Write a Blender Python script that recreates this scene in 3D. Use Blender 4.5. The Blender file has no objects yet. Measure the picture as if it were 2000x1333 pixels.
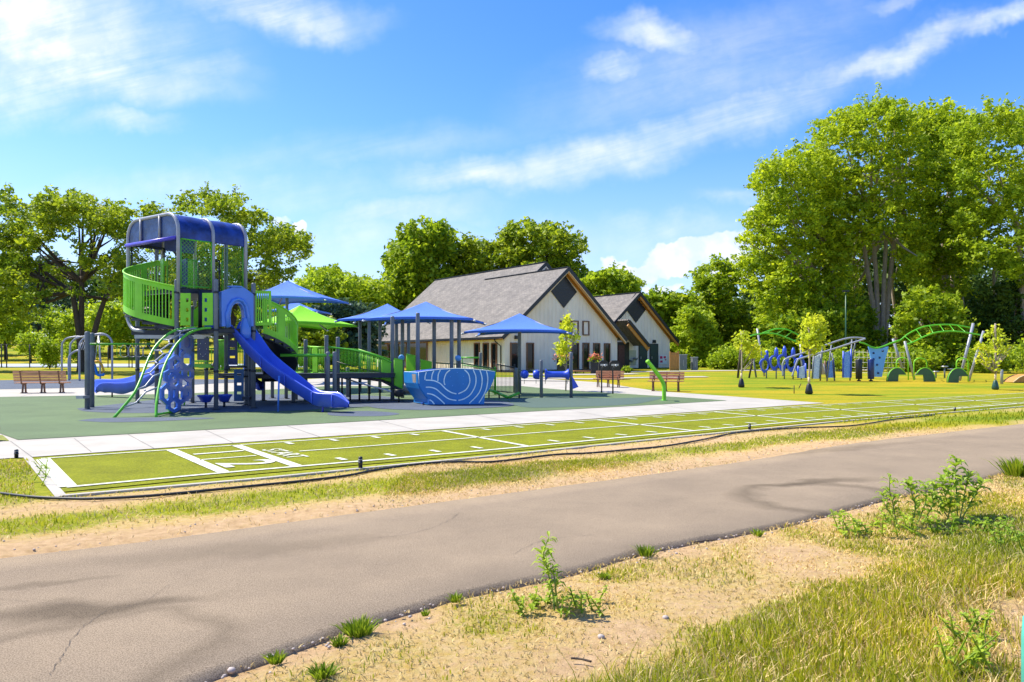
import bpy, bmesh, math, random
import numpy as np
from mathutils import Vector, Matrix
rad = math.radians
random.seed(7); RNG = np.random.default_rng(7)
SC = bpy.context.scene
COL = SC.collection

# ---------------------------------------------------------------- camera
F, HZ, EYE = 1450.0, 699.0, 1.6
cd = bpy.data.cameras.new('camera'); cam = bpy.data.objects.new('camera', cd); COL.objects.link(cam)
cam.location = (0, 0, EYE); cam.rotation_euler = (rad(90), 0, 0)
cd.sensor_fit = 'HORIZONTAL'; cd.sensor_width = 36; cd.lens = 36 * F / 2000.0
cd.shift_y = (HZ - 666.5) / 2000.0
cd.clip_start = 0.05; cd.clip_end = 3000
SC.camera = cam

# ---------------------------------------------------------------- light and sky
SUN_EL, TO_SUN = 54.0, (-0.93, 0.36)
sd = bpy.data.lights.new('sun', 'SUN'); sd.energy = 4.5; sd.angle = rad(0.5); sd.color = (1.0, 0.93, 0.80)
sun = bpy.data.objects.new('sun', sd); COL.objects.link(sun)
e = rad(SUN_EL); sv = Vector((TO_SUN[0] * math.cos(e), TO_SUN[1] * math.cos(e), math.sin(e))).normalized()
sun.rotation_euler = sv.to_track_quat('Z', 'Y').to_euler(); sun.location = (-30, 20, 60)
SC.view_settings.view_transform = 'Standard'; SC.view_settings.look = 'None'
SC.view_settings.exposure = 0.85; SC.view_settings.gamma = 1.0; SC.view_settings.use_curve_mapping = False
SC.render.resolution_x = 1024; SC.render.resolution_y = 682
SC.cycles.max_bounces = 5; SC.cycles.diffuse_bounces = 4; SC.cycles.transparent_max_bounces = 6

W = bpy.data.worlds.new('World'); SC.world = W; W.use_nodes = True
nt = W.node_tree; nt.nodes.clear(); N = nt.nodes; L = nt.links
def nn(t, **k):
    n = N.new(t)
    for a, b in k.items(): setattr(n, a, b)
    return n
def mth(op, a, b=None, clamp=False):
    n = nn('ShaderNodeMath', operation=op, use_clamp=clamp)
    for i, v in enumerate((a, b)):
        if v is None: continue
        if isinstance(v, (int, float)): n.inputs[i].default_value = v
        else: L.new(v, n.inputs[i])
    return n.outputs[0]
def smooth(v, a, b, lo=0.0, hi=1.0):
    n = nn('ShaderNodeMapRange', interpolation_type='SMOOTHSTEP'); L.new(v, n.inputs[0])
    n.inputs[1].default_value = a; n.inputs[2].default_value = b
    n.inputs[3].default_value = lo; n.inputs[4].default_value = hi
    return n.outputs[0]
sky = nn('ShaderNodeTexSky', sky_type='NISHITA'); sky.sun_disc = False
sky.sun_elevation = e; sky.sun_rotation = math.atan2(TO_SUN[0], TO_SUN[1]); sky.altitude = 200
sky.air_density = 1.0; sky.dust_density = 0.6; sky.ozone_density = 2.5
hs = nn('ShaderNodeHueSaturation'); hs.inputs['Hue'].default_value = .513; hs.inputs['Saturation'].default_value = 1.36; hs.inputs['Value'].default_value = 1.0
L.new(sky.outputs[0], hs.inputs['Color'])
tc = nn('ShaderNodeTexCoord'); sep = nn('ShaderNodeSeparateXYZ'); L.new(tc.outputs['Generated'], sep.inputs[0])
yy = mth('MAXIMUM', mth('ABSOLUTE', sep.outputs[1]), 0.05)
ca = mth('DIVIDE', sep.outputs[0], yy); cb = mth('DIVIDE', sep.outputs[2], yy)
cv = nn('ShaderNodeCombineXYZ'); L.new(ca, cv.inputs[0]); L.new(cb, cv.inputs[1])
def noise(vec, scale, detail=6, rough=0.6, mp=None, dist=0.0):
    if mp:
        m = nn('ShaderNodeMapping', vector_type='TEXTURE'); L.new(vec, m.inputs[0])
        m.inputs[2].default_value = (0, 0, rad(mp[0])); m.inputs[3].default_value = (mp[1], mp[2], 1); vec = m.outputs[0]
    n = nn('ShaderNodeTexNoise'); n.inputs['Scale'].default_value = scale; n.inputs['Detail'].default_value = detail
    n.inputs['Roughness'].default_value = rough; n.inputs['Distortion'].default_value = dist
    L.new(vec, n.inputs['Vector']); return n
dn = noise(cv.outputs[0], 5.0, 5, 0.65)
ds = nn('ShaderNodeVectorMath', operation='SUBTRACT'); L.new(dn.outputs['Color'], ds.inputs[0]); ds.inputs[1].default_value = (0.5, 0.5, 0.5)
dm = nn('ShaderNodeVectorMath', operation='SCALE'); L.new(ds.outputs[0], dm.inputs[0]); dm.inputs['Scale'].default_value = 0.125
da = nn('ShaderNodeVectorMath', operation='ADD'); L.new(cv.outputs[0], da.inputs[0]); L.new(dm.outputs[0], da.inputs[1])
def blob(px, py, rx, ry, ang, w, inner=0.0):
    m = nn('ShaderNodeMapping', vector_type='TEXTURE'); L.new(da.outputs[0], m.inputs[0])
    m.inputs[1].default_value = ((px - 1000) / F, (HZ - py) / F, 0); m.inputs[2].default_value = (0, 0, rad(ang))
    m.inputs[3].default_value = (rx / F, ry / F, 1)
    ln = nn('ShaderNodeVectorMath', operation='LENGTH'); L.new(m.outputs[0], ln.inputs[0])
    return smooth(ln.outputs['Value'], inner, 1.0, w, 0.0)
cir = None
for b in [(60, 50, 500, 190, -10, 1.25), (150, 145, 420, 95, -5, 1.2), (30, 180, 300, 75, 3, .9), (330, 110, 240, 60, -10, .6), (530, 12, 280, 72, -8, 1.2),
          (1280, 60, 165, 52, -8, .85), (1195, 132, 110, 45, 6, .8), (1990, 35, 260, 32, 22, .85), (1760, 115, 300, 44, 20, .85),
          (1480, 205, 380, 80, 18, .8), (1180, 300, 380, 80, 13, .9), (960, 345, 300, 60, 2, .9), (790, 425, 240, 48, 4, .6),
          (700, 470, 260, 60, 5, .45), (250, 245, 170, 40, -4, .6), (1300, 455, 230, 45, 0, .5), (1740, 18, 130, 30, 5, .4),
          (1430, 390, 110, 24, 5, .45), (1380, 130, 520, 160, 18, .42), (420, 380, 600, 60, 0, .35), (1100, 480, 700, 60, 2, .4), (700, 300, 500, 60, 8, .3), (1650, 150, 420, 60, 19, .4)]:
    o = blob(*b); cir = o if cir is None else mth('MAXIMUM', cir, o)
st = noise(cv.outputs[0], 7.0, 9, 0.66, mp=(14, 3.6, 0.45), dist=0.35).outputs[0]
st2 = noise(cv.outputs[0], 2.4, 5, 0.6, mp=(12, 1.6, .8)).outputs[0]
cf = mth('MULTIPLY', cir, smooth(mth('ADD', mth('MULTIPLY', st, 0.7), mth('MULTIPLY', st2, 0.3)), 0.30, 0.62, 0.22, 1.0))
cum = None
for b in [(1425, 490, 110, 52, 6, 1.1), (1335, 505, 120, 44, 5, 1.2), (1225, 524, 95, 36, 0, 1.25), (1472, 428, 46, 30, 0, 1.0),
          (1290, 552, 75, 14, 0, .8), (1420, 545, 90, 30, 0, .65), (590, 441, 28, 13, 0, .85), (540, 428, 50, 22, 0, .5), (1210, 560, 40, 30, 0, .5)]:
    o = blob(*b, 0.25); cum = o if cum is None else mth('MAXIMUM', cum, o)
bn = noise(cv.outputs[0], 22.0, 6, 0.55).outputs[0]
cu = smooth(mth('ADD', cum, mth('MULTIPLY', bn, 0.8)), 0.70, 1.02)
dens = mth('MULTIPLY', mth('MAXIMUM', cf, cu), 0.95)
pale = smooth(sep.outputs[2], 0.0, 0.30, 0.62, 0.0)
mx0 = nn('ShaderNodeMixRGB'); L.new(pale, mx0.inputs[0]); L.new(hs.outputs[0], mx0.inputs[1]); mx0.inputs[2].default_value = (2.25, 2.75, 4.9, 1)
cc = nn('ShaderNodeMixRGB'); L.new(smooth(bn, .35, .65), cc.inputs[0]); cc.inputs[1].default_value = (3.3, 3.8, 5.2, 1); cc.inputs[2].default_value = (4.5, 4.6, 5.1, 1)
mx = nn('ShaderNodeMixRGB'); L.new(dens, mx.inputs[0]); L.new(mx0.outputs[0], mx.inputs[1]); L.new(cc.outputs[0], mx.inputs[2])
bg = nn('ShaderNodeBackground'); L.new(mx.outputs[0], bg.inputs[0]); bg.inputs[1].default_value = 0.145
wo = nn('ShaderNodeOutputWorld'); L.new(bg.outputs[0], wo.inputs[0])

# ---------------------------------------------------------------- terrain height and placing helpers
def sstep(a, b, x):
    t = np.clip((x - a) / (b - a), 0, 1); return t * t * (3 - 2 * t)
def hgt(X, Y):
    X = np.asarray(X, float); Y = np.asarray(Y, float)
    z = 0.5 * sstep(35, 57, Y) + 0.25 * sstep(57, 80, Y)
    side = 1 - sstep(-0.34, -0.12, X / np.maximum(Y, 1))
    z = z + side * 6.4 * sstep(100, 205, Y) + (1 - side) * 0.6 * sstep(100, 200, Y)
    return z
def U(px, py, Y):                       # a point seen at (px,py) at distance Y
    return Vector(((px - 1000) / F * Y, Y, EYE - (py - HZ) / F * Y))
def G(px, py):                          # where that line of sight meets the ground
    k = (py - HZ) / F
    if k > 0.0325: y = EYE / k
    else:
        y = 30.0
        for _ in range(4000):
            if EYE - k * y <= float(hgt((px - 1000) / F * y, y)): break
            y += 0.08
    x = (px - 1000) / F * y
    return Vector((x, y, float(hgt(x, y))))
def V(px, py, p, q):                    # line of sight meets the upright plane through ground points p,q
    a = (px - 1000) / F; dx, dy = q[0] - p[0], q[1] - p[1]
    y = (p[0] * dy - p[1] * dx) / (a * dy - dx)
    return U(px, py, y)
def gp(x, y): return Vector((x, y, float(hgt(x, y))))

# ---------------------------------------------------------------- materials
def mat(name, col, rough=0.6, var=0.15, scale=6.0, bump=0.0, bscale=40.0, col2=None, metal=0.0, spec=0.5, coat=0.0, stretch=(1, 1, 1), detail=5, alpha=None, macro=0.0, mscale=.5):
    m = bpy.data.materials.new(name); m.use_nodes = True; t = m.node_tree; b = t.nodes['Principled BSDF']
    tc = t.nodes.new('ShaderNodeTexCoord'); mp = t.nodes.new('ShaderNodeMapping'); mp.inputs[3].default_value = stretch
    t.links.new(tc.outputs['Object'], mp.inputs[0])
    n = t.nodes.new('ShaderNodeTexNoise'); n.inputs['Scale'].default_value = scale; n.inputs['Detail'].default_value = detail; n.inputs['Roughness'].default_value = .6
    t.links.new(mp.outputs[0], n.inputs['Vector'])
    r = t.nodes.new('ShaderNodeValToRGB'); t.links.new(n.outputs[0], r.inputs[0])
    c2 = col2 or tuple(min(1, c * (1 + var)) for c in col); c1 = col if col2 else tuple(c * (1 - var) for c in col)
    r.color_ramp.elements[0].position = .32; r.color_ramp.elements[1].position = .68
    r.color_ramp.elements[0].color = (*c1, 1); r.color_ramp.elements[1].color = (*c2, 1)
    t.links.new(r.outputs[0], b.inputs['Base Color'])
    b.inputs['Roughness'].default_value = rough; b.inputs['Metallic'].default_value = metal
    b.inputs['Specular IOR Level'].default_value = spec; b.inputs['Coat Weight'].default_value = coat
    if macro:
        n3 = t.nodes.new('ShaderNodeTexNoise'); n3.inputs['Scale'].default_value = mscale; n3.inputs['Detail'].default_value = 8; n3.inputs['Roughness'].default_value = .68
        t.links.new(mp.outputs[0], n3.inputs['Vector']); r3 = t.nodes.new('ShaderNodeValToRGB'); t.links.new(n3.outputs[0], r3.inputs[0])
        r3.color_ramp.elements[0].position = .3; r3.color_ramp.elements[1].position = .7; a_, b_ = 1 - macro, 1 + macro * .6
        r3.color_ramp.elements[0].color = (a_, a_, a_, 1); r3.color_ramp.elements[1].color = (b_, b_, b_ * .97, 1)
        mm = t.nodes.new('ShaderNodeMixRGB'); mm.blend_type = 'MULTIPLY'; mm.inputs[0].default_value = 1
        t.links.new(r.outputs[0], mm.inputs[1]); t.links.new(r3.outputs[0], mm.inputs[2]); t.links.new(mm.outputs[0], b.inputs['Base Color'])
    if bump:
        n2 = t.nodes.new('ShaderNodeTexNoise'); n2.inputs['Scale'].default_value = bscale; n2.inputs['Detail'].default_value = 4
        t.links.new(mp.outputs[0], n2.inputs['Vector'])
        bp = t.nodes.new('ShaderNodeBump'); bp.inputs['Strength'].default_value = bump; bp.inputs['Distance'].default_value = .02
        t.links.new(n2.outputs[0], bp.inputs['Height']); t.links.new(bp.outputs[0], b.inputs['Normal'])
    return m
def leafmat(name, c1, c2, trans=0.35, rough=0.55):
    m = bpy.data.materials.new(name); m.use_nodes = True; t = m.node_tree; t.nodes.clear()
    g = t.nodes.new('ShaderNodeNewGeometry'); r = t.nodes.new('ShaderNodeValToRGB'); t.links.new(g.outputs['Random Per Island'], r.inputs[0])
    r.color_ramp.elements[0].color = (*c1, 1); r.color_ramp.elements[1].color = (*c2, 1)
    tcx = t.nodes.new('ShaderNodeTexCoord'); nx = t.nodes.new('ShaderNodeTexNoise'); nx.inputs['Scale'].default_value = .55; nx.inputs['Detail'].default_value = 3; t.links.new(tcx.outputs['Object'], nx.inputs[0])
    rx = t.nodes.new('ShaderNodeValToRGB'); t.links.new(nx.outputs[0], rx.inputs[0]); rx.color_ramp.elements[0].position = .35; rx.color_ramp.elements[1].position = .65; rx.color_ramp.elements[0].color = (.80, .88, .92, 1); rx.color_ramp.elements[1].color = (1.22, 1.14, 1.05, 1)
    mu = t.nodes.new('ShaderNodeMixRGB'); mu.blend_type = 'MULTIPLY'; mu.inputs[0].default_value = 1; t.links.new(r.outputs[0], mu.inputs[1]); t.links.new(rx.outputs[0], mu.inputs[2]); r = mu
    d = t.nodes.new('ShaderNodeBsdfPrincipled'); d.inputs['Roughness'].default_value = rough; d.inputs['Specular IOR Level'].default_value = .3
    tr = t.nodes.new('ShaderNodeBsdfTranslucent'); mx = t.nodes.new('ShaderNodeMixShader'); mx.inputs[0].default_value = trans
    o = t.nodes.new('ShaderNodeOutputMaterial')
    t.links.new(r.outputs[0], d.inputs['Base Color']); t.links.new(r.outputs[0], tr.inputs[0])
    t.links.new(d.outputs[0], mx.inputs[1]); t.links.new(tr.outputs[0], mx.inputs[2]); t.links.new(mx.outputs[0], o.inputs[0])
    return m
M = dict(
    post=mat('post_paint', (.165, .18, .205), .45, .12, 3, .05, 60, macro=.2, mscale=2),
    steel=mat('galvanised_steel', (.42, .43, .45), .35, .12, 5, metal=.5),
    lightgrey=mat('light_grey_tube', (.33, .34, .38), .35, .1, 5, metal=.1),
    green=mat('bright_green_paint', (.11, .48, .012), .35, .10, 3, coat=.2),
    lime=mat('lime_plastic', (.25, .68, .018), .45, .1, 2, macro=.15, mscale=1.5),
    dgreen=mat('dark_green_paint', (.028, .10, .045), .4, .15, 4),
    blue=mat('blue_plastic', (.045, .105, .66), .36, .10, 1.6, .03, 20, coat=.15, macro=.14, mscale=1.5),
    blue2=mat('cornflower_plastic', (.075, .22, .72), .35, .08, 1.6, coat=.2),
    panelblue=mat('panel_blue', (.012, .20, .55), .45, .08, 2.5, .04, 30, macro=.12, mscale=1.5),
    navy=mat('navy_panel', (.012, .028, .13), .35, .3, 8, .1, 50),
    purple=mat('violet_blue_bar', (.06, .05, .52), .35),
    black=mat('black_plastic', (.012, .013, .016), .45, .3, 5),
    dark=mat('dark_deck_steel', (.018, .022, .035), .5, .3, 6),
    white=mat('white_paint', (.8, .8, .78), .6, .04, 20, .1, 80),
    canvas=mat('blue_shade_fabric', (.07, .19, .66), .8, .10, 30, .35, 260),
    canvasg=mat('lime_shade_fabric', (.26, .72, .012), .8, .06, 30, .35, 260),
    wood=mat('bench_slat_wood', (.56, .27, .13), .55, .25, 4, .2, 60, stretch=(.3, 3, 3)),
    fencewood=mat('cedar_boards', (.48, .22, .05), .6, .2, 5, .2, 40, stretch=(4, 4, .4)),
    soffit=mat('cedar_soffit', (.50, .22, .035), .55, .12, 3, .1, 40),
    cream=mat('cream_trim', (.66, .50, .30), .6, .08, 5),
    trim=mat('brown_window_trim', (.17, .075, .035), .5, .2, 6),
    fascia=mat('black_fascia', (.016, .017, .024), .45, .2, 6),
    door=mat('dark_green_door', (.022, .05, .052), .45, .15, 5),
    bark=mat('bark', (.075, .055, .04), .9, .4, 9, .8, 30, stretch=(3, 3, .6)),
    palebark=mat('pale_bark', (.38, .31, .24), .9, .35, 7, .7, 24, stretch=(3, 3, .5)),
    darkbark=mat('dark_bark', (.03, .022, .018), .9, .4, 9, .8, 30, stretch=(3, 3, .6)),
    rubberhose=mat('black_corrugated_hose', (.012, .014, .013), .5, .3, 20),
    yellow=mat('yellow_plastic', (.75, .36, .01), .4), pink=mat('magenta_print', (.6, .02, .12), .5),
    stem=mat('weed_stem', (.16, .24, .03), .6), greenbag=mat('green_water_bag', (.02, .07, .05), .35, .3, 8, .4, 12), teal=mat('teal_plastic', (.08, .42, .33), .4),
    flower=mat('orange_flowers', (.75, .22, .12), .7, .3, 30), stone=mat('pebbles', (.42, .36, .32), .8, .3, 9),
    speckle=mat('speckled_panel', (.42, .50, .74), .6, .3, 9, col2=(.80, .84, .92)),
    speckleb=mat('speckled_blue_panel', (.06, .22, .70), .6, .3, 22, col2=(.32, .52, .90), detail=2),
    skyblue=mat('light_blue_panel', (.16, .44, .88), .45, .08, 3), paver=mat('brick_wall', (.10, .045, .035), .8, .3, 9),
)
def glassmat():
    m = bpy.data.materials.new('window_glass'); m.use_nodes = True; b = m.node_tree.nodes['Principled BSDF']
    b.inputs['Base Color'].default_value = (.012, .016, .018, 1); b.inputs['Roughness'].default_value = .04; b.inputs['Specular IOR Level'].default_value = .35
    t = m.node_tree; n = t.nodes.new('ShaderNodeTexNoise'); n.inputs['Scale'].default_value = 1.3; bp = t.nodes.new('ShaderNodeBump'); bp.inputs['Strength'].default_value = .06
    t.links.new(n.outputs[0], bp.inputs['Height']); t.links.new(bp.outputs[0], b.inputs['Normal']); return m
M['glass'] = glassmat()
def siding(name, c, lit=1.0, spacing=.41):                  # vertical board and batten
    m = mat(name, c, .65, .05, 2.5, 0, stretch=(1, 1, .3), macro=.10, mscale=1.2); return m
M['siding'] = siding('pale_grey_siding', (.84, .75, .64))
def shingle():
    m = mat('grey_brown_shingles', (.165, .152, .14), .9, .3, 1.2, detail=8, col2=(.25, .228, .205), macro=.1, mscale=.35); t = m.node_tree; b = t.nodes['Principled BSDF']
    tc = t.nodes.new('ShaderNodeTexCoord'); br = t.nodes.new('ShaderNodeTexBrick')
    br.inputs['Scale'].default_value = 1.0; br.inputs['Brick Width'].default_value = .34; br.inputs['Row Height'].default_value = .15; br.inputs['Mortar Size'].default_value = .012
    br.inputs['Color1'].default_value = (.78, .78, .78, 1); br.inputs['Color2'].default_value = (1.12, 1.1, 1.08, 1); br.inputs['Mortar'].default_value = (.55, .55, .55, 1)
    t.links.new(tc.outputs['UV'], br.inputs[0]); mu = t.nodes.new('ShaderNodeMixRGB'); mu.blend_type = 'MULTIPLY'; mu.inputs[0].default_value = 1
    src = b.inputs['Base Color'].links[0].from_socket; t.links.new(src, mu.inputs[1]); t.links.new(br.outputs[0], mu.inputs[2]); t.links.new(mu.outputs[0], b.inputs['Base Color'])
    return m
M['shingle'] = shingle()

# ---------------------------------------------------------------- object helpers
def worldloc(o):
    v = Vector((0, 0, 0))
    while o is not None: v += o.location; o = o.parent
    return v
def tag(o, label=None, cat=None, group=None, kind=None):
    if label: o['label'] = label
    if cat: o['category'] = cat
    if group: o['group'] = group
    if kind: o['kind'] = kind
    return o
def thing(name, label, cat, loc=(0, 0, 0), group=None):
    o = bpy.data.objects.new(name, None); COL.objects.link(o); o.location = loc; o.empty_display_size = .2
    return tag(o, label, cat, group)
class MB:
    def __init__(s): s.v = []; s.f = []; s.smooth = []
    def add(s, vs, fs, sm=False):
        k = len(s.v); s.v += [Vector(p) for p in vs]
        for f in fs: s.f.append([i + k for i in f]); s.smooth.append(sm)
        return s
    def box(s, c, d, rz=0, ax=None):            # centre, dims; ax: (right, fwd) optional
        c = Vector(c); h = Vector(d) / 2
        r = Vector((math.cos(rz), math.sin(rz), 0)); f = Vector((-math.sin(rz), math.cos(rz), 0)); u = Vector((0, 0, 1))
        if ax: r, f, u = ax
        vs = [c + r * (a * h.x) + f * (b * h.y) + u * (g * h.z) for g in (-1, 1) for b in (-1, 1) for a in (-1, 1)]
        return s.add(vs, [(0, 2, 3, 1), (4, 5, 7, 6), (0, 1, 5, 4), (2, 6, 7, 3), (0, 4, 6, 2), (1, 3, 7, 5)])
    def beam(s, a, b, w, h=None):               # rectangular bar from a to b, h measured upward
        a, b = Vector(a), Vector(b); d = (b - a); ln = d.length; d.normalize()
        up = Vector((0, 0, 1)) if abs(d.z) < .95 else Vector((0, 1, 0))
        r = d.cross(up).normalized(); u = r.cross(d)
        return s.box((a + b) / 2, (ln, w, h or w), ax=(d, r, u))
    def tube(s, pts, r, n=8, closed=False, taper=None, cap=True):
        pts = [Vector(p) for p in pts]; k = len(pts); rings = []; prev = None
        for i, p in enumerate(pts):
            if closed: t = pts[(i + 1) % k] - pts[i - 1]
            else: t = pts[min(i + 1, k - 1)] - pts[max(i - 1, 0)]
            t.normalize()
            if prev is None:
                a = Vector((0, 0, 1)) if abs(t.z) < .9 else Vector((1, 0, 0)); x = t.cross(a).normalized()
            else:
                x = prev - t * prev.dot(t)
                x = x.normalized() if x.length > 1e-5 else t.orthogonal().normalized()
            prev = x; y = t.cross(x)
            rr = (taper[i] if taper else r)
            rings.append([p + (x * math.cos(2 * math.pi * j / n) + y * math.sin(2 * math.pi * j / n)) * rr for j in range(n)])
        base = len(s.v); vs = [q for g in rings for q in g]; fs = []
        for i in range(k if closed else k - 1):
            i2 = (i + 1) % k
            for j in range(n): fs.append((i * n + j, i * n + (j + 1) % n, i2 * n + (j + 1) % n, i2 * n + j))
        if not closed and cap: fs.append(tuple(range(n))[::-1]); fs.append(tuple((k - 1) * n + j for j in range(n)))
        return s.add(vs, fs, True)
    def prism(s, poly, off):                    # planar polygon thickened by vector off
        off = Vector(off); a = [Vector(p) for p in poly]; b = [p + off for p in a]; n = len(a)
        return s.add(a + b, [tuple(range(n)), tuple(range(2 * n - 1, n - 1, -1))] + [(i, (i + 1) % n, n + (i + 1) % n, n + i) for i in range(n)][::1])
    def ringprism(s, outer, inner, off):        # planar ring (same counts) thickened
        off = Vector(off); n = len(outer); o = [Vector(p) for p in outer]; q = [Vector(p) for p in inner]
        vs = o + q + [p + off for p in o] + [p + off for p in q]; fs = []
        for i in range(n):
            j = (i + 1) % n
            fs += [(i, j, n + j, n + i), (2 * n + j, 2 * n + i, 3 * n + i, 3 * n + j), (j, i, 2 * n + i, 2 * n + j), (n + i, n + j, 3 * n + j, 3 * n + i)]
        return s.add(vs, fs)
    def lathe(s, c, prof, n=16, axis=(0, 0, 1)):
        c = Vector(c); ax = Vector(axis).normalized(); x = ax.orthogonal().normalized(); y = ax.cross(x); vs = []; fs = []
        for r, h in prof: vs += [c + ax * h + (x * math.cos(2 * math.pi * j / n) + y * math.sin(2 * math.pi * j / n)) * r for j in range(n)]
        for i in range(len(prof) - 1):
            for j in range(n): fs.append((i * n + j, i * n + (j + 1) % n, (i + 1) * n + (j + 1) % n, (i + 1) * n + j))
        fs.append(tuple(range(n))[::-1]); fs.append(tuple((len(prof) - 1) * n + j for j in range(n)))
        return s.add(vs, fs, True)
    def loft(s, rows, closed=False, sm=True):   # rows: lists of equal length points
        n = len(rows[0]); vs = [p for r in rows for p in r]; fs = []
        for i in range(len(rows) - 1):
            for j in range(n if closed else n - 1): fs.append((i * n + j, i * n + (j + 1) % n, (i + 1) * n + (j + 1) % n, (i + 1) * n + j))
        return s.add(vs, fs, sm)
    def build(s, name, m, parent=None, label=None):
        o0 = worldloc(parent) if parent else Vector((0, 0, 0))
        me = bpy.data.meshes.new(name); me.from_pydata([tuple(p - o0) for p in s.v], [], s.f)
        me.polygons.foreach_set('use_smooth', s.smooth); me.materials.append(m if not isinstance(m, str) else M[m]); me.update()
        o = bpy.data.objects.new(name, me); COL.objects.link(o)
        if parent: o.parent = parent
        if label: o['label'] = label
        return o
def bevel(o, w=.015, seg=2):
    b = o.modifiers.new('bevel', 'BEVEL'); b.width = w; b.segments = seg; b.limit_method = 'ANGLE'; return o
def npmesh(name, verts, faces, m, parent=None, smooth=False):
    me = bpy.data.meshes.new(name); nv, nf, k = len(verts), len(faces), faces.shape[1]
    o0 = np.array(worldloc(parent)) if parent else np.zeros(3)
    me.vertices.add(nv); me.vertices.foreach_set('co', (verts - o0).astype(np.float32).ravel())
    me.loops.add(nf * k); me.loops.foreach_set('vertex_index', faces.astype(np.int32).ravel())
    me.polygons.add(nf); me.polygons.foreach_set('loop_start', np.arange(0, nf * k, k, dtype=np.int32))
    me.polygons.foreach_set('use_smooth', np.full(nf, smooth)); me.update(calc_edges=True)
    me.materials.append(m if not isinstance(m, str) else M[m])
    o = bpy.data.objects.new(name, me); COL.objects.link(o)
    if parent: o.parent = parent
    return o
def copy_tree(o, parent=None):
    c = o.copy(); COL.objects.link(c); c.parent = parent
    for ch in list(o.children): copy_tree(ch, c)
    return c
def arcpts(pts, n=6):                            # Catmull-Rom smoothing
    P = [Vector(p) for p in pts]; out = []
    for i in range(len(P) - 1):
        p0 = P[max(i - 1, 0)]; p1 = P[i]; p2 = P[i + 1]; p3 = P[min(i + 2, len(P) - 1)]
        for k in range(n):
            t = k / n; out.append(.5 * ((2 * p1) + (p2 - p0) * t + (2 * p0 - 5 * p1 + 4 * p2 - p3) * t * t + (3 * p1 - p0 - 3 * p2 + p3) * t ** 3))
    out.append(P[-1]); return out
# ================================================================ GROUND AND SURFACES
def vnoise(X, Y, s, seed=0):                     # cheap smooth value noise in numpy
    r = np.random.default_rng(seed); T = r.random((256, 256)); x = np.asarray(X) * s + 50.3; y = np.asarray(Y) * s + 71.7
    xi = np.floor(x).astype(int); yi = np.floor(y).astype(int); u = x - xi; v = y - yi; u = u * u * (3 - 2 * u); v = v * v * (3 - 2 * v)
    g = lambda a, b: T[a % 256, b % 256]
    return (g(xi, yi) * (1 - u) + g(xi + 1, yi) * u) * (1 - v) + (g(xi, yi + 1) * (1 - u) + g(xi + 1, yi + 1) * u) * v
def fbm(X, Y, s, seed=0):
    return .5 * vnoise(X, Y, s, seed) + .28 * vnoise(X, Y, s * 2.1, seed + 1) + .22 * vnoise(X, Y, s * 4.7, seed + 2)
far_edge = [(-700, 1190), (-300, 1137), (0, 1097), (300, 1061), (570, 1024), (750, 1000), (1078, 956), (1300, 926), (1475, 901), (1650, 871), (1790, 854), (2000, 830), (2300, 800), (2700, 775)]
near_edge = [(0, 1490), (200, 1395), (345, 1333), (456, 1295), (600, 1246), (720, 1207), (900, 1156), (1080, 1120), (1260, 1072), (1500, 1027), (1612, 999), (1717, 973), (1915, 933), (2000, 912), (2200, 876), (2600, 826), (3100, 790)]
FE = [G(*p) for p in far_edge]; NE = [G(*p) for p in near_edge]
FE[0:0] = [Vector((-11, -6, 0)), Vector((-8.3, 2.0, 0))]; NE[0:0] = [Vector((-3.0, -6, 0)), Vector((-2.35, 0, 0))]
fex = np.array([p.x for p in FE]); fey = np.array([p.y for p in FE]); nex = np.array([p.x for p in NE]); ney = np.array([p.y for p in NE])
TL_far = [G(80, 897), G(700, 854), G(1000, 832.5), G(1300, 811.5), G(1640, 789.5), G(2000, 768.2)]
TL_near = [G(130, 953), G(438, 924.5), G(715, 901), G(1000, 876), G(1300, 847.5), G(1640, 817), G(2000, 788)]
tnx = np.array([p.x for p in TL_near]); tny = np.array([p.y for p in TL_near])
def greenness(X, Y):
    """how much living grass stands at a spot, 0 bare sandy soil .. 1 lush"""
    fy = np.interp(X, fex, fey); ny = np.interp(X, nex, ney); ty = np.interp(X, tnx, tny)
    n = fbm(X, Y, .55, 3); n2 = fbm(X, Y, 2.2, 9)
    mid = (Y > fy) & (Y < ty + .3)
    w = np.clip((Y - fy) / np.maximum(ty - fy, .2), 0, 1)
    band = np.exp(-((w - .40) / .16) ** 2) * .75 + sstep(.66, .95, w) * .8 - sstep(.25, 0, w) * .35
    g_mid = band * (.6 + 1.0 * n2) + .12 + (n - .5) * .9 + sstep(2, 12, X) * .35
    d = ny - Y                                    # near side of the path
    yc = np.maximum(Y, .5); ppx = 1000 + F * X / yc; ppy = HZ + F * EYE / yc; LL = ppy - (1333 - (ppx - 1080) * .36)
    lush = sstep(-30, 60, LL) * (Y > 0) * (ppx > 900) - sstep(60, 200, LL) * sstep(1760, 1900, ppx) * .8 * (n2 > .42)
    g_near = .14 + (n - .42) * 1.7 + .7 * (n2 - .5) + np.exp(-((X - 1.6) / 1.3) ** 2 - ((Y - 5.6) / 1.0) ** 2) * .35 + np.exp(-((X - 3.2) / 1.6) ** 2 - ((Y - 6.8) / .9) ** 2) * .3 + lush * .9 + sstep(5, 10, X) * .35 - sstep(.5, 0, d) * .25 - sstep(.3, -1.2, X) * .25
    return np.clip(np.where(Y < ny, g_near, np.where(mid, g_mid, np.where(Y < fy, 0.2, 1.0 + (n2 - .5) * .2))), 0, 1)
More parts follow.
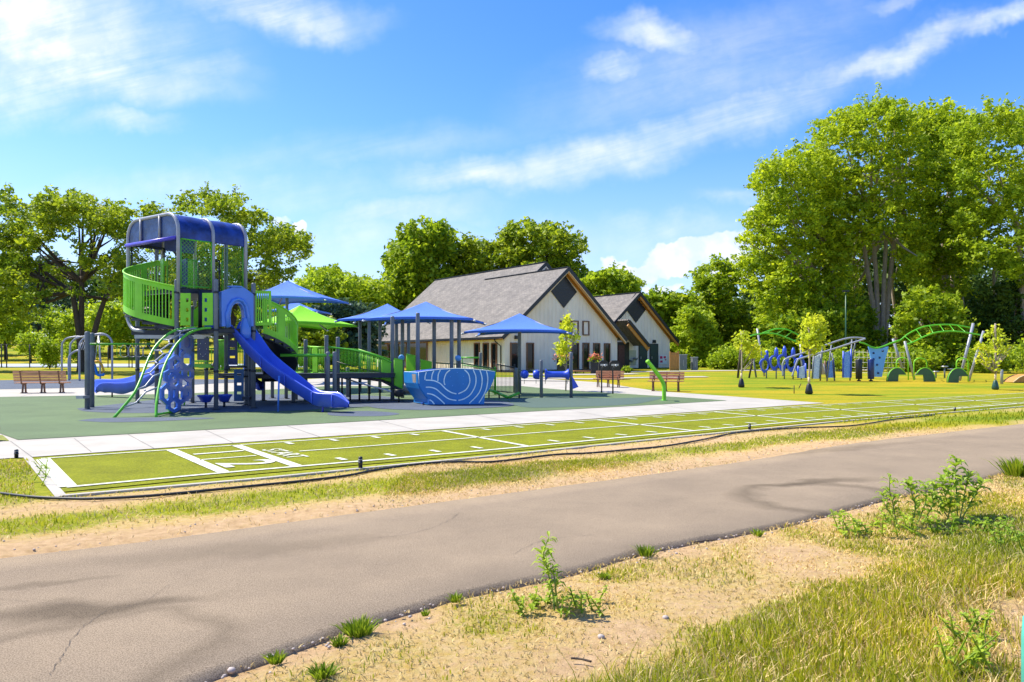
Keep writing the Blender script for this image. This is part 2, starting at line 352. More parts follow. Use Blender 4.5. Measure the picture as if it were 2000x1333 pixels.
gx = np.unique(np.round(np.concatenate([np.arange(-320, -24, 6), np.arange(-24, -6, .4), np.arange(-6, 8, .11), np.arange(8, 15, .2), np.arange(15, 26, .3), np.arange(26, 330, 6)]), 3))
gy = np.unique(np.round(np.concatenate([np.arange(-30, 2.6, 2), np.arange(2.6, 16, .11), np.arange(16, 42, .4), np.arange(42, 120, 2), np.arange(120, 520, 10)]), 3))
GX, GY = np.meshgrid(gx, gy); GZ = hgt(GX, GY)
gn = greenness(GX, GY)
micro = np.where((GY < 16) & (GY > 0), (fbm(GX, GY, 3.0, 21) - .5) * .03, 0)
fyy = np.interp(GX, fex, fey); nyy = np.interp(GX, nex, ney); tyy = np.interp(GX, tnx, tny)
onpath = (GY < fyy + .35) & (GY > nyy - .25)
GZ = GZ + np.where(onpath | (GY > tyy - .7), 0, micro) - 0.02 * onpath * (GY < 40) - .012
verts = np.stack([GX.ravel(), GY.ravel(), GZ.ravel()], 1); nx_, ny_ = len(gx), len(gy)
ii = np.arange(nx_ * ny_).reshape(ny_, nx_)
fc = np.stack([ii[:-1, :-1].ravel(), ii[:-1, 1:].ravel(), ii[1:, 1:].ravel(), ii[1:, :-1].ravel()], 1)
def groundmat():
    m = bpy.data.materials.new('grass_and_soil'); m.use_nodes = True; t = m.node_tree; b = t.nodes['Principled BSDF']; b.inputs['Roughness'].default_value = .95; b.inputs['Specular IOR Level'].default_value = .15
    at = t.nodes.new('ShaderNodeAttribute'); at.attribute_name = 'green'; tc = t.nodes.new('ShaderNodeTexCoord')
    def nz(s, d=6, r=.65, st=(1, 1, 1)):
        mp = t.nodes.new('ShaderNodeMapping'); mp.inputs[3].default_value = st; t.links.new(tc.outputs['Object'], mp.inputs[0])
        n = t.nodes.new('ShaderNodeTexNoise'); n.inputs['Scale'].default_value = s; n.inputs['Detail'].default_value = d; n.inputs['Roughness'].default_value = r; t.links.new(mp.outputs[0], n.inputs[0]); return n.outputs[0]
    def ramp(v, els):
        r = t.nodes.new('ShaderNodeValToRGB'); t.links.new(v, r.inputs[0])
        while len(r.color_ramp.elements) < len(els): r.color_ramp.elements.new(.5)
        for e_, (p, c) in zip(r.color_ramp.elements, els): e_.position = p; e_.color = (*c, 1)
        return r.outputs[0]
    def mix(f, a, c):
        x = t.nodes.new('ShaderNodeMixRGB'); t.links.new(f, x.inputs[0]); t.links.new(a, x.inputs[1]); t.links.new(c, x.inputs[2]); return x.outputs[0]
    soil = ramp(nz(9, 10, .75), [(.25, (.28, .17, .08)), (.42, (.47, .31, .155)), (.6, (.60, .41, .225)), (.8, (.68, .50, .31))])
    straw = ramp(nz(14, 8, .75), [(.3, (.46, .30, .06)), (.7, (.62, .47, .23))])
    grass = ramp(nz(5, 8, .75), [(.28, (.13, .18, .008)), (.5, (.27, .29, .012)), (.75, (.44, .40, .04))])
    lawn = ramp(nz(.22, 8, .7, (.45, 1.5, 1)), [(.30, (.13, .22, .008)), (.44, (.22, .28, .010)), (.55, (.40, .32, .014)), (.72, (.52, .35, .025))])
    sx = t.nodes.new('ShaderNodeSeparateXYZ'); t.links.new(tc.outputs['Object'], sx.inputs[0])
    farm = t.nodes.new('ShaderNodeMapRange'); t.links.new(sx.outputs[1], farm.inputs[0]); farm.inputs[1].default_value = 15; farm.inputs[2].default_value = 17
    fm = t.nodes.new('ShaderNodeMath'); fm.operation = 'MULTIPLY'; t.links.new(at.outputs['Fac'], fm.inputs[0]); t.links.new(farm.outputs[0], fm.inputs[1])
    # break the edge of the patches with fine noise
    ad = t.nodes.new('ShaderNodeMath'); ad.operation = 'ADD'; n1 = nz(16, 6, .75); sc = t.nodes.new('ShaderNodeMath'); sc.operation = 'MULTIPLY_ADD'
    t.links.new(n1, sc.inputs[0]); sc.inputs[1].default_value = 1.3; sc.inputs[2].default_value = -.65; t.links.new(sc.outputs[0], ad.inputs[0]); t.links.new(at.outputs['Fac'], ad.inputs[1])
    def sm(v, a, c):
        r = t.nodes.new('ShaderNodeMapRange'); r.interpolation_type = 'SMOOTHSTEP'; t.links.new(v, r.inputs[0]); r.inputs[1].default_value = a; r.inputs[2].default_value = c; return r.outputs[0]
    c1 = mix(sm(ad.outputs[0], .0, .45), soil, straw); c2 = mix(sm(ad.outputs[0], .38, .8), c1, grass); fine = ramp(nz(7, 8, .8), [(.3, (.66, .7, .6)), (.7, (1.15, 1.12, 1.1))]); ml = t.nodes.new('ShaderNodeMixRGB'); ml.blend_type = 'MULTIPLY'; ml.inputs[0].default_value = 1; t.links.new(lawn, ml.inputs[1]); t.links.new(fine, ml.inputs[2]); c3 = mix(fm.outputs[0], c2, ml.outputs[0])
    t.links.new(c3, b.inputs['Base Color'])
    bp = t.nodes.new('ShaderNodeBump'); bp.inputs['Strength'].default_value = .8; bp.inputs['Distance'].default_value = .035; t.links.new(nz(26, 8, .8), bp.inputs['Height']); t.links.new(bp.outputs[0], b.inputs['Normal'])
    return m
ground = npmesh('ground', verts, fc, groundmat(), smooth=True); tag(ground, kind='structure')
at = ground.data.attributes.new('green', 'FLOAT', 'POINT'); at.data.foreach_set('value', gn.ravel().astype(np.float32))

def sheet(name, poly, m, z=0.0, follow=False, kind='structure', thick=0.0):
    me = bpy.data.meshes.new(name); pts = [(p[0], p[1], float(hgt(p[0], p[1])) + z) for p in poly]
    if thick:
        mb = MB(); mb.prism([Vector((p[0], p[1], p[2] - thick)) for p in pts], (0, 0, thick)); o = mb.build(name, m)
    else:
        me.from_pydata([(p[0], p[1], 0) for p in pts], [], [tuple(range(len(pts)))]); me.materials.append(M[m] if isinstance(m, str) else m); o = bpy.data.objects.new(name, me); COL.objects.link(o)
        bm = bmesh.new(); bm.from_mesh(me); bmesh.ops.triangulate(bm, faces=bm.faces[:])
        for yc in np.arange(35, 110, 1.0): bmesh.ops.bisect_plane(bm, geom=bm.verts[:] + bm.edges[:] + bm.faces[:], plane_co=(0, float(yc), 0), plane_no=(0, 1, 0))
        for vtx in bm.verts: vtx.co.z = float(hgt(vtx.co.x, vtx.co.y)) + z
        bmesh.ops.recalc_face_normals(bm, faces=bm.faces[:])
        if bm.faces[0].normal.z < 0: bmesh.ops.reverse_faces(bm, faces=bm.faces[:])
        bm.to_mesh(me); bm.free(); o.data.update()
    return tag(o, kind=kind)
def strip(name, A, B, m, z=0.0, n=1, kind='structure'):      # quad strip between two polylines of equal count, draped on the terrain
    rows = []
    for p, q in zip(A, B):
        rows.append([Vector((*(Vector(p[:2]).lerp(Vector(q[:2]), k / n)), 0)) for k in range(n + 1)])
    for r in rows:
        for p in r: p.z = float(hgt(p.x, p.y)) + z
    return tag(MB().loft(rows).build(name, m), kind=kind)
def resample(P, n):
    P = [Vector(p) for p in P]; d = [0]
    for a, b in zip(P, P[1:]): d.append(d[-1] + (b - a).length)
    out = []; j = 0
    for i in range(n):
        s = d[-1] * i / (n - 1)
        while j < len(P) - 2 and d[j + 1] < s: j += 1
        out.append(P[j].lerp(P[j + 1], (s - d[j]) / max(1e-9, d[j + 1] - d[j])))
    return out
# asphalt path with its real thickness at the edges
def asphalt():
    m = mat('asphalt', (.185, .145, .10), 1.0, .2, 130, .4, 240, col2=(.36, .29, .205), spec=.05, detail=5); t = m.node_tree; b = t.nodes['Principled BSDF']
    src = b.inputs['Base Color'].links[0].from_socket; tc = t.nodes.new('ShaderNodeTexCoord')
    rp = [n for n in t.nodes if n.type == 'VALTORGB'][0]; rp.color_ramp.elements[0].position = .38; rp.color_ramp.elements[1].position = .60
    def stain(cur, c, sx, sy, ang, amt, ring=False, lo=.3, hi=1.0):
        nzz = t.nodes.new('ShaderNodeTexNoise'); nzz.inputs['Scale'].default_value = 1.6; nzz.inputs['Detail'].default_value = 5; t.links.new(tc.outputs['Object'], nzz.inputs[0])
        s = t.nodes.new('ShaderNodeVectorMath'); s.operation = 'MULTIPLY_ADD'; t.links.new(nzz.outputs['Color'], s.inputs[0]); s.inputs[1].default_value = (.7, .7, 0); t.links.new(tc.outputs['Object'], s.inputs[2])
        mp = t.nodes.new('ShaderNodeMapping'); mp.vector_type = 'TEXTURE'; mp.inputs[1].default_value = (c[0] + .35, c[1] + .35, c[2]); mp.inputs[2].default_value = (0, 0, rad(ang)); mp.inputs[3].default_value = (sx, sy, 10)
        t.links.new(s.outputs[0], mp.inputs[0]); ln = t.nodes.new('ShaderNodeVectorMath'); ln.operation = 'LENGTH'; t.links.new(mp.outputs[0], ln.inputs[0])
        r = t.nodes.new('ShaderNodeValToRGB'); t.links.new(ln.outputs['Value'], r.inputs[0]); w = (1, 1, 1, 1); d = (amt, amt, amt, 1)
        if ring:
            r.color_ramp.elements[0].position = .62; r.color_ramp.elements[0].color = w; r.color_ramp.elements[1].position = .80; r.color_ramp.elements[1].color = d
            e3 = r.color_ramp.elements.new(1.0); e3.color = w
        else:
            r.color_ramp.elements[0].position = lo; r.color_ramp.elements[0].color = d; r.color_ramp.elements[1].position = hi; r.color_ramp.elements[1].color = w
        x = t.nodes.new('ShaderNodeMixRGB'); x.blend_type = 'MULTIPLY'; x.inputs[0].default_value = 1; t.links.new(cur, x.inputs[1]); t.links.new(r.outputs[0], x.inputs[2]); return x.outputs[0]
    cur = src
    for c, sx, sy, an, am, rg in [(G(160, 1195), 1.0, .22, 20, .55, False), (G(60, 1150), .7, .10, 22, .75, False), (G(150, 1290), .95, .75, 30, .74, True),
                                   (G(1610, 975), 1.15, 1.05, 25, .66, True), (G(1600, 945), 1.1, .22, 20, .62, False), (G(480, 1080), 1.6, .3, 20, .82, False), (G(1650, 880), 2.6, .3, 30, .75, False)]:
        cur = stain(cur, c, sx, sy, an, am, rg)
    n3 = t.nodes.new('ShaderNodeTexNoise'); n3.inputs['Scale'].default_value = .8; n3.inputs['Detail'].default_value = 6; n3.inputs['Roughness'].default_value = .7; t.links.new(tc.outputs['Object'], n3.inputs[0])
    r3 = t.nodes.new('ShaderNodeValToRGB'); t.links.new(n3.outputs[0], r3.inputs[0]); r3.color_ramp.elements[0].position = .3; r3.color_ramp.elements[0].color = (.86, .85, .86, 1); r3.color_ramp.elements[1].position = .7; r3.color_ramp.elements[1].color = (1.12, 1.1, 1.08, 1)
    x = t.nodes.new('ShaderNodeMixRGB'); x.blend_type = 'MULTIPLY'; x.inputs[0].default_value = 1; t.links.new(cur, x.inputs[1]); t.links.new(r3.outputs[0], x.inputs[2]); t.links.new(x.outputs[0], b.inputs['Base Color'])
    return m
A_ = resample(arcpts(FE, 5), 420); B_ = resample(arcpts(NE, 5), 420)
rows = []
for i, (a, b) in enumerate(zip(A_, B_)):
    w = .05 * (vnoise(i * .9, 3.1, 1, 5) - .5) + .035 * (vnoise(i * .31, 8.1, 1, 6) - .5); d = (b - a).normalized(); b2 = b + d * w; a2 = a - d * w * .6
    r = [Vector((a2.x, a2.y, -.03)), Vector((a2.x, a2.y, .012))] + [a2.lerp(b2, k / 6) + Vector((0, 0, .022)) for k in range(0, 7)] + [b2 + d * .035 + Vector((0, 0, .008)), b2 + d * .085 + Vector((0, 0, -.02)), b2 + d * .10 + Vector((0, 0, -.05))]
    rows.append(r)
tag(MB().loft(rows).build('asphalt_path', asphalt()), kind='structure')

def crack(pts, w, seed):
    rg = random.Random(seed); P = resample(arcpts([G(*p) for p in pts], 5), 40); a, b = [], []
    for i, p in enumerate(P):
        j = Vector((rg.uniform(-1, 1), rg.uniform(-1, 1), 0)) * .012; ww = w * rg.uniform(.3, 1.2); t_ = (P[min(i + 1, 39)] - P[max(i - 1, 0)]).normalized(); s = Vector((-t_.y, t_.x, 0)) * ww; z = Vector((0, 0, .0265)); q = Vector((p.x, p.y, 0)) + j + z; a.append(q + s); b.append(q - s)
    tag(MB().loft([[x, y] for x, y in zip(a, b)]).build('asphalt_crack', mat('crack_fill', (.10, .082, .066), .95)), kind='structure')
for k, (pts, w) in enumerate([([(95, 1330), (120, 1290), (150, 1245), (200, 1205), (262, 1190)], .0018), ([(0, 1178), (90, 1185), (180, 1192), (262, 1190), (330, 1150)], .0012), ([(1000, 1090), (1060, 1062), (1160, 1050)], .002), ([(700, 1060), (790, 1050), (860, 1030), (900, 1005)], .002), ([(1730, 880), (1790, 878), (1850, 870)], .004)]): crack(pts, w, k)
concrete = mat('concrete', (.39, .36, .305), .85, .06, 1.2, .08, 90, col2=(.46, .43, .375), detail=8, macro=.12, mscale=.7)
Mrub = mat('green_rubber_surface', (.068, .112, .048), .9, .2, 90, .3, 160, col2=(.145, .21, .085), detail=2, macro=.22, mscale=.5)
Mrubd = mat('blue_grey_rubber_surface', (.05, .07, .105), .9, .2, 90, .3, 160, col2=(.115, .14, .185), detail=2, macro=.22, mscale=.6)
# concrete slab: outer outline around the play surface
sheet('concrete_path', [G(-400, 925), G(20, 895), G(60, 893), G(700, 848.5), G(1000, 829), G(1300, 808.5), G(1610, 787.5), G(1300, 765.5), G(1180, 753), G(1018, 747), G(640, 748), G(345, 756), G(0, 761.5), G(-300, 763), G(-400, 780)], concrete, .000)
sheet('path_border', [G(45, 893.6), G(62, 893.6), G(130, 967.5), G(108, 972)], concrete, .004)
jm = mat('slab_joint', (.16, .15, .14), .9)
jb = MB()
for (a, b) in [((145, 857), (178, 883)), ((250, 849), (300, 876)), ((400, 840), (455, 865)), ((560, 832), (625, 854)), ((740, 822), (815, 841)), ((930, 811), (1010, 828)), ((1110, 801), (1190, 816)), ((1290, 791), (1365, 804)), ((20, 862), (62, 893)), ((100, 761), (40, 775)), ((1250, 765), (1330, 769))]:
    p, q = G(*a), G(*b); n = (q - p).cross(Vector((0, 0, 1))).normalized() * .006
    jb.add([p - n + Vector((0, 0, .0045)), q - n + Vector((0, 0, .0045)), q + n + Vector((0, 0, .0045)), p + n + Vector((0, 0, .0045))], [(0, 1, 2, 3)])
tag(jb.build('path_joints', jm), kind='structure')
sheet('rubber_surface', [G(35, 860), G(300, 846), G(700, 824), G(1000, 806.5), G(1300, 790), G(1420, 783), G(1350, 778), G(1180, 767.5), G(1018, 757), G(640, 757), G(345, 770), G(0, 776), G(-300, 779), G(-120, 805)], Mrub, .009)
sheet('grass_corner', [G(-60, 851), G(5, 851), G(18, 862), G(-60, 864)], mat('corner_grass', (.2, .22, .02), .9, .3, 8), .010)
def blobpoly(pts, z=.0): return [G(*p) for p in pts]
def smoothpoly(pts):
    P = [G(*p) for p in pts]; P = P + [P[0]]; return arcpts(P, 6)[:-1]
sheet('rubber_patch', smoothpoly([(150, 799), (230, 790), (330, 779), (420, 772), (640, 772), (760, 776), (790, 790), (720, 795), (640, 799), (560, 804), (420, 806), (260, 808), (170, 805)]), Mrubd, .014)
sheet('rubber_patch', smoothpoly([(152, 823), (200, 818), (340, 816.5), (420, 818), (330, 823), (220, 826)]), Mrubd, .014)
sheet('rubber_patch', smoothpoly([(700, 790), (770, 784), (900, 781), (980, 785), (1000, 794), (900, 800), (820, 802), (740, 799)]), Mrubd, .018)
sheet('rubber_patch', smoothpoly([(640, 806), (720, 804), (780, 809), (740, 814), (650, 813)]), Mrubd, .014)
sheet('rubber_patch', smoothpoly([(990, 781), (1100, 776), (1180, 779), (1290, 777), (1240, 790), (1120, 796), (1020, 796)]), mat('grey_green_rubber', (.07, .115, .09), .9, .2, 90, .3, 160), .014)
sheet('swing_surface', [G(-400, 763), G(0, 761.5), G(345, 756.5), G(480, 752), G(480, 742), G(200, 741), G(0, 743.5), G(-400, 745)], Mrubd, .009)
# artificial turf running lane with painted lines
def turf():
    m = mat('artificial_turf', (.155, .185, .003), .9, .2, 26, .8, 140, col2=(.31, .315, .006), detail=9, spec=.2, macro=.3, mscale=1.1); return m
def off(P, d, z):                                 # shift a polyline sideways by d metres
    out = []
    for i, p in enumerate(P):
        t = (P[min(i + 1, len(P) - 1)] - P[max(i - 1, 0)]); t.z = 0; t.normalize(); out.append(p + Vector((-t.y, t.x, 0)) * d + Vector((0, 0, z)))
    return out
def extend(P, d0, d1): return [P[0] + (P[0] - P[1]).normalized() * d0] + P[1:-1] + [P[-1] + (P[-1] - P[-2]).normalized() * d1]
LF = resample(arcpts(TL_far, 6), 60); LN = resample(arcpts(TL_near, 6), 60)
LF = resample(extend(LF, 0, 14), 80); LN = resample(extend(LN, 0, 14), 80)
strip('artificial_turf', off(extend(LF, .12, 0), .22, .006), off(extend(LN, .12, 0), -.30, .006), turf(), 0, 4)
def flat(o): return o
pm = mat('lane_paint', (.66, .68, .54), .85, .16, 30, .5, 120, macro=.25, mscale=5)
def line(P, w, name='lane_line', z=.010):
    return strip(name, off(P, w / 2, 0), off(P, -w / 2, 0), pm, z)
line(LF, .075); line(LN, .10)
kerbP = resample([G(128, 968), G(320, 951), G(500, 935.5), G(712, 914.5), G(1000, 887), G(1300, 856), G(1640, 823), G(2000, 794)], 60)
tag(MB().loft([[p + Vector((-.0, 0, -.02)), p + Vector((0, 0, .014)), p + Vector((.04, -.08, .014)), p + Vector((.04, -.08, -.02))] for p in extend(kerbP, 0, 12)], sm=False).build('lane_kerb', concrete), kind='structure')
def across(a, b, w): 
    p, q = Vector(a), Vector(b); return line([p, p.lerp(q, .5), q], w)
across(G(84, 898), G(133, 952), .20)
cross = [((335, 880), (438, 924)), ((460, 870.5), (580, 911.5)), ((865, 842.5), (1030, 872.5)), ((1168, 821.2), (1352, 842)), ((1396, 805.4), (1570, 821.5)), ((1568, 794.5), (1740, 809.5)), ((1711, 785.5), (1880, 797.5)), ((1835, 778.5), (1990, 789))]
for k, (a, b) in enumerate(cross): across(G(*a), G(*b), .17 if k < 2 else .11)
mid = [G(585, 882.5), G(700, 874), G(1000, 850), G(1300, 826.5), G(1640, 801), G(2000, 776.8)]
line(resample(arcpts(mid, 6), 40), .075); line(resample([G(390, 899.5), G(500, 891)], 4), .07)
# yard ticks along both lanes
dirs = (LF[20] - LF[10]).normalized(); perp = Vector((dirs.y, -dirs.x, 0))
def along(P, p0):                                  # arc length helper
    best = min(range(len(P)), key=lambda i: (P[i] - p0).length); return best
xs = [G(*a) for a, b in cross]; xs2 = [G(*b) for a, b in cross]
tk = MB()
for (S, sgn, inset) in ((xs, 1, .16), (xs2, -1, .20)):
    for a, b in zip(S[1:], S[2:] + [S[-1] + (S[-1] - S[-2])]):
        for k in range(1, 5):
            c = a.lerp(b, k / 5) + perp * sgn * (inset + .15); c.z = .0105; h = dirs * .05; q = perp * .15
            tk.add([c - h - q, c + h - q, c + h + q, c - h + q], [(0, 1, 2, 3)])
tag(tk.build('yard_ticks', pm), kind='structure')
def groundtext(txt, c, xd, yd, size, sx=1.0):
    cu = bpy.data.curves.new('lettering', 'FONT'); cu.body = txt; cu.size = size; cu.align_x = 'CENTER'; cu.align_y = 'CENTER'; cu.offset = .012 * size
    o = bpy.data.objects.new('t', cu); COL.objects.link(o); dg = bpy.context.evaluated_depsgraph_get(); me = bpy.data.meshes.new_from_object(o.evaluated_get(dg)); bpy.data.objects.remove(o)
    n = np.empty(len(me.vertices) * 3); me.vertices.foreach_get('co', n); n = n.reshape(-1, 3)
    w = np.array(c)[None] + n[:, :1] * sx * np.array(xd)[None] + n[:, 1:2] * np.array(yd)[None]; w[:, 2] = .011
    me.vertices.foreach_set('co', w.ravel()); me.materials.clear(); me.materials.append(pm); ob = bpy.data.objects.new('lane_lettering', me); COL.objects.link(ob); return tag(ob, kind='structure')
groundtext('1', G(422, 885.5), perp, dirs, 1.15, .8); groundtext('2', G(478, 906.5), perp, dirs, 1.15, 1.05)
groundtext('START', G(553, 886.5), perp, dirs, .46, 1.0)
# tennis court, far paths
sheet('court_surface', [gp(-130, 71), gp(-20, 71), gp(-24, 99), gp(-150, 99)], mat('pale_court', (.36, .40, .46), .8, .08, 1), .03)
def fpath(pts, w, nm='far_path', z=.02):
    P = resample([G(*p) for p in pts], 24); strip(nm, off(P, w / 2, 0), off(P, -w / 2, 0), concrete, z)
fpath([(1215, 727.5), (1300, 726), (1420, 724.5), (1500, 724), (1720, 723)], 2.0)
fpath([(1015, 738), (1150, 741), (1230, 738.5), (1380, 736.5)], 1.0); fpath([(1015, 731), (1060, 733), (1160, 732), (1240, 730.5)], 1.6, 'patio')
# ================================================================ BUILDING
BA = Vector((-.566, 56.0, 0)); TH = rad(36.4); bu = Vector((math.cos(TH), math.sin(TH), 0)); bv = Vector((-math.sin(TH), math.cos(TH), 0)); BZ = .5
ZE, SL, TP, TM, VM, LB, VD = 3.18, .866, 5.9, 6.95, 3.6, 22.0, 11.2; OH = .6; OV = .55
def B(t, v, z): return BA + bu * t + bv * v + Vector((0, 0, z))
def zl(t): return ZE + SL * (t + OH)
bl = thing('park_building', 'long pale board-sided park building with steep grey shingle roof, black-edged gable and louvred diamond vent', 'building', tuple(B(6, 8, BZ)))
ZR = zl(TP); ZM = zl(TM)
def roofslab(name, quad, th=.16, m='shingle', parent=bl, uvd=None):
    q = [Vector(p) for p in quad]; nrm = (q[1] - q[0]).cross(q[-1] - q[0]).normalized(); nrm = nrm if nrm.z > 0 else -nrm
    mb = MB(); mb.prism(q, -nrm * th); o = mb.build(name, m, parent)
    uvl = o.data.uv_layers.new(name='uv'); e1 = (q[1] - q[0]).normalized(); e2 = nrm.cross(e1); off0 = worldloc(parent)
    for l in o.data.loops:
        p = o.data.vertices[l.vertex_index].co + off0 - q[0]; uvl.data[l.index].uv = (p.dot(e1), p.dot(e2))
    return o
# main left slope as one plane with a stepped top (front ridge lower, main ridge higher)
roofslab('roof', [B(-OH, -OV, zl(-OH)), B(-OH, LB, zl(-OH)), B(TM, LB, ZM), B(TM, VM, ZM), B(TP, VM, ZR), B(TP, -OV, ZR)])
TR = 2 * TP + OH
roofslab('roof', [B(TP, -OV, ZR - .002), B(TR, -OV, zl(-OH)), B(TR, VD, zl(-OH)), B(TP, VD, ZR - .002)])
roofslab('roof', [B(TM, VM, ZM - .002), B(2 * TM + OH, VM, zl(-OH)), B(2 * TM + OH, LB, zl(-OH)), B(TM, LB, ZM - .002)])
# ridge caps, fascia
def bm_(name, segs, w, h, m): 
    mb = MB(); [mb.beam(a, b, w, h) for a, b in segs]; return mb.build(name, m, bl)
Z = lambda k: Vector((0, 0, k))
bm_('ridge_cap', [(B(TP, -OV, ZR + .02), B(TP, VD, ZR + .02)), (B(TM, VM, ZM + .02), B(TM, LB, ZM + .02))], .26, .05, 'fascia')
bm_('fascia', [(B(-OH, -OV - .03, zl(-OH) - .13), B(TP, -OV - .03, ZR - .13)), (B(TP, -OV - .034, ZR - .13), B(TR, -OV - .034, zl(-OH) - .13)), (B(TM, VM - .03, ZM - .13), B(TP, VM - .03, ZR - .13)),
              (B(TM, VM - .034, ZM - .13), B(TM + 3, VM - .034, ZM - .13 - 3 * SL))], .05, .28, 'fascia')
bm_('gutter', [(B(-OH - .06, -OV, zl(-OH) - .10), B(-OH - .06, LB, zl(-OH) - .10))], .13, .12, 'fascia')
# cedar soffits under the overhangs
mb = MB()
mb.prism([B(TP, -OV + .02, ZR - .24), B(TR, -OV + .02, zl(-OH) - .24), B(TR, 0, zl(-OH) - .24), B(TP, 0, ZR - .24)], (0, 0, .02)); mb.prism([B(-OH, -OV + .02, zl(-OH) - .24), B(TP, -OV + .02, ZR - .24), B(TP, 0, ZR - .24), B(-OH, 0, zl(-OH) - .24)], (0, 0, .02))
mb.prism([B(-OH + .02, 0, zl(-OH) - .22), B(-OH + .02, LB, zl(-OH) - .22), B(0, LB, zl(-OH) - .22), B(0, 0, zl(-OH) - .22)], (0, 0, .02)); mb.build('soffit', 'soffit', bl)
bm_('rake_board', [(B(TP, -OV + .05, ZR - .42), B(TR - .1, -OV + .05, zl(-OH) - .36)), (B(TP, -.04, ZR - .36), B(0, -.04, zl(0) - .36)), (B(TP, -.05, ZR - .36), B(2 * TP, -.05, zl(0) - .36))], .07, .24, 'soffit')
bm_('rake_trim', [(B(-OH + .1, -OV - .01, zl(-OH) - .33), B(TP, -OV - .01, ZR - .33)), (B(TP, -OV - .014, ZR - .33), B(TR - .1, -OV - .014, zl(-OH) - .33))], .04, .09, 'cream')
# walls (gable, left side) as solid slabs with battens
WW = 2 * TP
mb = MB(); mb.prism([B(0, 0, BZ - .3), B(WW, 0, BZ - .3), B(WW, 0, zl(0) - .3), B(TP, 0, ZR - .3), B(0, 0, zl(0) - .3)], bv * .2)
mb.prism([B(0, .2, BZ - .3), B(0, .2, zl(0) - .3), B(0, LB - .6, zl(0) - .3), B(0, LB - .6, BZ - .3)], bu * .2); mb.prism([B(WW, .2, BZ - .3), B(WW, 9, BZ - .3), B(WW, 9, zl(0) - .3), B(WW, .2, zl(0) - .3)], -bu * .2)
mb.prism([B(0, LB - .6, BZ - .3), B(2 * TM, LB - .6, BZ - .3), B(2 * TM, LB - .6, zl(0) - .3), B(TM, LB - .6, ZM - .3), B(0, LB - .6, zl(0) - .3)], bv * .2)
mb.prism([B(0, VM, ZE - .1), B(2 * TM, VM, ZE - .1), B(2 * TM, VM, zl(0) - .3), B(TM, VM, ZM - .3), B(0, VM, zl(0) - .3)], bv * .2)
mb.build('wall', 'siding', bl)
mb = MB(); t = .2
while t < WW:
    zt = (zl(t) if t < TP else zl(2 * TP - t)) - .36
    mb.box(B(t, -.011, (BZ + zt) / 2), (.05, .022, zt - BZ), TH); t += .405
v = .3
while v < LB - 1: mb.box(B(-.011, v, (BZ + zl(0) - .36) / 2), (.022, .05, zl(0) - .36 - BZ), TH); v += .405
mb.build('batten', 'siding', bl)
mb = MB(); mb.box(B(WW / 2, -.03, BZ + .08), (WW, .05, .16), TH); mb.box(B(-.03, LB / 2 - .3, BZ + .08), (.05, LB - .6, .16), TH); mb.build('base_trim', 'fascia', bl)
# diamond louvre
def diamond(fn, t0, z0, r, parent, vv=-.05):
    mb = MB(); P = [fn(t0 - r, vv, z0), fn(t0, vv, z0 - r * .97), fn(t0 + r, vv, z0), fn(t0, vv, z0 + r * 1.0)]; mb.prism(P, (P[0] - fn(t0 - r, vv - .03, z0)).normalized() * -.03); o = mb.build('louvre_vent', 'fascia', parent)
    mb = MB(); n = 11
    for k in range(1, n):
        z = z0 - r + 2 * r * k / n; w = r - abs(z - z0) - .03
        if w > .05: mb.beam(fn(t0 - w, vv - .035, z), fn(t0 + w, vv - .035, z), .03, .05)
    mb.build('louvre_slat', 'fascia', o)
def gpt(px, py):                                    # pixel on the gable wall
    w = V(px, py, BA, BA + bu); return (w - BA).dot(bu), w.z
tc_, zc_ = gpt(1100, 569)
diamond(B, tc_, zc_, abs(gpt(1126, 569)[0] - gpt(1074, 569)[0]) / 2, bl)
def window(fn, t0, t1, z0, z1, parent, mull=0, axis='t', shade=None):
    """fn(t,v,z) placement; frame proud of the wall, pane inside"""
    mb = MB(); w = .09; o = (lambda t, v, z: fn(t, v, z)) if axis == 't' else (lambda t, v, z: fn(v, t, z)); d = -.06
    for a, b in (((t0, z0), (t1, z0)), ((t0, z1), (t1, z1))): mb.beam(o(a[0] - w / 2, d, a[1]), o(b[0] + w / 2, d, b[1]), .1, w)
    for tt in (t0, t1): mb.box(o(tt, d, (z0 + z1) / 2), (w, .1, z1 - z0 - w) if axis == 't' else (.1, w, z1 - z0 - w), TH)
    f = mb.build('window', 'trim', parent)
    mb = MB(); mb.prism([o(t0, -.034, z0), o(t1, -.034, z0), o(t1, -.034, z1), o(t0, -.034, z1)], o(0, .01, 0) - o(0, 0, 0)); mb.build('pane', shade or 'glass', f); return f
for (a, b, c, d) in [(1028.5, 1041, 671, 721), (997, 1013, 671, 721), (1116, 1129, 671, 722), (1138, 1149, 671, 722.5), (1159, 1170, 671.5, 723), (1180, 1190, 672, 723.5), (1094, 1104, 671, 722)]:
    t0, z0 = gpt(a, d); t1, z1 = gpt(b, c); t1 = gpt(b, d)[0]; window(B, t0, t1, z0, z1, bl)
for (a, b, c, d) in [(1094, 1105, 628, 653.5), (1116, 1128, 628, 654), (1138, 1149, 628.5, 654.5)]:
    t0, z0 = gpt(a, d); t1, z1 = gpt(b, c); window(B, t0, gpt(b, d)[0], z0, z1, bl, shade=M['siding'] if a != 1094 else None)
def spt(px, py): w = V(px, py, BA, BA + bv); return (w - BA).dot(bv), w.z
for (a, b, c, d) in [(928, 937, 671, 722), (945, 954.5, 671, 722), (961.5, 971, 671, 722)]:
    v0, z1 = spt(a, c); v1, _ = spt(b, c); window(B, v1, v0, BZ + .25, z1 - .02, bl, axis='v')
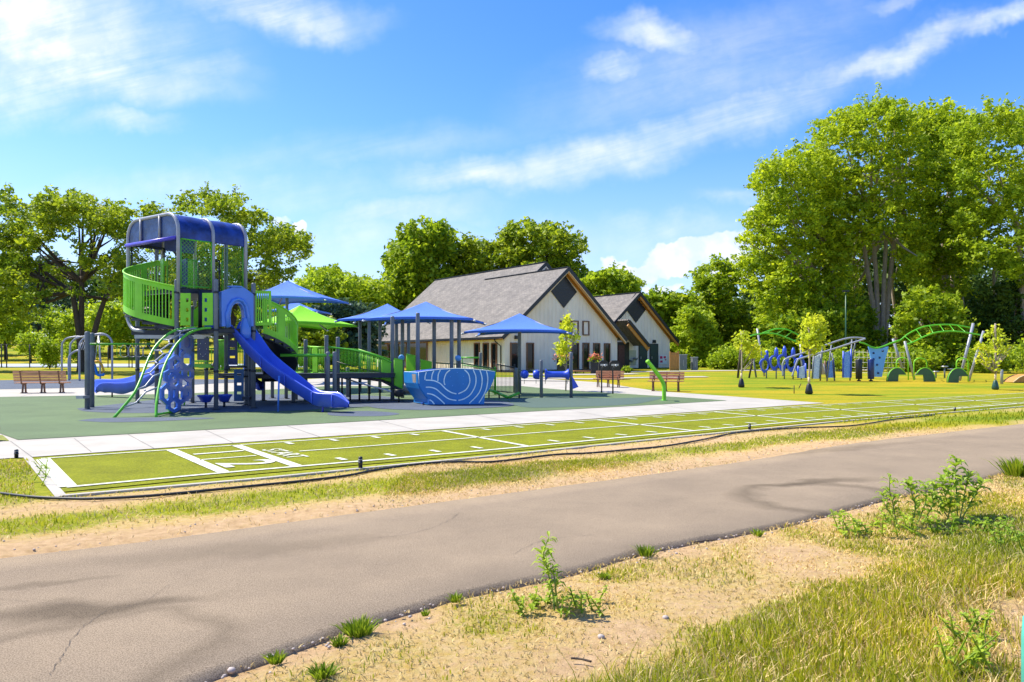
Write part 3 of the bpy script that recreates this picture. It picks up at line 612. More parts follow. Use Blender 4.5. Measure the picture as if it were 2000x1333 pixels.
# long dark glazed veranda front at the far end of the side wall
v0, z1 = spt(836, 669.5); v1 = spt(742, 672)[0]
for k in range(5): window(B, v0 + (v1 - v0) * k / 5 + .1, v0 + (v1 - v0) * (k + 1) / 5 - .1, BZ + .2, z1, bl, axis='v')
mb = MB(); vd, zt = spt(982, 663); mb.tube([B(-OH, .5, zl(-OH) - .15), B(-OH + .1, .5, zl(-OH) - .35), B(-.1, .35, zl(-OH) - .7), B(-.1, .35, BZ)], .05); mb.build('downpipe', 'fascia', bl)
mb = MB(); t0, z0 = gpt(1008, 659.5); mb.box(B(t0, -.12, z0), (.34, .22, .26), TH); mb.build('wall_lamp', 'fascia', bl)
# main ridge gable peak window (small dark triangle)
mb = MB(); mb.prism([B(TM - .9, VM - .04, ZM - 1.35), B(TM + .9, VM - .04, ZM - 1.35), B(TM, VM - .04, ZM - .5)], bv * .03); mb.build('gable_vent', 'trim', bl)

# ---- right wing, same alignment, its gable further back
R0 = U(1206, 727, 67.0); R0.z = 0
def R(t, v, z): return R0 + bu * t + bv * v + Vector((0, 0, z))
rw = thing('restroom_wing', 'smaller pale gabled block with two dark green doors right of the main building', 'building', tuple(R(3, 4, BZ)))
def rpt(px, py): w = V(px, py, R0, R0 + bu); return (w - R0).dot(bu), w.z
tp, zp = rpt(1243, 572); tl, zle = rpt(1180, 633); te, zre = rpt(1318, 667)
W1 = rpt(1308, 700)[0]; sl = (zp - zre) / (te - tp); zf = lambda t: zp - sl * abs(t - tp)
tb, zb = tp - 5.6, zp - sl * 5.6; LR = 9.0; W0 = rpt(1212, 700)[0] - 3.5
def rr(name, q): roofslab(name, q, parent=rw)
rr('roof', [R(tb, -.5, zb), R(tb, LR, zb), R(tp, LR, zp), R(tp, -.5, zp)]); rr('roof', [R(tp, -.5, zp - .002), R(te, -.5, zre), R(te, LR, zre), R(tp, LR, zp - .002)])
def rb(name, segs, w, h, m): mb = MB(); [mb.beam(a, b, w, h) for a, b in segs]; return mb.build(name, m, rw)
rb('fascia', [(R(tp, -.53, zp - .13), R(tb, -.53, zb - .13)), (R(tp, -.534, zp - .13), R(te, -.534, zre - .13))], .05, .28, 'fascia'); rb('ridge_cap', [(R(tp, -.5, zp + .02), R(tp, LR, zp + .02))], .26, .05, 'fascia')
rb('rake_board', [(R(tp, -.45, zp - .42), R(te, -.45, zre - .38)), (R(tp, -.05, zp - .36), R(W0, -.05, zf(W0) - .36)), (R(tp, -.06, zp - .36), R(W1, -.06, zf(W1) - .36))], .07, .24, 'soffit')
mb = MB(); mb.prism([R(tp, -.48, zp - .24), R(te, -.48, zre - .24), R(te, 0, zre - .24), R(tp, 0, zp - .24)], (0, 0, .02)); mb.prism([R(tb, -.48, zb - .24), R(tp, -.48, zp - .24), R(tp, 0, zp - .24), R(tb, 0, zb - .24)], (0, 0, .02)); mb.build('soffit', 'soffit', rw)
mb = MB(); mb.prism([R(W0, 0, BZ - .2), R(W1, 0, BZ - .2), R(W1, 0, zf(W1) - .3), R(tp, 0, zp - .3), R(W0, 0, zf(W0) - .3)], bv * .2); mb.prism([R(W1, .2, BZ - .2), R(W1, 8, BZ - .2), R(W1, 8, zf(W1) - .3), R(W1, .2, zf(W1) - .3)], -bu * .2); mb.build('wall', 'siding', rw)
mb = MB(); t = W0 + .1
while t < W1: zt = zf(t) - .36; mb.box(R(t, -.011, (BZ + zt) / 2), (.05, .022, zt - BZ), TH); t += .405
mb.build('batten', 'siding', rw)
mb = MB(); mb.box(R((W0 + W1) / 2, -.03, BZ + .08), (W1 - W0, .05, .16), TH); mb.build('base_trim', 'fascia', rw)
td, zd = rpt(1241, 602); diamond(R, td, zd, abs(rpt(1261.5, 602)[0] - rpt(1219, 602)[0]) / 2, rw)
for (a, b) in ((1248, 1262), (1269.5, 1283.5)):
    t0 = rpt(a, 700)[0]; t1 = rpt(b, 700)[0]; z1 = rpt((a + b) / 2, 673.5)[1]
    mb = MB(); mb.box(R((t0 + t1) / 2, -.05, (BZ + .1 + z1) / 2), (t1 - t0, .06, z1 - BZ - .1), TH); d = mb.build('door', 'door', rw)
    mb = MB(); mb.box(R((t0 + t1) / 2, -.04, z1 + .04), (t1 - t0 + .16, .08, .08), TH); mb.box(R(t0 - .04, -.04, (BZ + .1 + z1) / 2), (.08, .08, z1 - BZ - .1), TH); mb.box(R(t1 + .04, -.04, (BZ + .1 + z1) / 2), (.08, .08, z1 - BZ - .1), TH); mb.build('door_frame', 'fascia', d)
    mb = MB(); mb.box(R(t0 + .12, -.12, BZ + 1.1), (.06, .08, .22), TH); mb.build('handle', 'steel', d)
    zl_ = rpt((a + b) / 2, 667.5)[1]; mb = MB(); c = R((t0 + t1) / 2, -.16, zl_); mb.prism([c - bu * .2 - Z(.14), c + bu * .2 - Z(.14), c + bu * .14 + Z(.14), c - bu * .14 + Z(.14)], bv * .15); mb.build('wall_lamp', 'fascia', rw)
# link porch between the two blocks
pz = rpt(1200, 622)[1]
rr('porch_roof', [R(rpt(1198, 622)[0], -1.9, pz - .15), R(rpt(1238, 664)[0], -1.9, pz - 2.35), R(rpt(1238, 664)[0], -.02, pz - 2.35), R(rpt(1198, 622)[0], -.02, pz - .15)])
pa, pb = R(rpt(1198, 622)[0], -1.93, pz - .3), R(rpt(1238, 664)[0], -1.93, pz - 2.5); rb('porch_fascia', [(pa, pb)], .05, .3, 'fascia'); rb('porch_rake', [(pa + bv * .1 - Z(.32), pb + bv * .1 - Z(.3))], .08, .4, 'soffit')
mb = MB(); mb.box(R(rpt(1209, 700)[0], -.3, BZ + 1.2), (1.9, .1, 2.6), TH); mb.build('entry_recess', 'fascia', rw)
mb = MB(); mb.box(R(rpt(1207, 700)[0], -.4, BZ + 1.1), (.75, .1, 2.2), TH); mb.build('brick_panel', 'paver', rw)
# wall sign and drinking fountain
def onwall(name, label, cat, px0, px1, py0, py1, m, th=.04):
    t0 = rpt(px0, 700)[0]; t1 = rpt(px1, 700)[0]; z0 = rpt((px0 + px1) / 2, py1)[1]; z1 = rpt((px0 + px1) / 2, py0)[1]; mb = MB(); mb.box(R((t0 + t1) / 2, -.03 - th / 2, (z0 + z1) / 2), (t1 - t0, th, z1 - z0), TH); return (t0, t1, z0, z1), mb.build(name, m, None)
(t0, t1, z0, z1), sg = onwall('wall_sign', '', '', 1286.5, 1302, 694.5, 712, 'white'); tag(sg, 'small white sign with magenta marks on the wall right of the doors', 'sign')
mb = MB()
for i, (a, b, w, h) in enumerate([(.12, .72, .34, .36), (.58, .74, .3, .3), (.14, .26, .34, .28), (.74, .46, .2, .16)]): mb.box(R(t0 + (t1 - t0) * (a + w / 2 - .05), -.08, z0 + (z1 - z0) * (b + .05)), ((t1 - t0) * w * .9, .012, (z1 - z0) * h * .8), TH)
mb.build('printed_mark', 'pink', sg)
df = thing('drinking_fountain', 'steel drinking fountain on a pale board left of the first dark door', 'fountain', tuple(R(rpt(1233, 700)[0], -.3, BZ)))
t0 = rpt(1226, 700)[0]; t1 = rpt(1241, 700)[0]
mb = MB(); mb.box(R((t0 + t1) / 2, -.06, BZ + 1.1), (t1 - t0, .05, 1.35), TH); mb.build('back_board', 'steel', df)
for tt, zz in ((t0 + .22, BZ + .9), (t1 - .2, BZ + 1.1)):
    mb = MB(); mb.lathe(R(tt, -.28, zz - .25), [(.04, 0), (.12, .08), (.19, .2), (.2, .25), (.15, .24)], 14); mb.build('basin', 'steel', df)
# timber enclosure and grey cabinets right of the wing
en = thing('timber_enclosure', 'orange cedar board fence panel beside the right gable end', 'fence', tuple(G(1315, 723)))
p0, p1 = U(1309, 723, 62), U(1325, 722.5, 62); p0.z = p1.z = BZ
mb = MB(); n = 9
for k in range(n): a = p0.lerp(p1, (k + .5) / n); mb.box(a + Z(.78), ((p1 - p0).length / n * .9, .04, 1.5))
mb.build('board', 'fencewood', en); mb = MB(); [mb.box(p + Z(.8), (.1, .1, 1.65)) for p in (p0, p1)]; mb.build('post', 'fencewood', en); mb = MB(); [mb.box((p0 + p1) / 2 + Z(h) + Vector((0, -.04, 0)), ((p1 - p0).length, .05, .1)) for h in (.3, 1.3)]; mb.build('rail', 'fencewood', en)
for i, (a, b, top, lab) in enumerate([(1326, 1340, 694, 'grey steel utility cabinet right beside the cedar boards'), (1351, 1361, 699, 'darker grey utility cabinet standing last in the row')]):
    c = thing('utility_cabinet', lab, 'cabinet', tuple(gp((a + b) / 2 / F * 64 - 1000 / F * 64, 64)), 'utility cabinets beside the restroom wing')
    q0, q1 = U(a, 700, 64), U(b, 700, 64); zt = U(a, top, 64).z; mb = MB(); mb.box(Vector(((q0.x + q1.x) / 2, 64, (BZ + zt) / 2)), (q1.x - q0.x, .7, zt - BZ)); bevel(mb.build('cabinet_body', 'post', c), .02)
    mb = MB(); mb.box(Vector(((q0.x + q1.x) / 2, 64, zt + .03)), (q1.x - q0.x + .06, .8, .06)); mb.build('lid', 'steel', c)
    mb = MB(); mb.box(Vector(((q0.x + q1.x) / 2, 63.64, (BZ + zt) / 2)), (.03, .03, .5)); mb.build('handle', 'steel', c)
# ================================================================ MAIN PLAY TOWER
PA, PB_, PC = Vector((-8.97, 22.5, 0)), Vector((-10.2, 22.6, 0)), Vector((-8.13, 23.3, 0))
tw = thing('play_tower', 'tall green and blue playground tower with navy barrel roof, spiral ramps and two blue slides', 'play tower', (-9.4, 23.8, 0))
def post(p, top, r=.066, parent=tw, z0=-.02, m='post'):
    mb = MB(); mb.lathe((p[0], p[1], z0), [(r, 0), (r, top - z0 - .03), (r * .92, top - z0), (r * .5, top - z0 + .012)], 14); o = mb.build('post', m, parent)
    return o
for px, Y, top in [(345, 22.6, 3.97), (422, 22.5, 3.97), (495, 23.3, 3.93), (268.5, 25.8, 3.05), (306, 25.4, 6.0), (376, 25.9, 3.4), (403, 26.6, 3.6), (441.5, 26.4, 5.9),
                   (481, 24.9, 2.4), (489, 24.4, 2.4), (514.5, 27.3, 1.9), (532, 29, 1.1), (559, 28.6, 1.1), (573, 26.3, 2.9)]:
    post(((px - 1000) / F * Y, Y), top)
# roof hoops
ha = Vector((.62, .785, 0)); hh = Vector((-.82, .57, 0)); WH = 2.9; ZT = 6.03; RAD = .55
O = [PB_.copy(), PB_ + ha * 1.18, PB_ + ha * 2.32]
def hoop(o, zf, zb, extra=None, zt=ZT):
    pts = [o + Z(zf)]
    pts.append(o + Z(zt - RAD))
    for k in range(1, 7): a = k / 6 * math.pi / 2; pts.append(o + hh * (RAD - RAD * math.cos(a)) + Z(zt - RAD + RAD * math.sin(a)))
    for k in range(0, 7): a = k / 6 * math.pi / 2; pts.append(o + hh * (WH - RAD + RAD * math.sin(a)) + Z(zt - RAD + RAD * math.cos(a)))
    pts.append(o + hh * WH + Z(zb))
    if extra: pts += extra
    return pts
ze0 = 2.3
low = [O[0] + hh * WH + Z(3.1)] + [O[0] + hh * (WH - .6 + .6 * math.cos(a)) + Z(3.1 - .62 * math.sin(a)) for a in [rad(x) for x in (15, 30, 45, 60, 75, 90)]] + [O[0] + hh * 1.9 + Z(2.45)]
for k, o in enumerate(O):
    pts = hoop(o + (Vector((.05, -.02, 0)) if k == 0 else Vector((0, 0, 0))), 3.6, 3.4, low if k == 0 else None); MB().tube(pts, .055, 10).build('roof_hoop', 'lightgrey', tw)
# extra hoop on the far right, thin
# barrel roof panels between hoops (thick moulded plastic shells with ribs)
roofm = mat('navy_roof_mesh', (.004, .010, .085), .42, .5, 2.6, .3, 14, col2=(.022, .06, .34), detail=8, coat=.12)
def shell(o1, o2, zlow=5.27):
    prof = [(0.0, zlow)] + [(RAD - RAD * math.cos(a), ZT - RAD + RAD * math.sin(a)) for a in np.linspace(0, math.pi / 2, 7)] + [(WH - RAD + RAD * math.sin(a), ZT - RAD + RAD * math.cos(a)) for a in np.linspace(0, math.pi / 2, 7)] + [(WH, zlow)]
    n = 9; d = (o2 - o1); nrm = hh.cross(Z(1)).normalized(); rows = []; rows2 = []
    for i in range(n):
        s = .04 + .92 * i / (n - 1); bul = .03 * math.sin(math.pi * i / (n - 1))
        rows.append([o1 + d * s + hh * (t + .012 - bul * (1 if t < .3 else (-1 if t > WH - .3 else 0))) + Z(z + (bul if .3 <= t <= WH - .3 else 0) - .01) for t, z in prof])
        rows2.append([o1 + d * s + hh * (t + (.03 if t < WH / 2 else -.03)) + Z(z - .035) for t, z in prof])
    mb = MB(); mb.loft(rows); mb.loft(rows2[::-1]); mb.loft([rows[0], rows2[0]][::-1]); mb.loft([rows[-1], rows2[-1]]); return mb.build('roof_panel', roofm, tw)
shell(O[0], O[1]); shell(O[1], O[2])
# end screen of the barrel on hoop one
c = O[0] + Vector((.02, 0, 0)); ep = [c + hh * t + Z(z) for t, z in [(.03, 5.30)] + [(RAD - RAD * math.cos(a) + .03, ZT - RAD + RAD * math.sin(a) - .04) for a in np.linspace(0, math.pi / 2, 6)] + [(WH - RAD + RAD * math.sin(a) - .03, ZT - RAD + RAD * math.cos(a) - .04) for a in np.linspace(0, math.pi / 2, 6)] + [(WH - .03, 5.30)]]
MB().prism(ep, ha * .02).build('end_screen', mat('dark_mesh_screen', (.008, .016, .07), .3, .5, 3, .4, 12, col2=(.03, .07, .22), detail=8), tw)
for t in (.95, 2.05): MB().tube([c + hh * t + Z(5.28) - ha * .03, c + hh * t + Z(ZT - .02) - ha * .03], .04, 8).build('mullion', 'lightgrey', tw)
MB().tube([c + hh * .03 + Z(5.25) - ha * .05, c + hh * (WH - .03) + Z(5.25) - ha * .05], .062, 10).build('end_beam', 'purple', tw)
# decks
def deck(name, poly, z, th=.14): mb = MB(); mb.prism([Vector((p[0], p[1], z - th)) for p in poly], Z(th)); return bevel(mb.build(name, 'dark', tw), .02)
A0, B0, C0 = PA, PB_, PC; D0 = C0 + Vector((-.6, 1.4, 0)); E0 = C0 + Vector((-2.0, 2.3, 0)); F0 = B0 + Vector((-.1, 1.9, 0))
deck('deck', [B0, A0, C0, D0, E0, F0], 2.50); deck('deck', [O[0] + ha * .1, O[1], O[2], O[2] + hh * 2.6, O[0] + hh * 2.6 + ha * .1], 3.74, .15)
deck('deck', [C0 + Vector((.1, 1.5, 0)), C0 + Vector((3.9, 3.2, 0)), C0 + Vector((3.9, 5.0, 0)), C0 + Vector((-2.0, 4.4, 0)), E0], 1.05, .16)
mb = MB(); mb.beam(Vector((-12.8, 25.2, 2.62)), Vector((-9.9, 24.9, 2.58)), .5, .07); mb.beam(Vector((-12.8, 25.0, 2.45)), Vector((-9.9, 24.7, 2.42)), .06, .16); mb.build('landing', 'dark', tw)
MB().beam(Vector((-12.6, 24.8, 2.30)), Vector((-10.1, 24.5, 2.28)), .05, .12).build('landing_beam', 'steel', tw)
# framed mesh panels on the upper deck
def meshpanel(p, q, z0, z1, m='green', fine=.05, rows=True):
    p, q = Vector(p), Vector(q); d = (q - p).normalized(); mb = MB(); w = .035
    for a, b in ((p + Z(z0), q + Z(z0)), (p + Z(z1), q + Z(z1)), (p + Z(z0), p + Z(z1)), (q + Z(z0), q + Z(z1))): mb.tube([a, b], w / 1.5, 6)
    o = mb.build('mesh_panel', m, tw); ln = (q - p).length; h = z1 - z0; mb = MB(); k = 0.0; stp = .12
    u = -h
    while u < ln:                                           # diagonal wires one way, then thin uprights
        a0, a1 = max(u, 0), min(u + h, ln)
        if a1 - a0 > .03: mb.beam(p + d * a0 + Z(z0 + a0 - u), p + d * a1 + Z(z0 + a1 - u), .0045, .008)
        if a1 - a0 > .03: mb.beam(p + d * a0 + Z(z1 - (a0 - u)), p + d * a1 + Z(z1 - (a1 - u)), .0045, .008)
        u += stp
    mb.build('mesh', m, o); return o
meshpanel(O[0] + ha * .12, O[1] - ha * .06, 3.80, 5.24); meshpanel(O[0] + hh * 2.8 + ha * .1, O[1] + hh * 2.8, 3.8, 5.3, 'dark')
meshpanel(O[1] + hh * 2.8 + ha * .1, O[2] + hh * 2.8, 3.8, 5.0); meshpanel(O[2] + hh * .15, O[2] + hh * 1.3, 3.8, 5.3, 'green'); meshpanel(O[2] + hh * 1.45, O[2] + hh * 2.7, 3.8, 4.9, 'dark')
for a, b in ((O[1] + hh * 1.2, O[1] + hh * 1.9), (O[0] + hh * 1.3 + ha * .3, O[0] + hh * 2.0 + ha * .6)):
    mb = MB(); mb.prism([a + Z(3.8), b + Z(3.8), b + Z(4.75), a + Z(4.75)], ha * .04); bevel(mb.build('play_panel', 'lime', tw), .02)
MB().prism([O[0] + hh * .35 + ha * .5 + Z(3.8), O[0] + hh * .8 + ha * .6 + Z(3.8), O[0] + hh * .8 + ha * .6 + Z(4.7), O[0] + hh * .35 + ha * .5 + Z(4.7)], ha * .05).build('play_panel', 'navy', tw)
# curved picket barrier
def curved(cx, cy, r, a0, a1, fz, h, solid, parent=tw, m='lime', nb=34, rail=True):
    """pickets, rails and solid panels following an arc; fz(s) floor height for s in 0..1"""
    P = lambda s, rr=r: Vector((cx + rr * math.cos(rad(a0 + (a1 - a0) * s)), cy + rr * math.sin(rad(a0 + (a1 - a0) * s)), 0))
    n = 40; root = None; rows = []
    mb = MB(); mb.tube([P(i / n) + Z(fz(i / n) + h) for i in range(n + 1)], .028, 8); root = mb.build('curved_barrier', 'lime', parent)
    def band(z0, z1, s0=0, s1=1, t=.035):
        k = max(2, int(n * (s1 - s0)) + 1); rws = []
        for i in range(k):
            s = s0 + (s1 - s0) * i / (k - 1); b = fz(s); rws.append([P(s) + Z(b + z0), P(s) + Z(b + z1), P(s, r - t) + Z(b + z1), P(s, r - t) + Z(b + z0)])
        mb = MB(); mb.loft(rws, closed=True, sm=False); mb.add(rws[0], [(0, 1, 2, 3)]); mb.add(rws[-1], [(3, 2, 1, 0)]); return mb
    band(-.08, .12).build('bottom_rail', m, root); band(h - .14, h - .02).build('top_band', m, root)
    for s0, s1 in solid: band(.0, h - .02, s0, s1, .04).build('solid_panel', m, root)
    for i in range(nb + 1):
        s = (i + .5) / (nb + 1)
        if any(a < s < b for a, b in solid): continue
        band(.05, h - .1, s - .0045 * 34 / nb, s + .0045 * 34 / nb, .03).build('picket', m, root)
    return root, P
fzL = lambda s: 2.62 + (3.70 - 2.62) * max(0, min(1, s * 1.08)) ** 1.15
rt, PL = curved(-10.9, 23.85, 1.41, -60, -240, fzL, 1.13, [(0.0, .035), (.235, .30), (.55, .60), (.80, .84)], nb=46)
def helicoid(cx, cy, r, a0, a1, fz, dz):
    rows = []
    for i in range(30):
        s = i / 29; a = rad(a0 + (a1 - a0) * s); rows.append([Vector((cx + q * math.cos(a), cy + q * math.sin(a), fz(s) - dz)) for q in (.12, r * .5, r - .03)])
    o = MB().loft(rows).build('stair_underside', 'black', tw); o.modifiers.new('t', 'SOLIDIFY').thickness = .05
helicoid(-10.9, 23.85, 1.41, -60, -240, fzL, .16)
for k in range(9):                                          # spiral treads
    s0 = .02 + k * .105; a = [PL(s0), PL(s0 + .11)]; c = Vector((-10.9, 23.85, 0)); z = fzL(s0) - .06
    q = [a[0], a[1], c.lerp(a[1], .15), c.lerp(a[0], .15)]; MB().prism([Vector((p.x, p.y, z - .05)) for p in q], Z(.06)).build('tread', 'dark', tw)
fzR = lambda s: 2.46 - 1.45 * s ** 1.15
rr_, PR = curved(-8.45, 24.85, 1.24, -66, 70, fzR, 1.02, [(0.0, .04), (.16, .26), (.5, .58)], nb=36)
helicoid(-8.45, 24.85, 1.24, -66, 70, fzR, .20); helicoid(-8.45, 24.85, 1.20, 70, 190, lambda s: 1.0 + .0 * s, .0)
for k in range(9):
    s0 = .02 + k * .105; a = [PR(s0), PR(s0 + .11)]; c = Vector((-8.45, 24.85, 0)); z = fzR(s0) - .06
    q = [a[0], a[1], c.lerp(a[1], .12), c.lerp(a[0], .12)]; MB().prism([Vector((p.x, p.y, z - .05)) for p in q], Z(.06)).build('tread', 'dark', tw)
    MB().prism([Vector((p.x, p.y, z - .18)) for p in q[:2] + [c.lerp(a[1], .9), c.lerp(a[0], .9)]], Z(.12)).build('riser', 'dark', tw)
# small framed panels with slots
def slotpanel(name, p, q, z0, z1, m, holes, parent=tw, th=.03):
    """flat upright panel from p to q with rectangular openings (u0,u1,w0,w1 fractions)"""
    p, q = Vector(p), Vector(q); n = (q - p).cross(Z(1)).normalized() * th; us = sorted({0, 1, *[h[0] for h in holes], *[h[1] for h in holes]}); ws = sorted({0, 1, *[h[2] for h in holes], *[h[3] for h in holes]})
    mb = MB(); e_ = 0.0
    bmx = bmesh.new(); vd_ = {}
    def vv(u, w):
        k = (round(u, 4), round(w, 4))
        if k not in vd_: vd_[k] = bmx.verts.new(p.lerp(q, u) + Z(z0 + (z1 - z0) * w))
        return vd_[k]
    for a, b in zip(us, us[1:]):
        for c, d in zip(ws, ws[1:]):
            uc, wc = (a + b) / 2, (c + d) / 2
            if any(h[0] < uc < h[1] and h[2] < wc < h[3] for h in holes): continue
            bmx.faces.new([vv(a, c), vv(b, c), vv(b, d), vv(a, d)])
    g = bmesh.ops.extrude_face_region(bmx, geom=bmx.faces[:]); bmesh.ops.translate(bmx, verts=[v for v in g['geom'] if isinstance(v, bmesh.types.BMVert)], vec=n)
    bmesh.ops.recalc_face_normals(bmx, faces=bmx.faces[:]); o0 = worldloc(parent) if parent else Vector((0, 0, 0))
    for v in bmx.verts: v.co -= o0
    me = bpy.data.meshes.new(name); bmx.to_mesh(me); bmx.free(); me.materials.append(M[m] if isinstance(m, str) else m); o = bpy.data.objects.new(name, me); COL.objects.link(o)
    if parent: o.parent = parent
    return o
three = [(.55, .8, .12, .24), (.55, .8, .42, .54), (.55, .8, .72, .84)]; threeL = [(.2, .45, .12, .24), (.2, .45, .42, .54), (.2, .45, .72, .84)]
dBA = (A0 - B0); slotpanel('slotted_panel', B0 + dBA * .10, B0 + dBA * .36, 2.58, 3.56, 'lime', three); slotpanel('slotted_panel', B0 + dBA * .66, B0 + dBA * .93, 2.58, 3.56, 'lime', threeL)
MB().prism([B0 + dBA * .10 + Vector((0, .9, 2.6)), B0 + dBA * .3 + Vector((0, .9, 2.6)), B0 + dBA * .3 + Vector((0, .9, 3.3)), B0 + dBA * .10 + Vector((0, .9, 3.1))], (0, .03, 0)).build('play_panel', 'lime', tw)
MB().box(B0 + dBA * .52 + Vector((0, .9, 3.08)), (.3, .04, 1.1)).build('play_panel', 'blue', tw)
MB().lathe(B0 + dBA * .42 + Vector((0, .5, 2.5)), [(.06, 0), (.06, 1.2)], 12).build('post', 'dark', tw)
# straight picket panel right of post C and panels below deck
def pickets(name, p, q, z0a, z1a, z0b, z1b, parent, m='lime', n=10, r=.012, rail=.024, solids=()):
    p, q = Vector(p), Vector(q); mb = MB(); mb.tube([p + Z(z1a), q + Z(z1b)], rail, 8); o = mb.build(name, m, parent); MB().tube([p + Z(z0a), q + Z(z0b)], rail, 8).build('bottom_rail', m, o)
    for i in range(n + 1):
        s = i / n; x = p.lerp(q, s); MB().tube([x + Z(z0a + (z0b - z0a) * s), x + Z(z1a + (z1b - z1a) * s)], r, 6).build('picket', m, o)
    for a, b in solids:
        x, y = p.lerp(q, a), p.lerp(q, b); zz = lambda s, t: (z0a + (z0b - z0a) * s) * (1 - t) + (z1a + (z1b - z1a) * s) * t
        MB().prism([x + Z(zz(a, .02)), y + Z(zz(b, .02)), y + Z(zz(b, .98)), x + Z(zz(a, .98))], (q - p).cross(Z(1)).normalized() * .03).build('solid_panel', m, o)
    return o
pc1 = C0 + Vector((.06, .02, 0)); pc2 = C0 + Vector((.56, .05, 0))
slotpanel('slotted_panel', pc1, pc2, 2.62, 3.70, 'lime', [(.12 + k * .13, .19 + k * .13, .08, .92) for k in range(6)])
for pts_, z0, z1, m in [(((385, 24.6), (408, 24.4)), 1.52, 2.25, 'navy')]:
    (a, ya), (b, yb) = pts_; p = Vector(((a - 1000) / F * ya, ya, 0)); q = Vector(((b - 1000) / F * yb, yb, 0)); pn = MB(); pn.prism([p + Z(z0), q + Z(z0), q + Z(z1), p + Z(z1)], (0, .03, 0)); o = pn.build('chime_panel', m, tw)
    for u, w in [(.3, .75), (.72, .75), (.22, .5), (.82, .5), (.3, .27), (.72, .27), (.5, .17)]:
        MB().lathe(p.lerp(q, u) + Z(z0 + (z1 - z0) * w) + Vector((0, -.004, 0)), [(.014, 0), (.014, .01)], 8, axis=(0, -1, 0)).build('dot', 'white', o)
    MB().beam(p + Vector((-.08, -.1, z0 - .04)), q + Vector((.08, -.1, z0 - .04)), .3, .05).build('counter', 'lime', tw); MB().beam(p + Vector((-.08, 0, 2.33)), q + Vector((.08, 0, 2.33)), .06, .07).build('beam', 'steel', tw)
    MB().beam(p + Vector((-.08, 0, z0 - .18)), q + Vector((.08, 0, z0 - .18)), .05, .12).build('beam', 'green', tw)
def pxpanel(x0, x1, y0, y1, Y, m, holes, name='hole_panel', parent=tw):
    p, q = U(x0, y1, Y), U(x1, y1, Y); z0, z1 = p.z, U(x0, y0, Y).z; p.z = q.z = 0; return slotpanel(name, p, q, z0, z1, m, holes, parent)
pxpanel(446, 464, 653, 713, 23.6, 'navy', [(.18, .75, .22, .29), (.18, .75, .50, .57), (.18, .75, .80, .87)], 'climbing_panel')
pxpanel(457.5, 476.5, 722, 784, 23.4, mat('slate_blue_panel', (.03, .10, .22), .5), [(.3, .75, .22, .3), (.3, .75, .5, .58), (.3, .75, .8, .88)], 'climbing_panel')
MB().beam(U(444, 717, 23.6), U(479, 717, 23.6), .3, .07).build('step_shelf', 'dark', tw); MB().tube([U(477, 663, 23.7), U(477, 716, 23.7)], .03, 8).build('pole', 'blue2', tw)
MB().beam(U(476, 778, 23.3), U(490, 778, 23.3), .3, .10).build('step_shelf', 'dark', tw)
for x0, x1, y0, y1, Y, n in [(388, 418, 681, 718, 26.4, 6), (426, 441, 665, 722, 27.4, 7), (464, 480, 655, 715, 27, 5), (378, 402, 662, 672, 26.0, 3)]:
    a, b = U(x0, y1, Y), U(x1, y1, Y); z0, z1 = a.z, U(x0, y0, Y).z; a.z = b.z = 0; pickets('picket_panel', a, b, z0, z1, z0, z1, tw, 'lime', n)
# blue pod seats under the tower
for (px, py, Y, w) in [(402, 783, 23.6, .26), (438, 781, 23.9, .25)]:
    c = U(px, py, Y); MB().lathe((c.x, c.y, .17), [(.06, 0), (.14, .02), (w * .8, .16), (w, .21), (w, .245), (w * .9, .25)], 18).build('pod_step', 'blue', tw); MB().lathe((c.x, c.y, 0), [(.04, 0), (.04, .18)], 8).build('pod_leg', 'dark', tw)
# slide hood (mouth piece) between posts A and C
def hp(px, py, o=0): return V(px, py, A0, C0) + Vector((.69, -.72, 0)) * o
outer = [(431, 638), (430, 600), (430, 571), (440, 567), (452, 562), (463, 560.5), (474, 563), (484, 570), (492, 576), (492, 600), (492, 638)]
inner = [(448, 638), (447, 618), (449, 604), (452, 598), (456, 594), (461, 592.5), (466, 594), (470, 598), (473, 606), (474.5, 620), (475, 638)]
mb = MB(); mb.ringprism([hp(x, y, .12) for x, y in outer], [hp(x, y, .12) for x, y in inner], Vector((-.69, .72, 0)) * .22); bevel(mb.build('slide_hood', 'blue2', tw), .03, 3)
MB().tube([hp(x, y, .15) for x, y in [(442, 640), (440, 615), (445, 598), (452, 588), (461, 585), (470, 588), (477, 598), (480.5, 615), (483, 640)]], .058, 10).build('hood_arch', 'blue2', tw)
MB().lathe(hp(459, 563, 0) + Z(0), [(.16, 0), (.24, .03), (.22, .05), (.12, .03)], 18).build('hood_cap', 'blue2', tw)
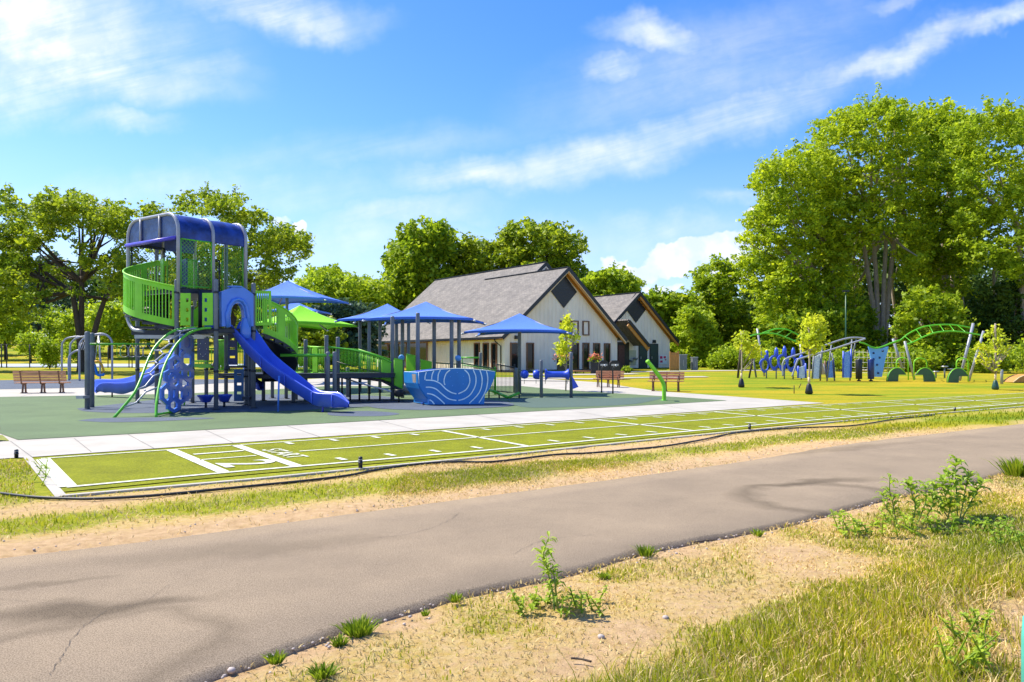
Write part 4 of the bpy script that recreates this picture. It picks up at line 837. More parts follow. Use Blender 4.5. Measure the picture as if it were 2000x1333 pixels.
# long straight slide, near rim / far rim matched by height
NR = [(452, 636, 22.95), (470, 655, 22.85), (490, 676, 22.72), (508, 694, 22.6), (526, 710, 22.45), (553, 729, 22.2), (586, 750, 21.95), (603, 760.5, 21.8), (616, 768, 21.68), (634, 770, 21.52), (652, 771, 21.38), (668, 779, 21.27), (680, 787.5, 21.2)]
FR = [(475, 622, 23.5), (495, 640, 23.42), (511, 661, 23.32), (528, 685, 23.2), (545, 702, 23.05), (572, 724, 22.8), (605, 750, 22.5), (617, 759, 22.35), (627, 764.5, 22.2), (645, 766.5, 22.05), (662, 767.5, 21.9), (672, 775, 21.75), (682, 786, 21.6)]
def dens(L_, n): P = [U(*p) for p in L_]; return resample(arcpts(P, 6), n)
na, fa = dens(NR, 60), dens(FR, 60); rows = []
for i, (a, b) in enumerate(zip(na, fa)):
    w = (b - a); w.z = 0; w.normalize(); s = i / 59; dep = (.30 if s < .9 else .30 - (s - .9) * 2.4); dep *= min(1, .45 + s * 5); lip = .035; ou = .02
    m_ = (a + b) / 2; d_ = dep
    rows.append([a + Z(-d_ - .07), a - w * ou + Z(-.04), a - w * lip + Z(-.01), a - w * lip * .6 + Z(.018), a + w * .02 + Z(.018), a + w * .05 + Z(-.03), a + w * .10 + Z(-d_ + .04), a + w * .2 + Z(-d_), b - w * .2 + Z(-d_), b - w * .10 + Z(-d_ + .04), b - w * .05 + Z(-.03), b - w * .02 + Z(.018), b + w * lip * .6 + Z(.018), b + w * lip + Z(-.01), b + w * ou + Z(-.04), b + Z(-d_ - .07)])
MB().loft(rows, closed=True).build('slide', 'blue', tw)
sl_ = [o for o in tw.children if o.name.startswith('slide') and 'hood' not in o.name][-1]
for i in (17, 30, 43, 52):                                    # moulding seams / flanges on the near wall
    a = na[i]; w = (fa[i] - a); w.z = 0; w.normalize(); MB().tube([a - w * .045 + Z(-.03), a - w * .03 + Z(-.34), a + w * .1 + Z(-.40)], .016, 6).build('flange', 'blue', sl_)
for px, yt, py in ((543, 738, 805), (630, 790, 806)):
    Y = EYE * F / (py - HZ); c = U(px, py, Y); MB().tube([c, Vector((c.x, Y + .1, U(px, yt, Y).z + .05))], .028, 8).build('slide_support', 'blue2' if px == 543 else 'purple', sl_)
MB().lathe(hp(478, 640, .05) + Z(-.35), [(.13, 0), (.17, .15), (.16, .4), (.10, .6), (.11, .64)], 16).build('sit_bump', 'blue2', tw)
# left wave slide
NR2 = [(352, 676, 26.6), (335, 700, 27.2), (318, 715, 27.7), (300, 728, 28.1), (280, 738, 28.5), (262, 744.5, 28.9), (245, 748, 29.2), (228, 749, 29.5), (208, 748.5, 29.8), (195, 750, 30.0), (188, 757, 30.1)]
FR2 = [(p[0] - 9, p[1] - 7, p[2] + .62) for p in NR2]
na2, fa2 = dens(NR2, 44), dens(FR2, 44); rows = []
for i, (a, b) in enumerate(zip(na2, fa2)):
    w = (b - a); w.z = 0; w.normalize(); d_ = .34 if i < 40 else .34 - (i - 39) * .05
    wave = .03 * math.sin(i * .55)
    rows.append([a + Z(-d_ - .07 + wave), a - w * .02 + Z(-.04), a - w * .035 + Z(-.01), a - w * .02 + Z(.02), a + w * .02 + Z(.02), a + w * .06 + Z(-.05), a + w * .18 + Z(-d_ + wave), b - w * .18 + Z(-d_ + wave), b - w * .06 + Z(-.05), b - w * .02 + Z(.02), b + w * .02 + Z(.02), b + w * .035 + Z(-.01), b + w * .02 + Z(-.04), b + Z(-d_ - .07 + wave)])
s2 = MB().loft(rows, closed=True).build('slide', 'blue', tw); c = U(219, 777, 29.7); MB().tube([c, c + Z(.35)], .03, 8).build('slide_support', 'dark', s2)
MB().loft([[U(345, 640, 26.2), U(372, 640, 26.0)], [U(343, 700, 26.3), U(372, 700, 26.1)]]).add([], []).build('slide_entry_panel', 'blue2', tw)
# third blue chute seen below the walkway
c = U(500, 735, 26.8); rows = []
for k in range(9):
    a = k / 8; p = Vector((c.x - .25 + .7 * a, 26.6 - .5 * a, 1.0 - .55 * math.sin(a * 1.57))); rows.append([p + Vector((-.05, -.3, .3)), p + Vector((0, -.22, 0)), p + Vector((0, .22, 0)), p + Vector((-.05, .3, .3))])
o = MB().loft(rows).build('short_slide', 'blue', tw); m_ = o.modifiers.new('thick', 'SOLIDIFY'); m_.thickness = .03
# curved net climber: two green rails with hexagonal rungs
R1 = [(222, 817), (259, 773), (274.5, 742), (287, 709), (301, 681), (320, 660), (340, 646.5), (369, 641), (385, 641)]
R2 = [(305, 816), (306, 785), (312, 749), (320, 719), (331, 696), (348, 669.5), (371, 650), (396, 642), (412, 641)]
def r3(Rr, Y0, Y1):
    P = []
    for x, y in Rr: s = (817 - y) / 176; P.append(U(x, y, Y0 + (Y1 - Y0) * s ** 1.3))
    return resample(arcpts(P, 6), 50)
ra, rb_ = r3(R1, 19.75, 22.4), r3(R2, 19.85, 22.4); ac = MB().tube(ra, .038, 10).build('arch_climber', 'green', tw); MB().tube(rb_, .038, 10).build('rail', 'green', ac)
for k, (i, j) in enumerate([(4, 9), (11, 16), (18, 21), (24, 26), (30, 31), (36, 36), (42, 41)]):
    a, b = ra[i], rb_[min(49, j)]; m1 = a.lerp(b, .38); m2 = a.lerp(b, .62); up = rb_[min(49, j + 4)] - rb_[j]; n1 = m1 + up * .0; n2 = m2 + up * .9
    MB().tube([a, n1, n2, b + up * .9], .024, 8).build('rung', 'lightgrey', ac)
    if i < 40: a2 = ra[i + 6].lerp(rb_[min(49, j + 5)], .38); MB().tube([n2, a2], .022, 8).build('rung', 'lightgrey', ac)
# blue honeycomb climbing panel
HPa, HPb = Vector(((305 - 1000) / F * 19.85, 19.85, 0)), Vector(((352.5 - 1000) / F * 22.3, 22.3, 0))
hcroot = MB().tube([V(306, 810, HPa, HPb), V(340, 804.5, HPa, HPb), V(351, 800, HPa, HPb), V(353, 792, HPa, HPb)], .03, 8).build('honeycomb_climber', 'green', tw)
def r3p(x, y): return V(140 + x / 6.06, 620 + y / 6.06, HPa, HPb)
hx = [(1350, 500, 60, 115), (1278, 630, 45, 80), (1362, 670, 40, 65), (1212, 748, 48, 85), (1325, 790, 50, 85), (1108, 910, 45, 95), (1160, 700, 60, 60), (1215, 560, 55, 85), (1275, 920, 55, 80), (1190, 1040, 55, 60), (1345, 300, 50, 95), (1345, 900, 30, 60)]
nrm = (HPb - HPa).cross(Z(1)).normalized()
for k, (cx, cy, rx, ry) in enumerate(hx):
    hexo = [(cx + (rx + 36) * math.cos(rad(a)), cy + (ry + 36) * math.sin(rad(a))) for a in range(30, 390, 60)]; hexi = [(cx + rx * .85 * math.cos(rad(a)), cy + ry * .85 * math.sin(rad(a))) for a in range(30, 390, 60)]
    MB().ringprism([r3p(*p) for p in hexo], [r3p(*p) for p in hexi], nrm * (.05 + .0007 * k)).build('honeycomb_cell', 'blue2', hcroot)
MB().tube([r3p(1400, 160), r3p(1410, 420), r3p(1400, 700), r3p(1330, 1040)], .025, 8).build('edge_rail', 'green', hcroot)
MB().prism([r3p(*p) for p in [(1300, 240), (1350, 200), (1390, 240), (1390, 330), (1330, 400), (1290, 320)]], nrm * .04).build('grip_panel', 'blue', hcroot)
# ================================================================ OTHER PLAY EQUIPMENT
def P2(px, Y): return Vector(((px - 1000) / F * Y, Y, 0))
# ring ladder on the left
rl = thing('ring_ladder', 'overhead green beam with hanging teardrop rings on twin dark grey posts, left of the tower', 'climbing frame', tuple(P2(174, 23.2)))
for px, Y, z in ((170.5, 23.1, 2.40), (179.5, 23.7, 2.38)): post(P2(px, Y), z, .075, rl)
MB().tube([U(176, 672.5, 23.4), U(303, 672.5, 25.3)], .032, 10).build('beam', 'green', rl)
for i, px in enumerate((232, 243, 258, 272, 287)):
    Y = 23.4 + (px - 176) / 127 * 1.9; c = U(px, 686, Y); w = .05 if i == 0 else .13; pts = [c + Vector((w * math.sin(t) * (1 - .3 * math.cos(t)), .03 * math.sin(t), .2 * math.cos(t) - .0)) for t in np.linspace(0.25, 2 * math.pi - .25, 22)]
    MB().tube(pts, .012, 6).build('hanging_ring', 'green' if i == 0 else 'lightgrey', rl)
MB().box(U(161.5, 779, 22.9) + Z(.05), (.22, .35, .09)).build('step_plate', 'steel', rl)
# side beam with twin posts on the right of the tower
sb = thing('balance_rail', 'horizontal green pipe ending at two short grey posts right of the long slide', 'rail', tuple(P2(646, 24)))
for px, Y, z in ((640.5, 24.0, 1.78), (653.5, 24.0, 1.78)): post(P2(px, Y), z, .068, sb)
MB().tube([U(548, 694.5, 23.9), U(652, 694.5, 24.0)], .05, 10).build('pipe', 'green', sb)
# raised walkway and ramp
wk = thing('ramp_walkway', 'raised walkway ramp with long curving lime picket railings between the tower and the blue boat', 'ramp', tuple(P2(680, 26.5)))
for px, Y, z in ((578, 28, 2.2), (597, 27.0, 2.25), (637.5, 26.2, 2.38), (660, 26.6, 2.33), (679, 30, 1.2)): post(P2(px, Y), z, .07, wk)
a, b = U(572, 727, 27.5), U(600, 727, 27.2); 
def pik(x0, x1, t0, t1, b0, b1, Y0, Y1, n, m='lime', solids=(), par=wk, nm='picket_rail', r=.013):
    p, q = U(x0, b0, Y0), U(x1, b1, Y1); pt, qt = U(x0, t0, Y0).z, U(x1, t1, Y1).z; pz, qz = p.z, q.z; p.z = q.z = 0; return pickets(nm, p, q, pz, pt, qz, qt, par, m, n, r, .026, solids)
pik(574, 595, 680, 679, 728, 728, 27.5, 27.2, 8); pik(599, 636, 678, 679, 728, 729, 27.0, 26.4, 13, solids=((.35, .6),)); pik(661, 700, 679.5, 686.5, 730, 735, 26.6, 26.6, 14); pik(700, 742, 686.5, 699, 735, 739, 26.6, 26.8, 15, solids=())
pik(742, 766, 699, 711, 739, 747, 26.8, 27.0, 7, solids=((.15, .95),)); pik(700, 762, 683, 702, 728, 738, 28.4, 28.6, 16); pik(600, 700, 677, 683, 722, 728, 28.6, 28.4, 18); pik(770, 786, 701, 704, 762, 762, 26.9, 27.0, 4, solids=((.02, .98),))
pik(794, 812, 692, 696, 730, 738, 28.6, 28.4, 4, solids=((.05, .95),)); pik(820, 843, 703, 708, 730, 740, 28.2, 28.0, 4, solids=((.1, 1),))
MB().tube(arcpts([U(640, 678, 26.2), U(700, 686, 26.4), U(735, 695.5, 26.5), U(765, 708.5, 26.7)], 6), .03, 8).build('handrail', 'green', wk)
MB().tube(arcpts([U(756, 672.5, 31), U(750, 680, 31), U(755, 668, 31)], 4), .02, 6)
mb = MB(); fl = [U(570, 729, 27.6), U(662, 731, 26.6), U(745, 741, 26.8), U(790, 764, 26.6), U(812, 764, 28.4), U(762, 738, 28.8), U(662, 727, 28.6), U(570, 726, 28.8)]
for k in range(3): 
    q = [fl[k], fl[k + 1], fl[6 - k], fl[7 - k]]; mb.prism([p - Z(.1) for p in q], Z(.1))
mb.build('walkway_deck', 'dark', wk)
MB().tube([U(655, 733.5, 26.4), U(700, 748, 26.0), U(764, 765, 25.6)], .028, 8).build('kick_rail', 'steel', wk); MB().tube([U(655, 706, 26.4), U(690, 716, 26.4), U(730, 726, 26.5), U(764, 731, 26.6)], .014, 6).build('lower_handrail', 'dark', wk)
for px in (668, 684, 702, 721, 742): MB().lathe(P2(px, 27.6), [(.035, 0), (.035, .95 - (px - 668) * .006)], 8).build('leg', 'dark', wk)
# small black drum seat
ds = thing('drum_table', 'small black drum table on a short leg beside the first boat post', 'drum', tuple(P2(779, 26.2)))
c = P2(779, 26.2); MB().lathe(c + Z(.22), [(.10, 0), (.16, .04), (.17, .24), (.15, .26)], 18).build('drum', 'black', ds); MB().lathe(c, [(.03, 0), (.03, .22)], 8).build('leg', 'black', ds); MB().lathe(P2(788, 26.3) + Z(.3), [(.1, 0), (.1, .07)], 14).build('side_pad', 'black', ds)
# boat
bt = thing('boat_panel', 'blue toy boat hull with thin white wave and circle lines painted on its side', 'play boat', tuple(P2(890, 25)))
bp0, bp1 = P2(817, 24.6), P2(967, 24.75); nb_ = Vector((-.42, .907, 0)).normalized()
def bq(x, y, o=0): return V(640 + x / 5.333, 560 + y / 5.333, bp0, bp1) + nb_ * o
hull = [(945, 895), (1050, 880), (1180, 864), (1330, 855), (1500, 862), (1640, 875), (1745, 888), (1742, 925), (1722, 990), (1690, 1060), (1660, 1100), (1636, 1125), (1630, 1228), (1055, 1230), (1055, 1180), (1010, 1120), (970, 1060), (950, 1010)]
H = [bq(*p) for p in hull]; MB().prism(H, nb_ * .05).build('side_panel', 'panelblue', bt); DB = 1.42
back = [(p + nb_ * DB + Vector((.12 if i < 7 else 0, 0, 0))) for i, p in enumerate(H)]
MB().prism([p for p in back], nb_ * .05).build('side_panel', 'panelblue', bt)
lb = [(H[i] + nb_ * .05) for i in (0, 17, 16, 15, 14, 13)]; rows = [lb, [p + nb_ * (DB - .05) + Vector((-.05, 0, 0)) for p in lb]]
o = MB().loft(rows, sm=False).build('bow_panel', 'panelblue', bt); o.modifiers.new('t', 'SOLIDIFY').thickness = .03
o = MB().loft([[H[i] + nb_ * .05 for i in (6, 7, 8, 9, 10, 11, 12)], [H[i] + nb_ * DB for i in (6, 7, 8, 9, 10, 11, 12)]]).build('stern_panel', 'panelblue', bt); o.modifiers.new('t', 'SOLIDIFY').thickness = .03
MB().loft([[H[i] + nb_ * .05 - Z(.012) for i in (0, 1, 2)], [H[i] + nb_ * DB - Z(.012) for i in (0, 1, 2)]]).build('foredeck', 'blue', bt)
MB().prism([H[13] + nb_ * .05 + Z(.12), H[12] + nb_ * .05 + Z(.12), H[12] + nb_ * DB + Z(.12), H[13] + nb_ * DB + Z(.12)], Z(.04)).build('floor', 'dark', bt)
bn_ = Vector((-.907, -.42, 0)) * .045; MB().prism([H[0] + nb_ * .16 + bn_ - Z(.06), H[0] + nb_ * 1.15 + bn_ - Z(.06), H[0].lerp(H[17], .95) + nb_ * 1.0 + bn_, H[0].lerp(H[17], .95) + nb_ * .2 + bn_], bn_ * -.4).build('grille', mat('tan_grille', (.30, .25, .22), .6, .4, 30), bt)
for z in (.08, .22): MB().box(H[0] + Vector((.1, .5, -.95 - z)), (.03, .8, .05)).build('step', 'blue2', bt)
MB().box(H[13] + Vector((-.02, .45, .13)), (.05, .85, .24)).build('bow_foot', 'skyblue', bt)
rimm = mat('pale_blue_line', (.75, .9, .95), .5)
MB().tube([H[i] + Z(.008) - nb_ * .004 for i in range(0, 7)], .012, 6).build('gunwale', rimm, bt); MB().tube([H[0] - nb_ * .002, H[0] + nb_ * DB + Vector((-.05, 0, .0))], .012, 6).build('gunwale', rimm, bt); MB().tube([H[17] - nb_ * .01, H[0] - nb_ * .01], .010, 6).build('edge_line', rimm, bt)
LNS = [[(1425, 868), (1462, 905), (1478, 950), (1478, 1005), (1440, 1075), (1360, 1118)], [(1275, 868), (1235, 905), (1215, 960), (1213, 1000), (1222, 1025)], [(1020, 975), (1100, 980), (1170, 1010), (1230, 1068), (1290, 1105), (1340, 1118)],
       [(1515, 868), (1543, 940), (1538, 1030), (1490, 1120), (1425, 1168), (1360, 1187)], [(1340, 1187), (1260, 1170), (1190, 1120), (1130, 1070), (1070, 1050), (1022, 1050)], [(1585, 872), (1608, 950), (1600, 1050), (1560, 1130), (1475, 1217)],
       [(1655, 882), (1668, 960), (1655, 1060), (1620, 1140), (1575, 1213)], [(1027, 893), (1015, 935), (1013, 972)], [(1105, 878), (1088, 920), (1083, 968)], [(1173, 870), (1152, 920), (1148, 985)], [(1035, 1115), (1090, 1125), (1150, 1160), (1218, 1222)], [(1060, 1180), (1085, 1195), (1110, 1225)]]
for l in LNS:
    P = arcpts([bq(x, y, -.002) for x, y in l], 6); rows = []
    for i, p in enumerate(P):
        t = (P[min(i + 1, len(P) - 1)] - P[max(i - 1, 0)]).normalized(); s = t.cross(nb_).normalized() * .019; rows.append([p + s, p + s - nb_ * .004, p - s - nb_ * .004, p - s])
    MB().loft(rows, sm=False).build('painted_line', rimm, bt)
for (x, y) in ((1350, 895), (1278, 940), (1415, 935), (1300, 1035), (1410, 1015), (1440, 1070)): MB().lathe(bq(x, y, -.001), [(.014, 0), (.014, .008)], 8, axis=(0, -1, 0)).build('bolt', 'skyblue', bt)
# shade canopies
def canopy(corners, apex, label, m, posts, sag=.10, arms=True):
    c = (corners[0] + corners[2]) / 2; rt = thing('shade_canopy', label, 'shade canopy', (apex.x, apex.y, 0), 'fabric shade canopies')
    n = 14; apexv = apex; rows = []; nc = len(corners); mb = MB()
    for i in range(nc):                                        # one hipped sail panel per side, edges drawn in between corners
        a, b = corners[i], corners[(i + 1) % nc]; mid_in = (a + b) / 2 - c; mid_in.z = 0; rws = []
        for j in range(n + 1):
            u = j / n; e_ = a.lerp(b, u) - mid_in * (.16 * 4 * u * (1 - u)) + Z(.12 * 4 * u * (1 - u) * .6); r = []
            for k in range(9):
                w = k / 8; p = e_.lerp(apexv, w); p = p - Z(sag * math.sin(math.pi * w)); r.append(p)
            rws.append(r)
        mb.loft(rws, sm=True)
    o = mb.build('canopy_fabric', m, rt); so = o.modifiers.new('t', 'SOLIDIFY'); so.thickness = .012; wd = o.modifiers.new('w', 'WELD'); wd.merge_threshold = .002
    mb = MB(); hem = []
    for i in range(nc):
        a, b = corners[i], corners[(i + 1) % nc]; mid_in = (a + b) / 2 - c; mid_in.z = 0
        hem.append([a.lerp(b, u) - mid_in * (.16 * 4 * u * (1 - u)) + Z(.12 * 4 * u * (1 - u) * .6 - .02) for u in np.linspace(0, 1, 12)])
    for h in hem: mb = MB(); mb.loft([[p + Z(.03), p - Z(.05)] for p in h]); mb.build('hem', m, rt)
    for k in corners:
        d = (k - apexv); e2 = apexv + d * 1.03 - Z(.03); MB().tube([apexv - Z(.12), e2 - Z(.05)], .03, 8).build('rafter', 'post', rt); MB().lathe(e2 - Z(.05), [(.04, 0), (.05, .03), (.03, .06)], 8).build('corner_cap', 'white', rt)
    for p, z in posts: post(p, z, .075, rt)
    return rt
def cz(px, py, Y): return U(px, py, Y)
canopy([cz(713, 623, 27), cz(924, 622.5, 27), cz(945, 630, 30.6), cz(751, 632, 30.6)], U(832, 590, 28.8), 'blue pyramid canopy right over the blue boat, the widest of the shades', 'canvas',
       [(P2(766.5, 27.0), 3.1), (P2(786, 29.4), 3.1), (P2(816, 26.6), 3.2), (P2(848, 28.6), 3.3), (P2(882, 27.6), 3.15), (P2(896.5, 28.6), 3.1)])
canopy([cz(906, 648.5, 30.7), cz(1106, 647, 30.7), cz(1117, 650.5, 34), cz(933, 653, 34)], U(1015, 613, 32.4), 'blue pyramid canopy on a single post in front of the gable wall, farthest right', 'canvas', [(P2(1014.7, 32.4), 3.4), (P2(1008, 32.2), 1.15)])
canopy([cz(658, 625, 32), cz(832, 625, 32), cz(838, 628, 35.6), cz(693, 628, 35.6)], U(757, 594, 33.8), 'blue canopy half hidden behind the boat canopy on its left', 'canvas', [(P2(703, 34.6), 3.3), (P2(721, 32.6), 3.3), (P2(742, 33.6), 3.4), (P2(774.5, 33.4), 3.4), (P2(798, 33), 3.3)])
canopy([cz(470, 580, 36), cz(633, 583, 36), cz(681, 592, 39.6), cz(545, 593, 39.6)], U(562, 549, 37.8), 'highest blue canopy just right of the tower roof', 'canvas', [(P2(560.5, 37.8), 5.2)])
canopy([cz(540, 629, 31.2), cz(698, 637, 35.2), cz(638, 643, 38.8), cz(488, 634, 35)], U(586, 597, 35), 'lime green canopy, the only green one', 'canvasg', [(P2(565, 35.5), 3.4)])
canopy([cz(520, 607, 42), cz(618, 608, 42), cz(645, 612, 45), cz(550, 613, 45)], U(577, 589, 43.5), 'distant blue canopy peeping out just above the lime green one', 'canvas', [(P2(578, 43.5), 4.6)])
for px, py, Y in ((896, 700, 28.3), (786, 699, 29), (700, 1, 1)):
    if Y > 5: c = U(px, py, Y); MB().lathe(c + Vector((-.02, -.09, 0)), [(.10, -.03), (.12, 0), (.10, .03)], 14, axis=(0, 1, .2)).build('hand_drum', 'skyblue', None); o = bpy.data.objects[-1] if False else None
for o in [x for x in bpy.data.objects if x.name.startswith('hand_drum')]: tag(o, 'small pale blue disc toy on a canopy post behind the %s' % ('boat' if o.location.length < 1 and '.' not in o.name else 'lime ramp fins'), 'disc toy')
# ramp railing right of boat, black and green fences
rf = thing('ramp_fence', 'green and dark metal picket fence sloping down behind the right end of the blue boat', 'fence', tuple(P2(950, 31)))
def fen(x0, x1, t0, t1, b0, b1, Y0, Y1, n, m): pik(x0, x1, t0, t1, b0, b1, Y0, Y1, n, m, par=rf, nm='fence_panel', r=.012)
fen(845, 900, 709, 712, 740, 745, 29.6, 30.4, 18, 'dgreen'); fen(900, 969, 709.5, 721, 752, 765, 30.4, 32.0, 24, 'dgreen'); fen(969, 1005, 712, 718, 764, 767.5, 33.4, 34, 14, 'dark'); fen(903, 968, 713, 724, 750, 764, 31.6, 31.8, 22, 'green')
for px, Y, z in ((967, 32, 1.2), (1005, 34, 1.3)): MB().box(P2(px, Y) + Z(z / 2), (.09, .09, z)).build('fence_post', 'green' if px == 967 else 'dark', rf)
gb = thing('green_crossbar', 'short raised green crossbar between slim posts behind the sloping fence', 'rail', tuple(P2(920, 33)))
MB().tube([U(899, 699, 33), U(940, 699, 33)], .035, 8).build('bar', 'green', gb); MB().tube([U(903, 699, 33), U(903, 725, 33)], .02, 8).build('bracket', 'green', gb); post(P2(938.5, 33), 1.82, .07, gb); post(P2(893, 33), 1.7, .06, gb)
tt = thing('caterpillar_beam', 'low zigzag green pipe beam near the ground behind the boat stern', 'balance beam', tuple(P2(985, 29)))
pts = [U(955, 762, 29.5), U(975, 769, 29.2), U(992, 777, 28.9), U(1014, 768, 29.2)]
for a, b in zip(pts, pts[1:]): MB().tube([a, b], .055, 10).build('beam', 'green', tt)
for p in pts: MB().lathe((p.x, p.y, 0), [(.03, 0), (.03, max(.03, p.z))], 8).build('leg', 'dark', tt)
# drum and roller table
rt_ = thing('roller_table', 'blue roller drums on a bar between grey posts in front of the gable wall', 'play roller', tuple(P2(1060, 29.5)))
for px, z in ((1057.3, 1.5), (1115.6, 1.8)): post(P2(px, 29.5), z, .066, rt_)
MB().tube([U(1010, 724, 31.5), U(1057, 724, 29.9), U(1113, 724, 29.9)], .016, 6).build('bar', 'dgreen', rt_); MB().tube([U(1018, 744, 31), U(1113, 745, 29.6)], .014, 6).build('lower_bar', 'dark', rt_)
MB().lathe(U(1024.5, 732, 30.6) - Z(.18), [(.0, 0), (.11, .03), (.17, .12), (.18, .18), (.17, .26), (.11, .34), (.02, .37)], 18).build('drum', 'blue', rt_)
MB().lathe(U(1041, 732, 30.2), [(.12, 0), (.16, .03), (.19, .1), (.20, .26)], 18, axis=(1, 0, 0)).build('drum', 'blue', rt_)
MB().lathe(U(1064, 732, 29.6), [(.12, 0), (.23, .02), (.23, .05), (.14, .12), (.13, .30), (.13, .68), (.14, .82), (.23, .92), (.23, .96), (.14, .98)], 20, axis=(1, 0, 0)).build('spool', 'blue', rt_)
MB().prism([U(1117, 734, 29.3), U(1130, 756, 29.3), U(1119, 760.5, 29.3)], (0, .05, 0)).build('fin', 'blue', rt_)
for px in (1024, 1047, 1065, 1108): MB().tube([U(px, 742, 30), U(px, 750, 30)], .012, 6).build('hanger', 'dgreen', rt_)
# bent green spray pole, two dark bent poles
gp_ = thing('spray_pole', 'single bright green pipe bent near its middle, standing alone at the rubber edge', 'pole', tuple(P2(1297, 27.6)))
MB().tube(arcpts([U(1297, 784, 27.6), U(1297, 765, 27.6), U(1295, 748, 27.6), U(1283, 729, 27.5), U(1264, 705, 27.3)], 5), .075, 12).build('bent_tube', 'lime', gp_); MB().lathe(P2(1297, 27.6), [(.13, 0), (.13, .03)], 14).build('base_plate', 'green', gp_)
for i, (px, yb, lab) in enumerate([(1175, 768, 'left of two slim dark hook-topped poles before the bench by the planter'), (1197, 770, 'right of two slim dark hook-topped poles before the bench by the planter')]):
    Y = EYE * F / (yb - HZ); t = thing('hook_pole', lab, 'pole', tuple(P2(px, Y)), 'slim dark hooked poles')
    MB().tube(arcpts([U(px, yb, Y), U(px, 735, Y), U(px, 722, Y), U(px + 3, 716, Y), U(px + 6, 714, Y)], 4), .032, 8).build('pole_tube', 'black', t); MB().lathe(U(px + 6, 714, Y) - Z(.06), [(.03, 0), (.05, .04), (.03, .09)], 8).build('pole_tip', 'steel', t)
# bins
for i, (x0, x1) in enumerate(((1170, 1189), (1191, 1211))):
    Y = 46; x = (x0 + x1) / 2; g = gp((x - 1000) / F * Y, Y); t = thing('litter_bin', ('left' if i == 0 else 'right') + ' of two black hooded litter bins behind the slatted bench', 'litter bin', tuple(g), 'black hooded litter bins')
    w = (x1 - x0) / F * Y; mb = MB(); mb.prism([g + Vector(v) for v in [(-w / 2, 0, 0), (w / 2, 0, 0), (w / 2, 0, .85), (w * .42, 0, 1.05), (w * .2, 0, 1.16), (-w * .2, 0, 1.16), (-w * .42, 0, 1.05), (-w / 2, 0, .85)]], (0, .5, 0)); bevel(mb.build('bin_body', 'black', t), .02)
    MB().box(g + Vector((0, -.02, .9)), (w * .7, .05, .12)).build('opening_flap', 'steel', t)
# benches
def bench(name, label, p0, p1, zs, zb, back, front, n_leg, par_h, slats=3, arms=False):
    d = (p1 - p0); ln = d.length; d.normalize(); n = Vector((d.y, -d.x, 0)) * front; r = thing(name, label, 'bench', tuple((p0 + p1) / 2), 'slatted wooden benches'); mid = lambda s, h, o: p0 + d * s + Z(h) + n * o
    for k in range(4): MB().beam(mid(0, zs, .02 + k * .125), mid(ln, zs, .02 + k * .125), .105, .04).build('seat_slat', 'wood', r)
    if back:
        for k in range(slats): h = zs + .12 + k * .125; MB().beam(mid(0, h, -.06 - .03 * k), mid(ln, h, -.06 - .03 * k), .035, .105).build('back_slat', 'wood', r)
    for k in range(n_leg):
        s = ln * (.14 + .72 * k / (n_leg - 1)); mb = MB(); mb.beam(mid(s, 0, .06), mid(s, zs - .03, .14), .05, .07); mb.beam(mid(s, 0, .40), mid(s, zs - .03, .34), .05, .07); mb.beam(mid(s, zs - .04, -.02), mid(s, zs - .04, .46), .05, .05); mb.beam(mid(s, .015, -.02), mid(s, .015, .46), .09, .03)
        if back: mb.beam(mid(s, zs - .05, -.02), mid(s, zs + .12 + .125 * slats - .06, -.06 - .03 * slats), .05, .045)
        mb.build('leg_frame', 'trim', r)
        if arms and k != 1: MB().tube(arcpts([mid(s, zs, -.03), mid(s, zs + .2, .05), mid(s, zs + .2, .3), mid(s, zs, .42)], 4), .018, 6).build('armrest', 'black', r)
    return r
q0 = P2(28, 33.4); q1 = P2(131, 33.8); bench('park_bench', 'long orange-brown slatted bench at the left, seen from behind on three dark leg pairs', q0, q1, .46, .9, True, -1, 3, .4, 4)
bench('park_bench', 'slatted bench in front of the black bins and flower planter', P2(1163, 39.6), P2(1218, 39.0), .48, .9, True, 1, 3, .4, 3, True)
bench('park_bench', 'slatted bench on yellow grass behind the bent green pole', P2(1268, 35.9), P2(1336, 35.3), .48, .9, True, 1, 3, .4, 3, True)
# ================================================================ LEAF HELPERS
def leafquads(C, size, aspect, rng, up=.35, var=.55):
    """small rhombic leaf cards at centres C, random facing with an upward bias"""
    n = len(C); a = rng.normal(0, 1, (n, 3)); nrm = rng.normal(0, 1, (n, 3)); nrm[:, 2] = np.abs(nrm[:, 2]) + up
    nrm /= np.linalg.norm(nrm, axis=1, keepdims=True); u = np.cross(nrm, a); u /= np.linalg.norm(u, axis=1, keepdims=True) + 1e-9; w = np.cross(nrm, u)
    s = size * (1 + var * rng.uniform(-1, 1, (n, 1))); v = np.stack([C - u * s, C - w * s * aspect, C + u * s, C + w * s * aspect], 1).reshape(-1, 3)
    return v, np.arange(n * 4).reshape(n, 4)
LG1 = leafmat('leaf_green', (.14, .24, .010), (.45, .56, .02), .5)
LBR = leafmat('leaf_yellow_green', (.20, .30, .010), (.54, .66, .03), .5)
LOL = leafmat('leaf_olive', (.13, .21, .010), (.47, .56, .025), .48)
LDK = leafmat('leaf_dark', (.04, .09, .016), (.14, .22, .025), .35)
LPI = leafmat('needle_blue_green', (.05, .10, .055), (.17, .26, .13), .25)
LYE = leafmat('leaf_golden', (.46, .52, .018), (.84, .84, .05), .5)
LCO = leafmat('leaf_cottonwood', (.21, .31, .010), (.60, .70, .025), .52)
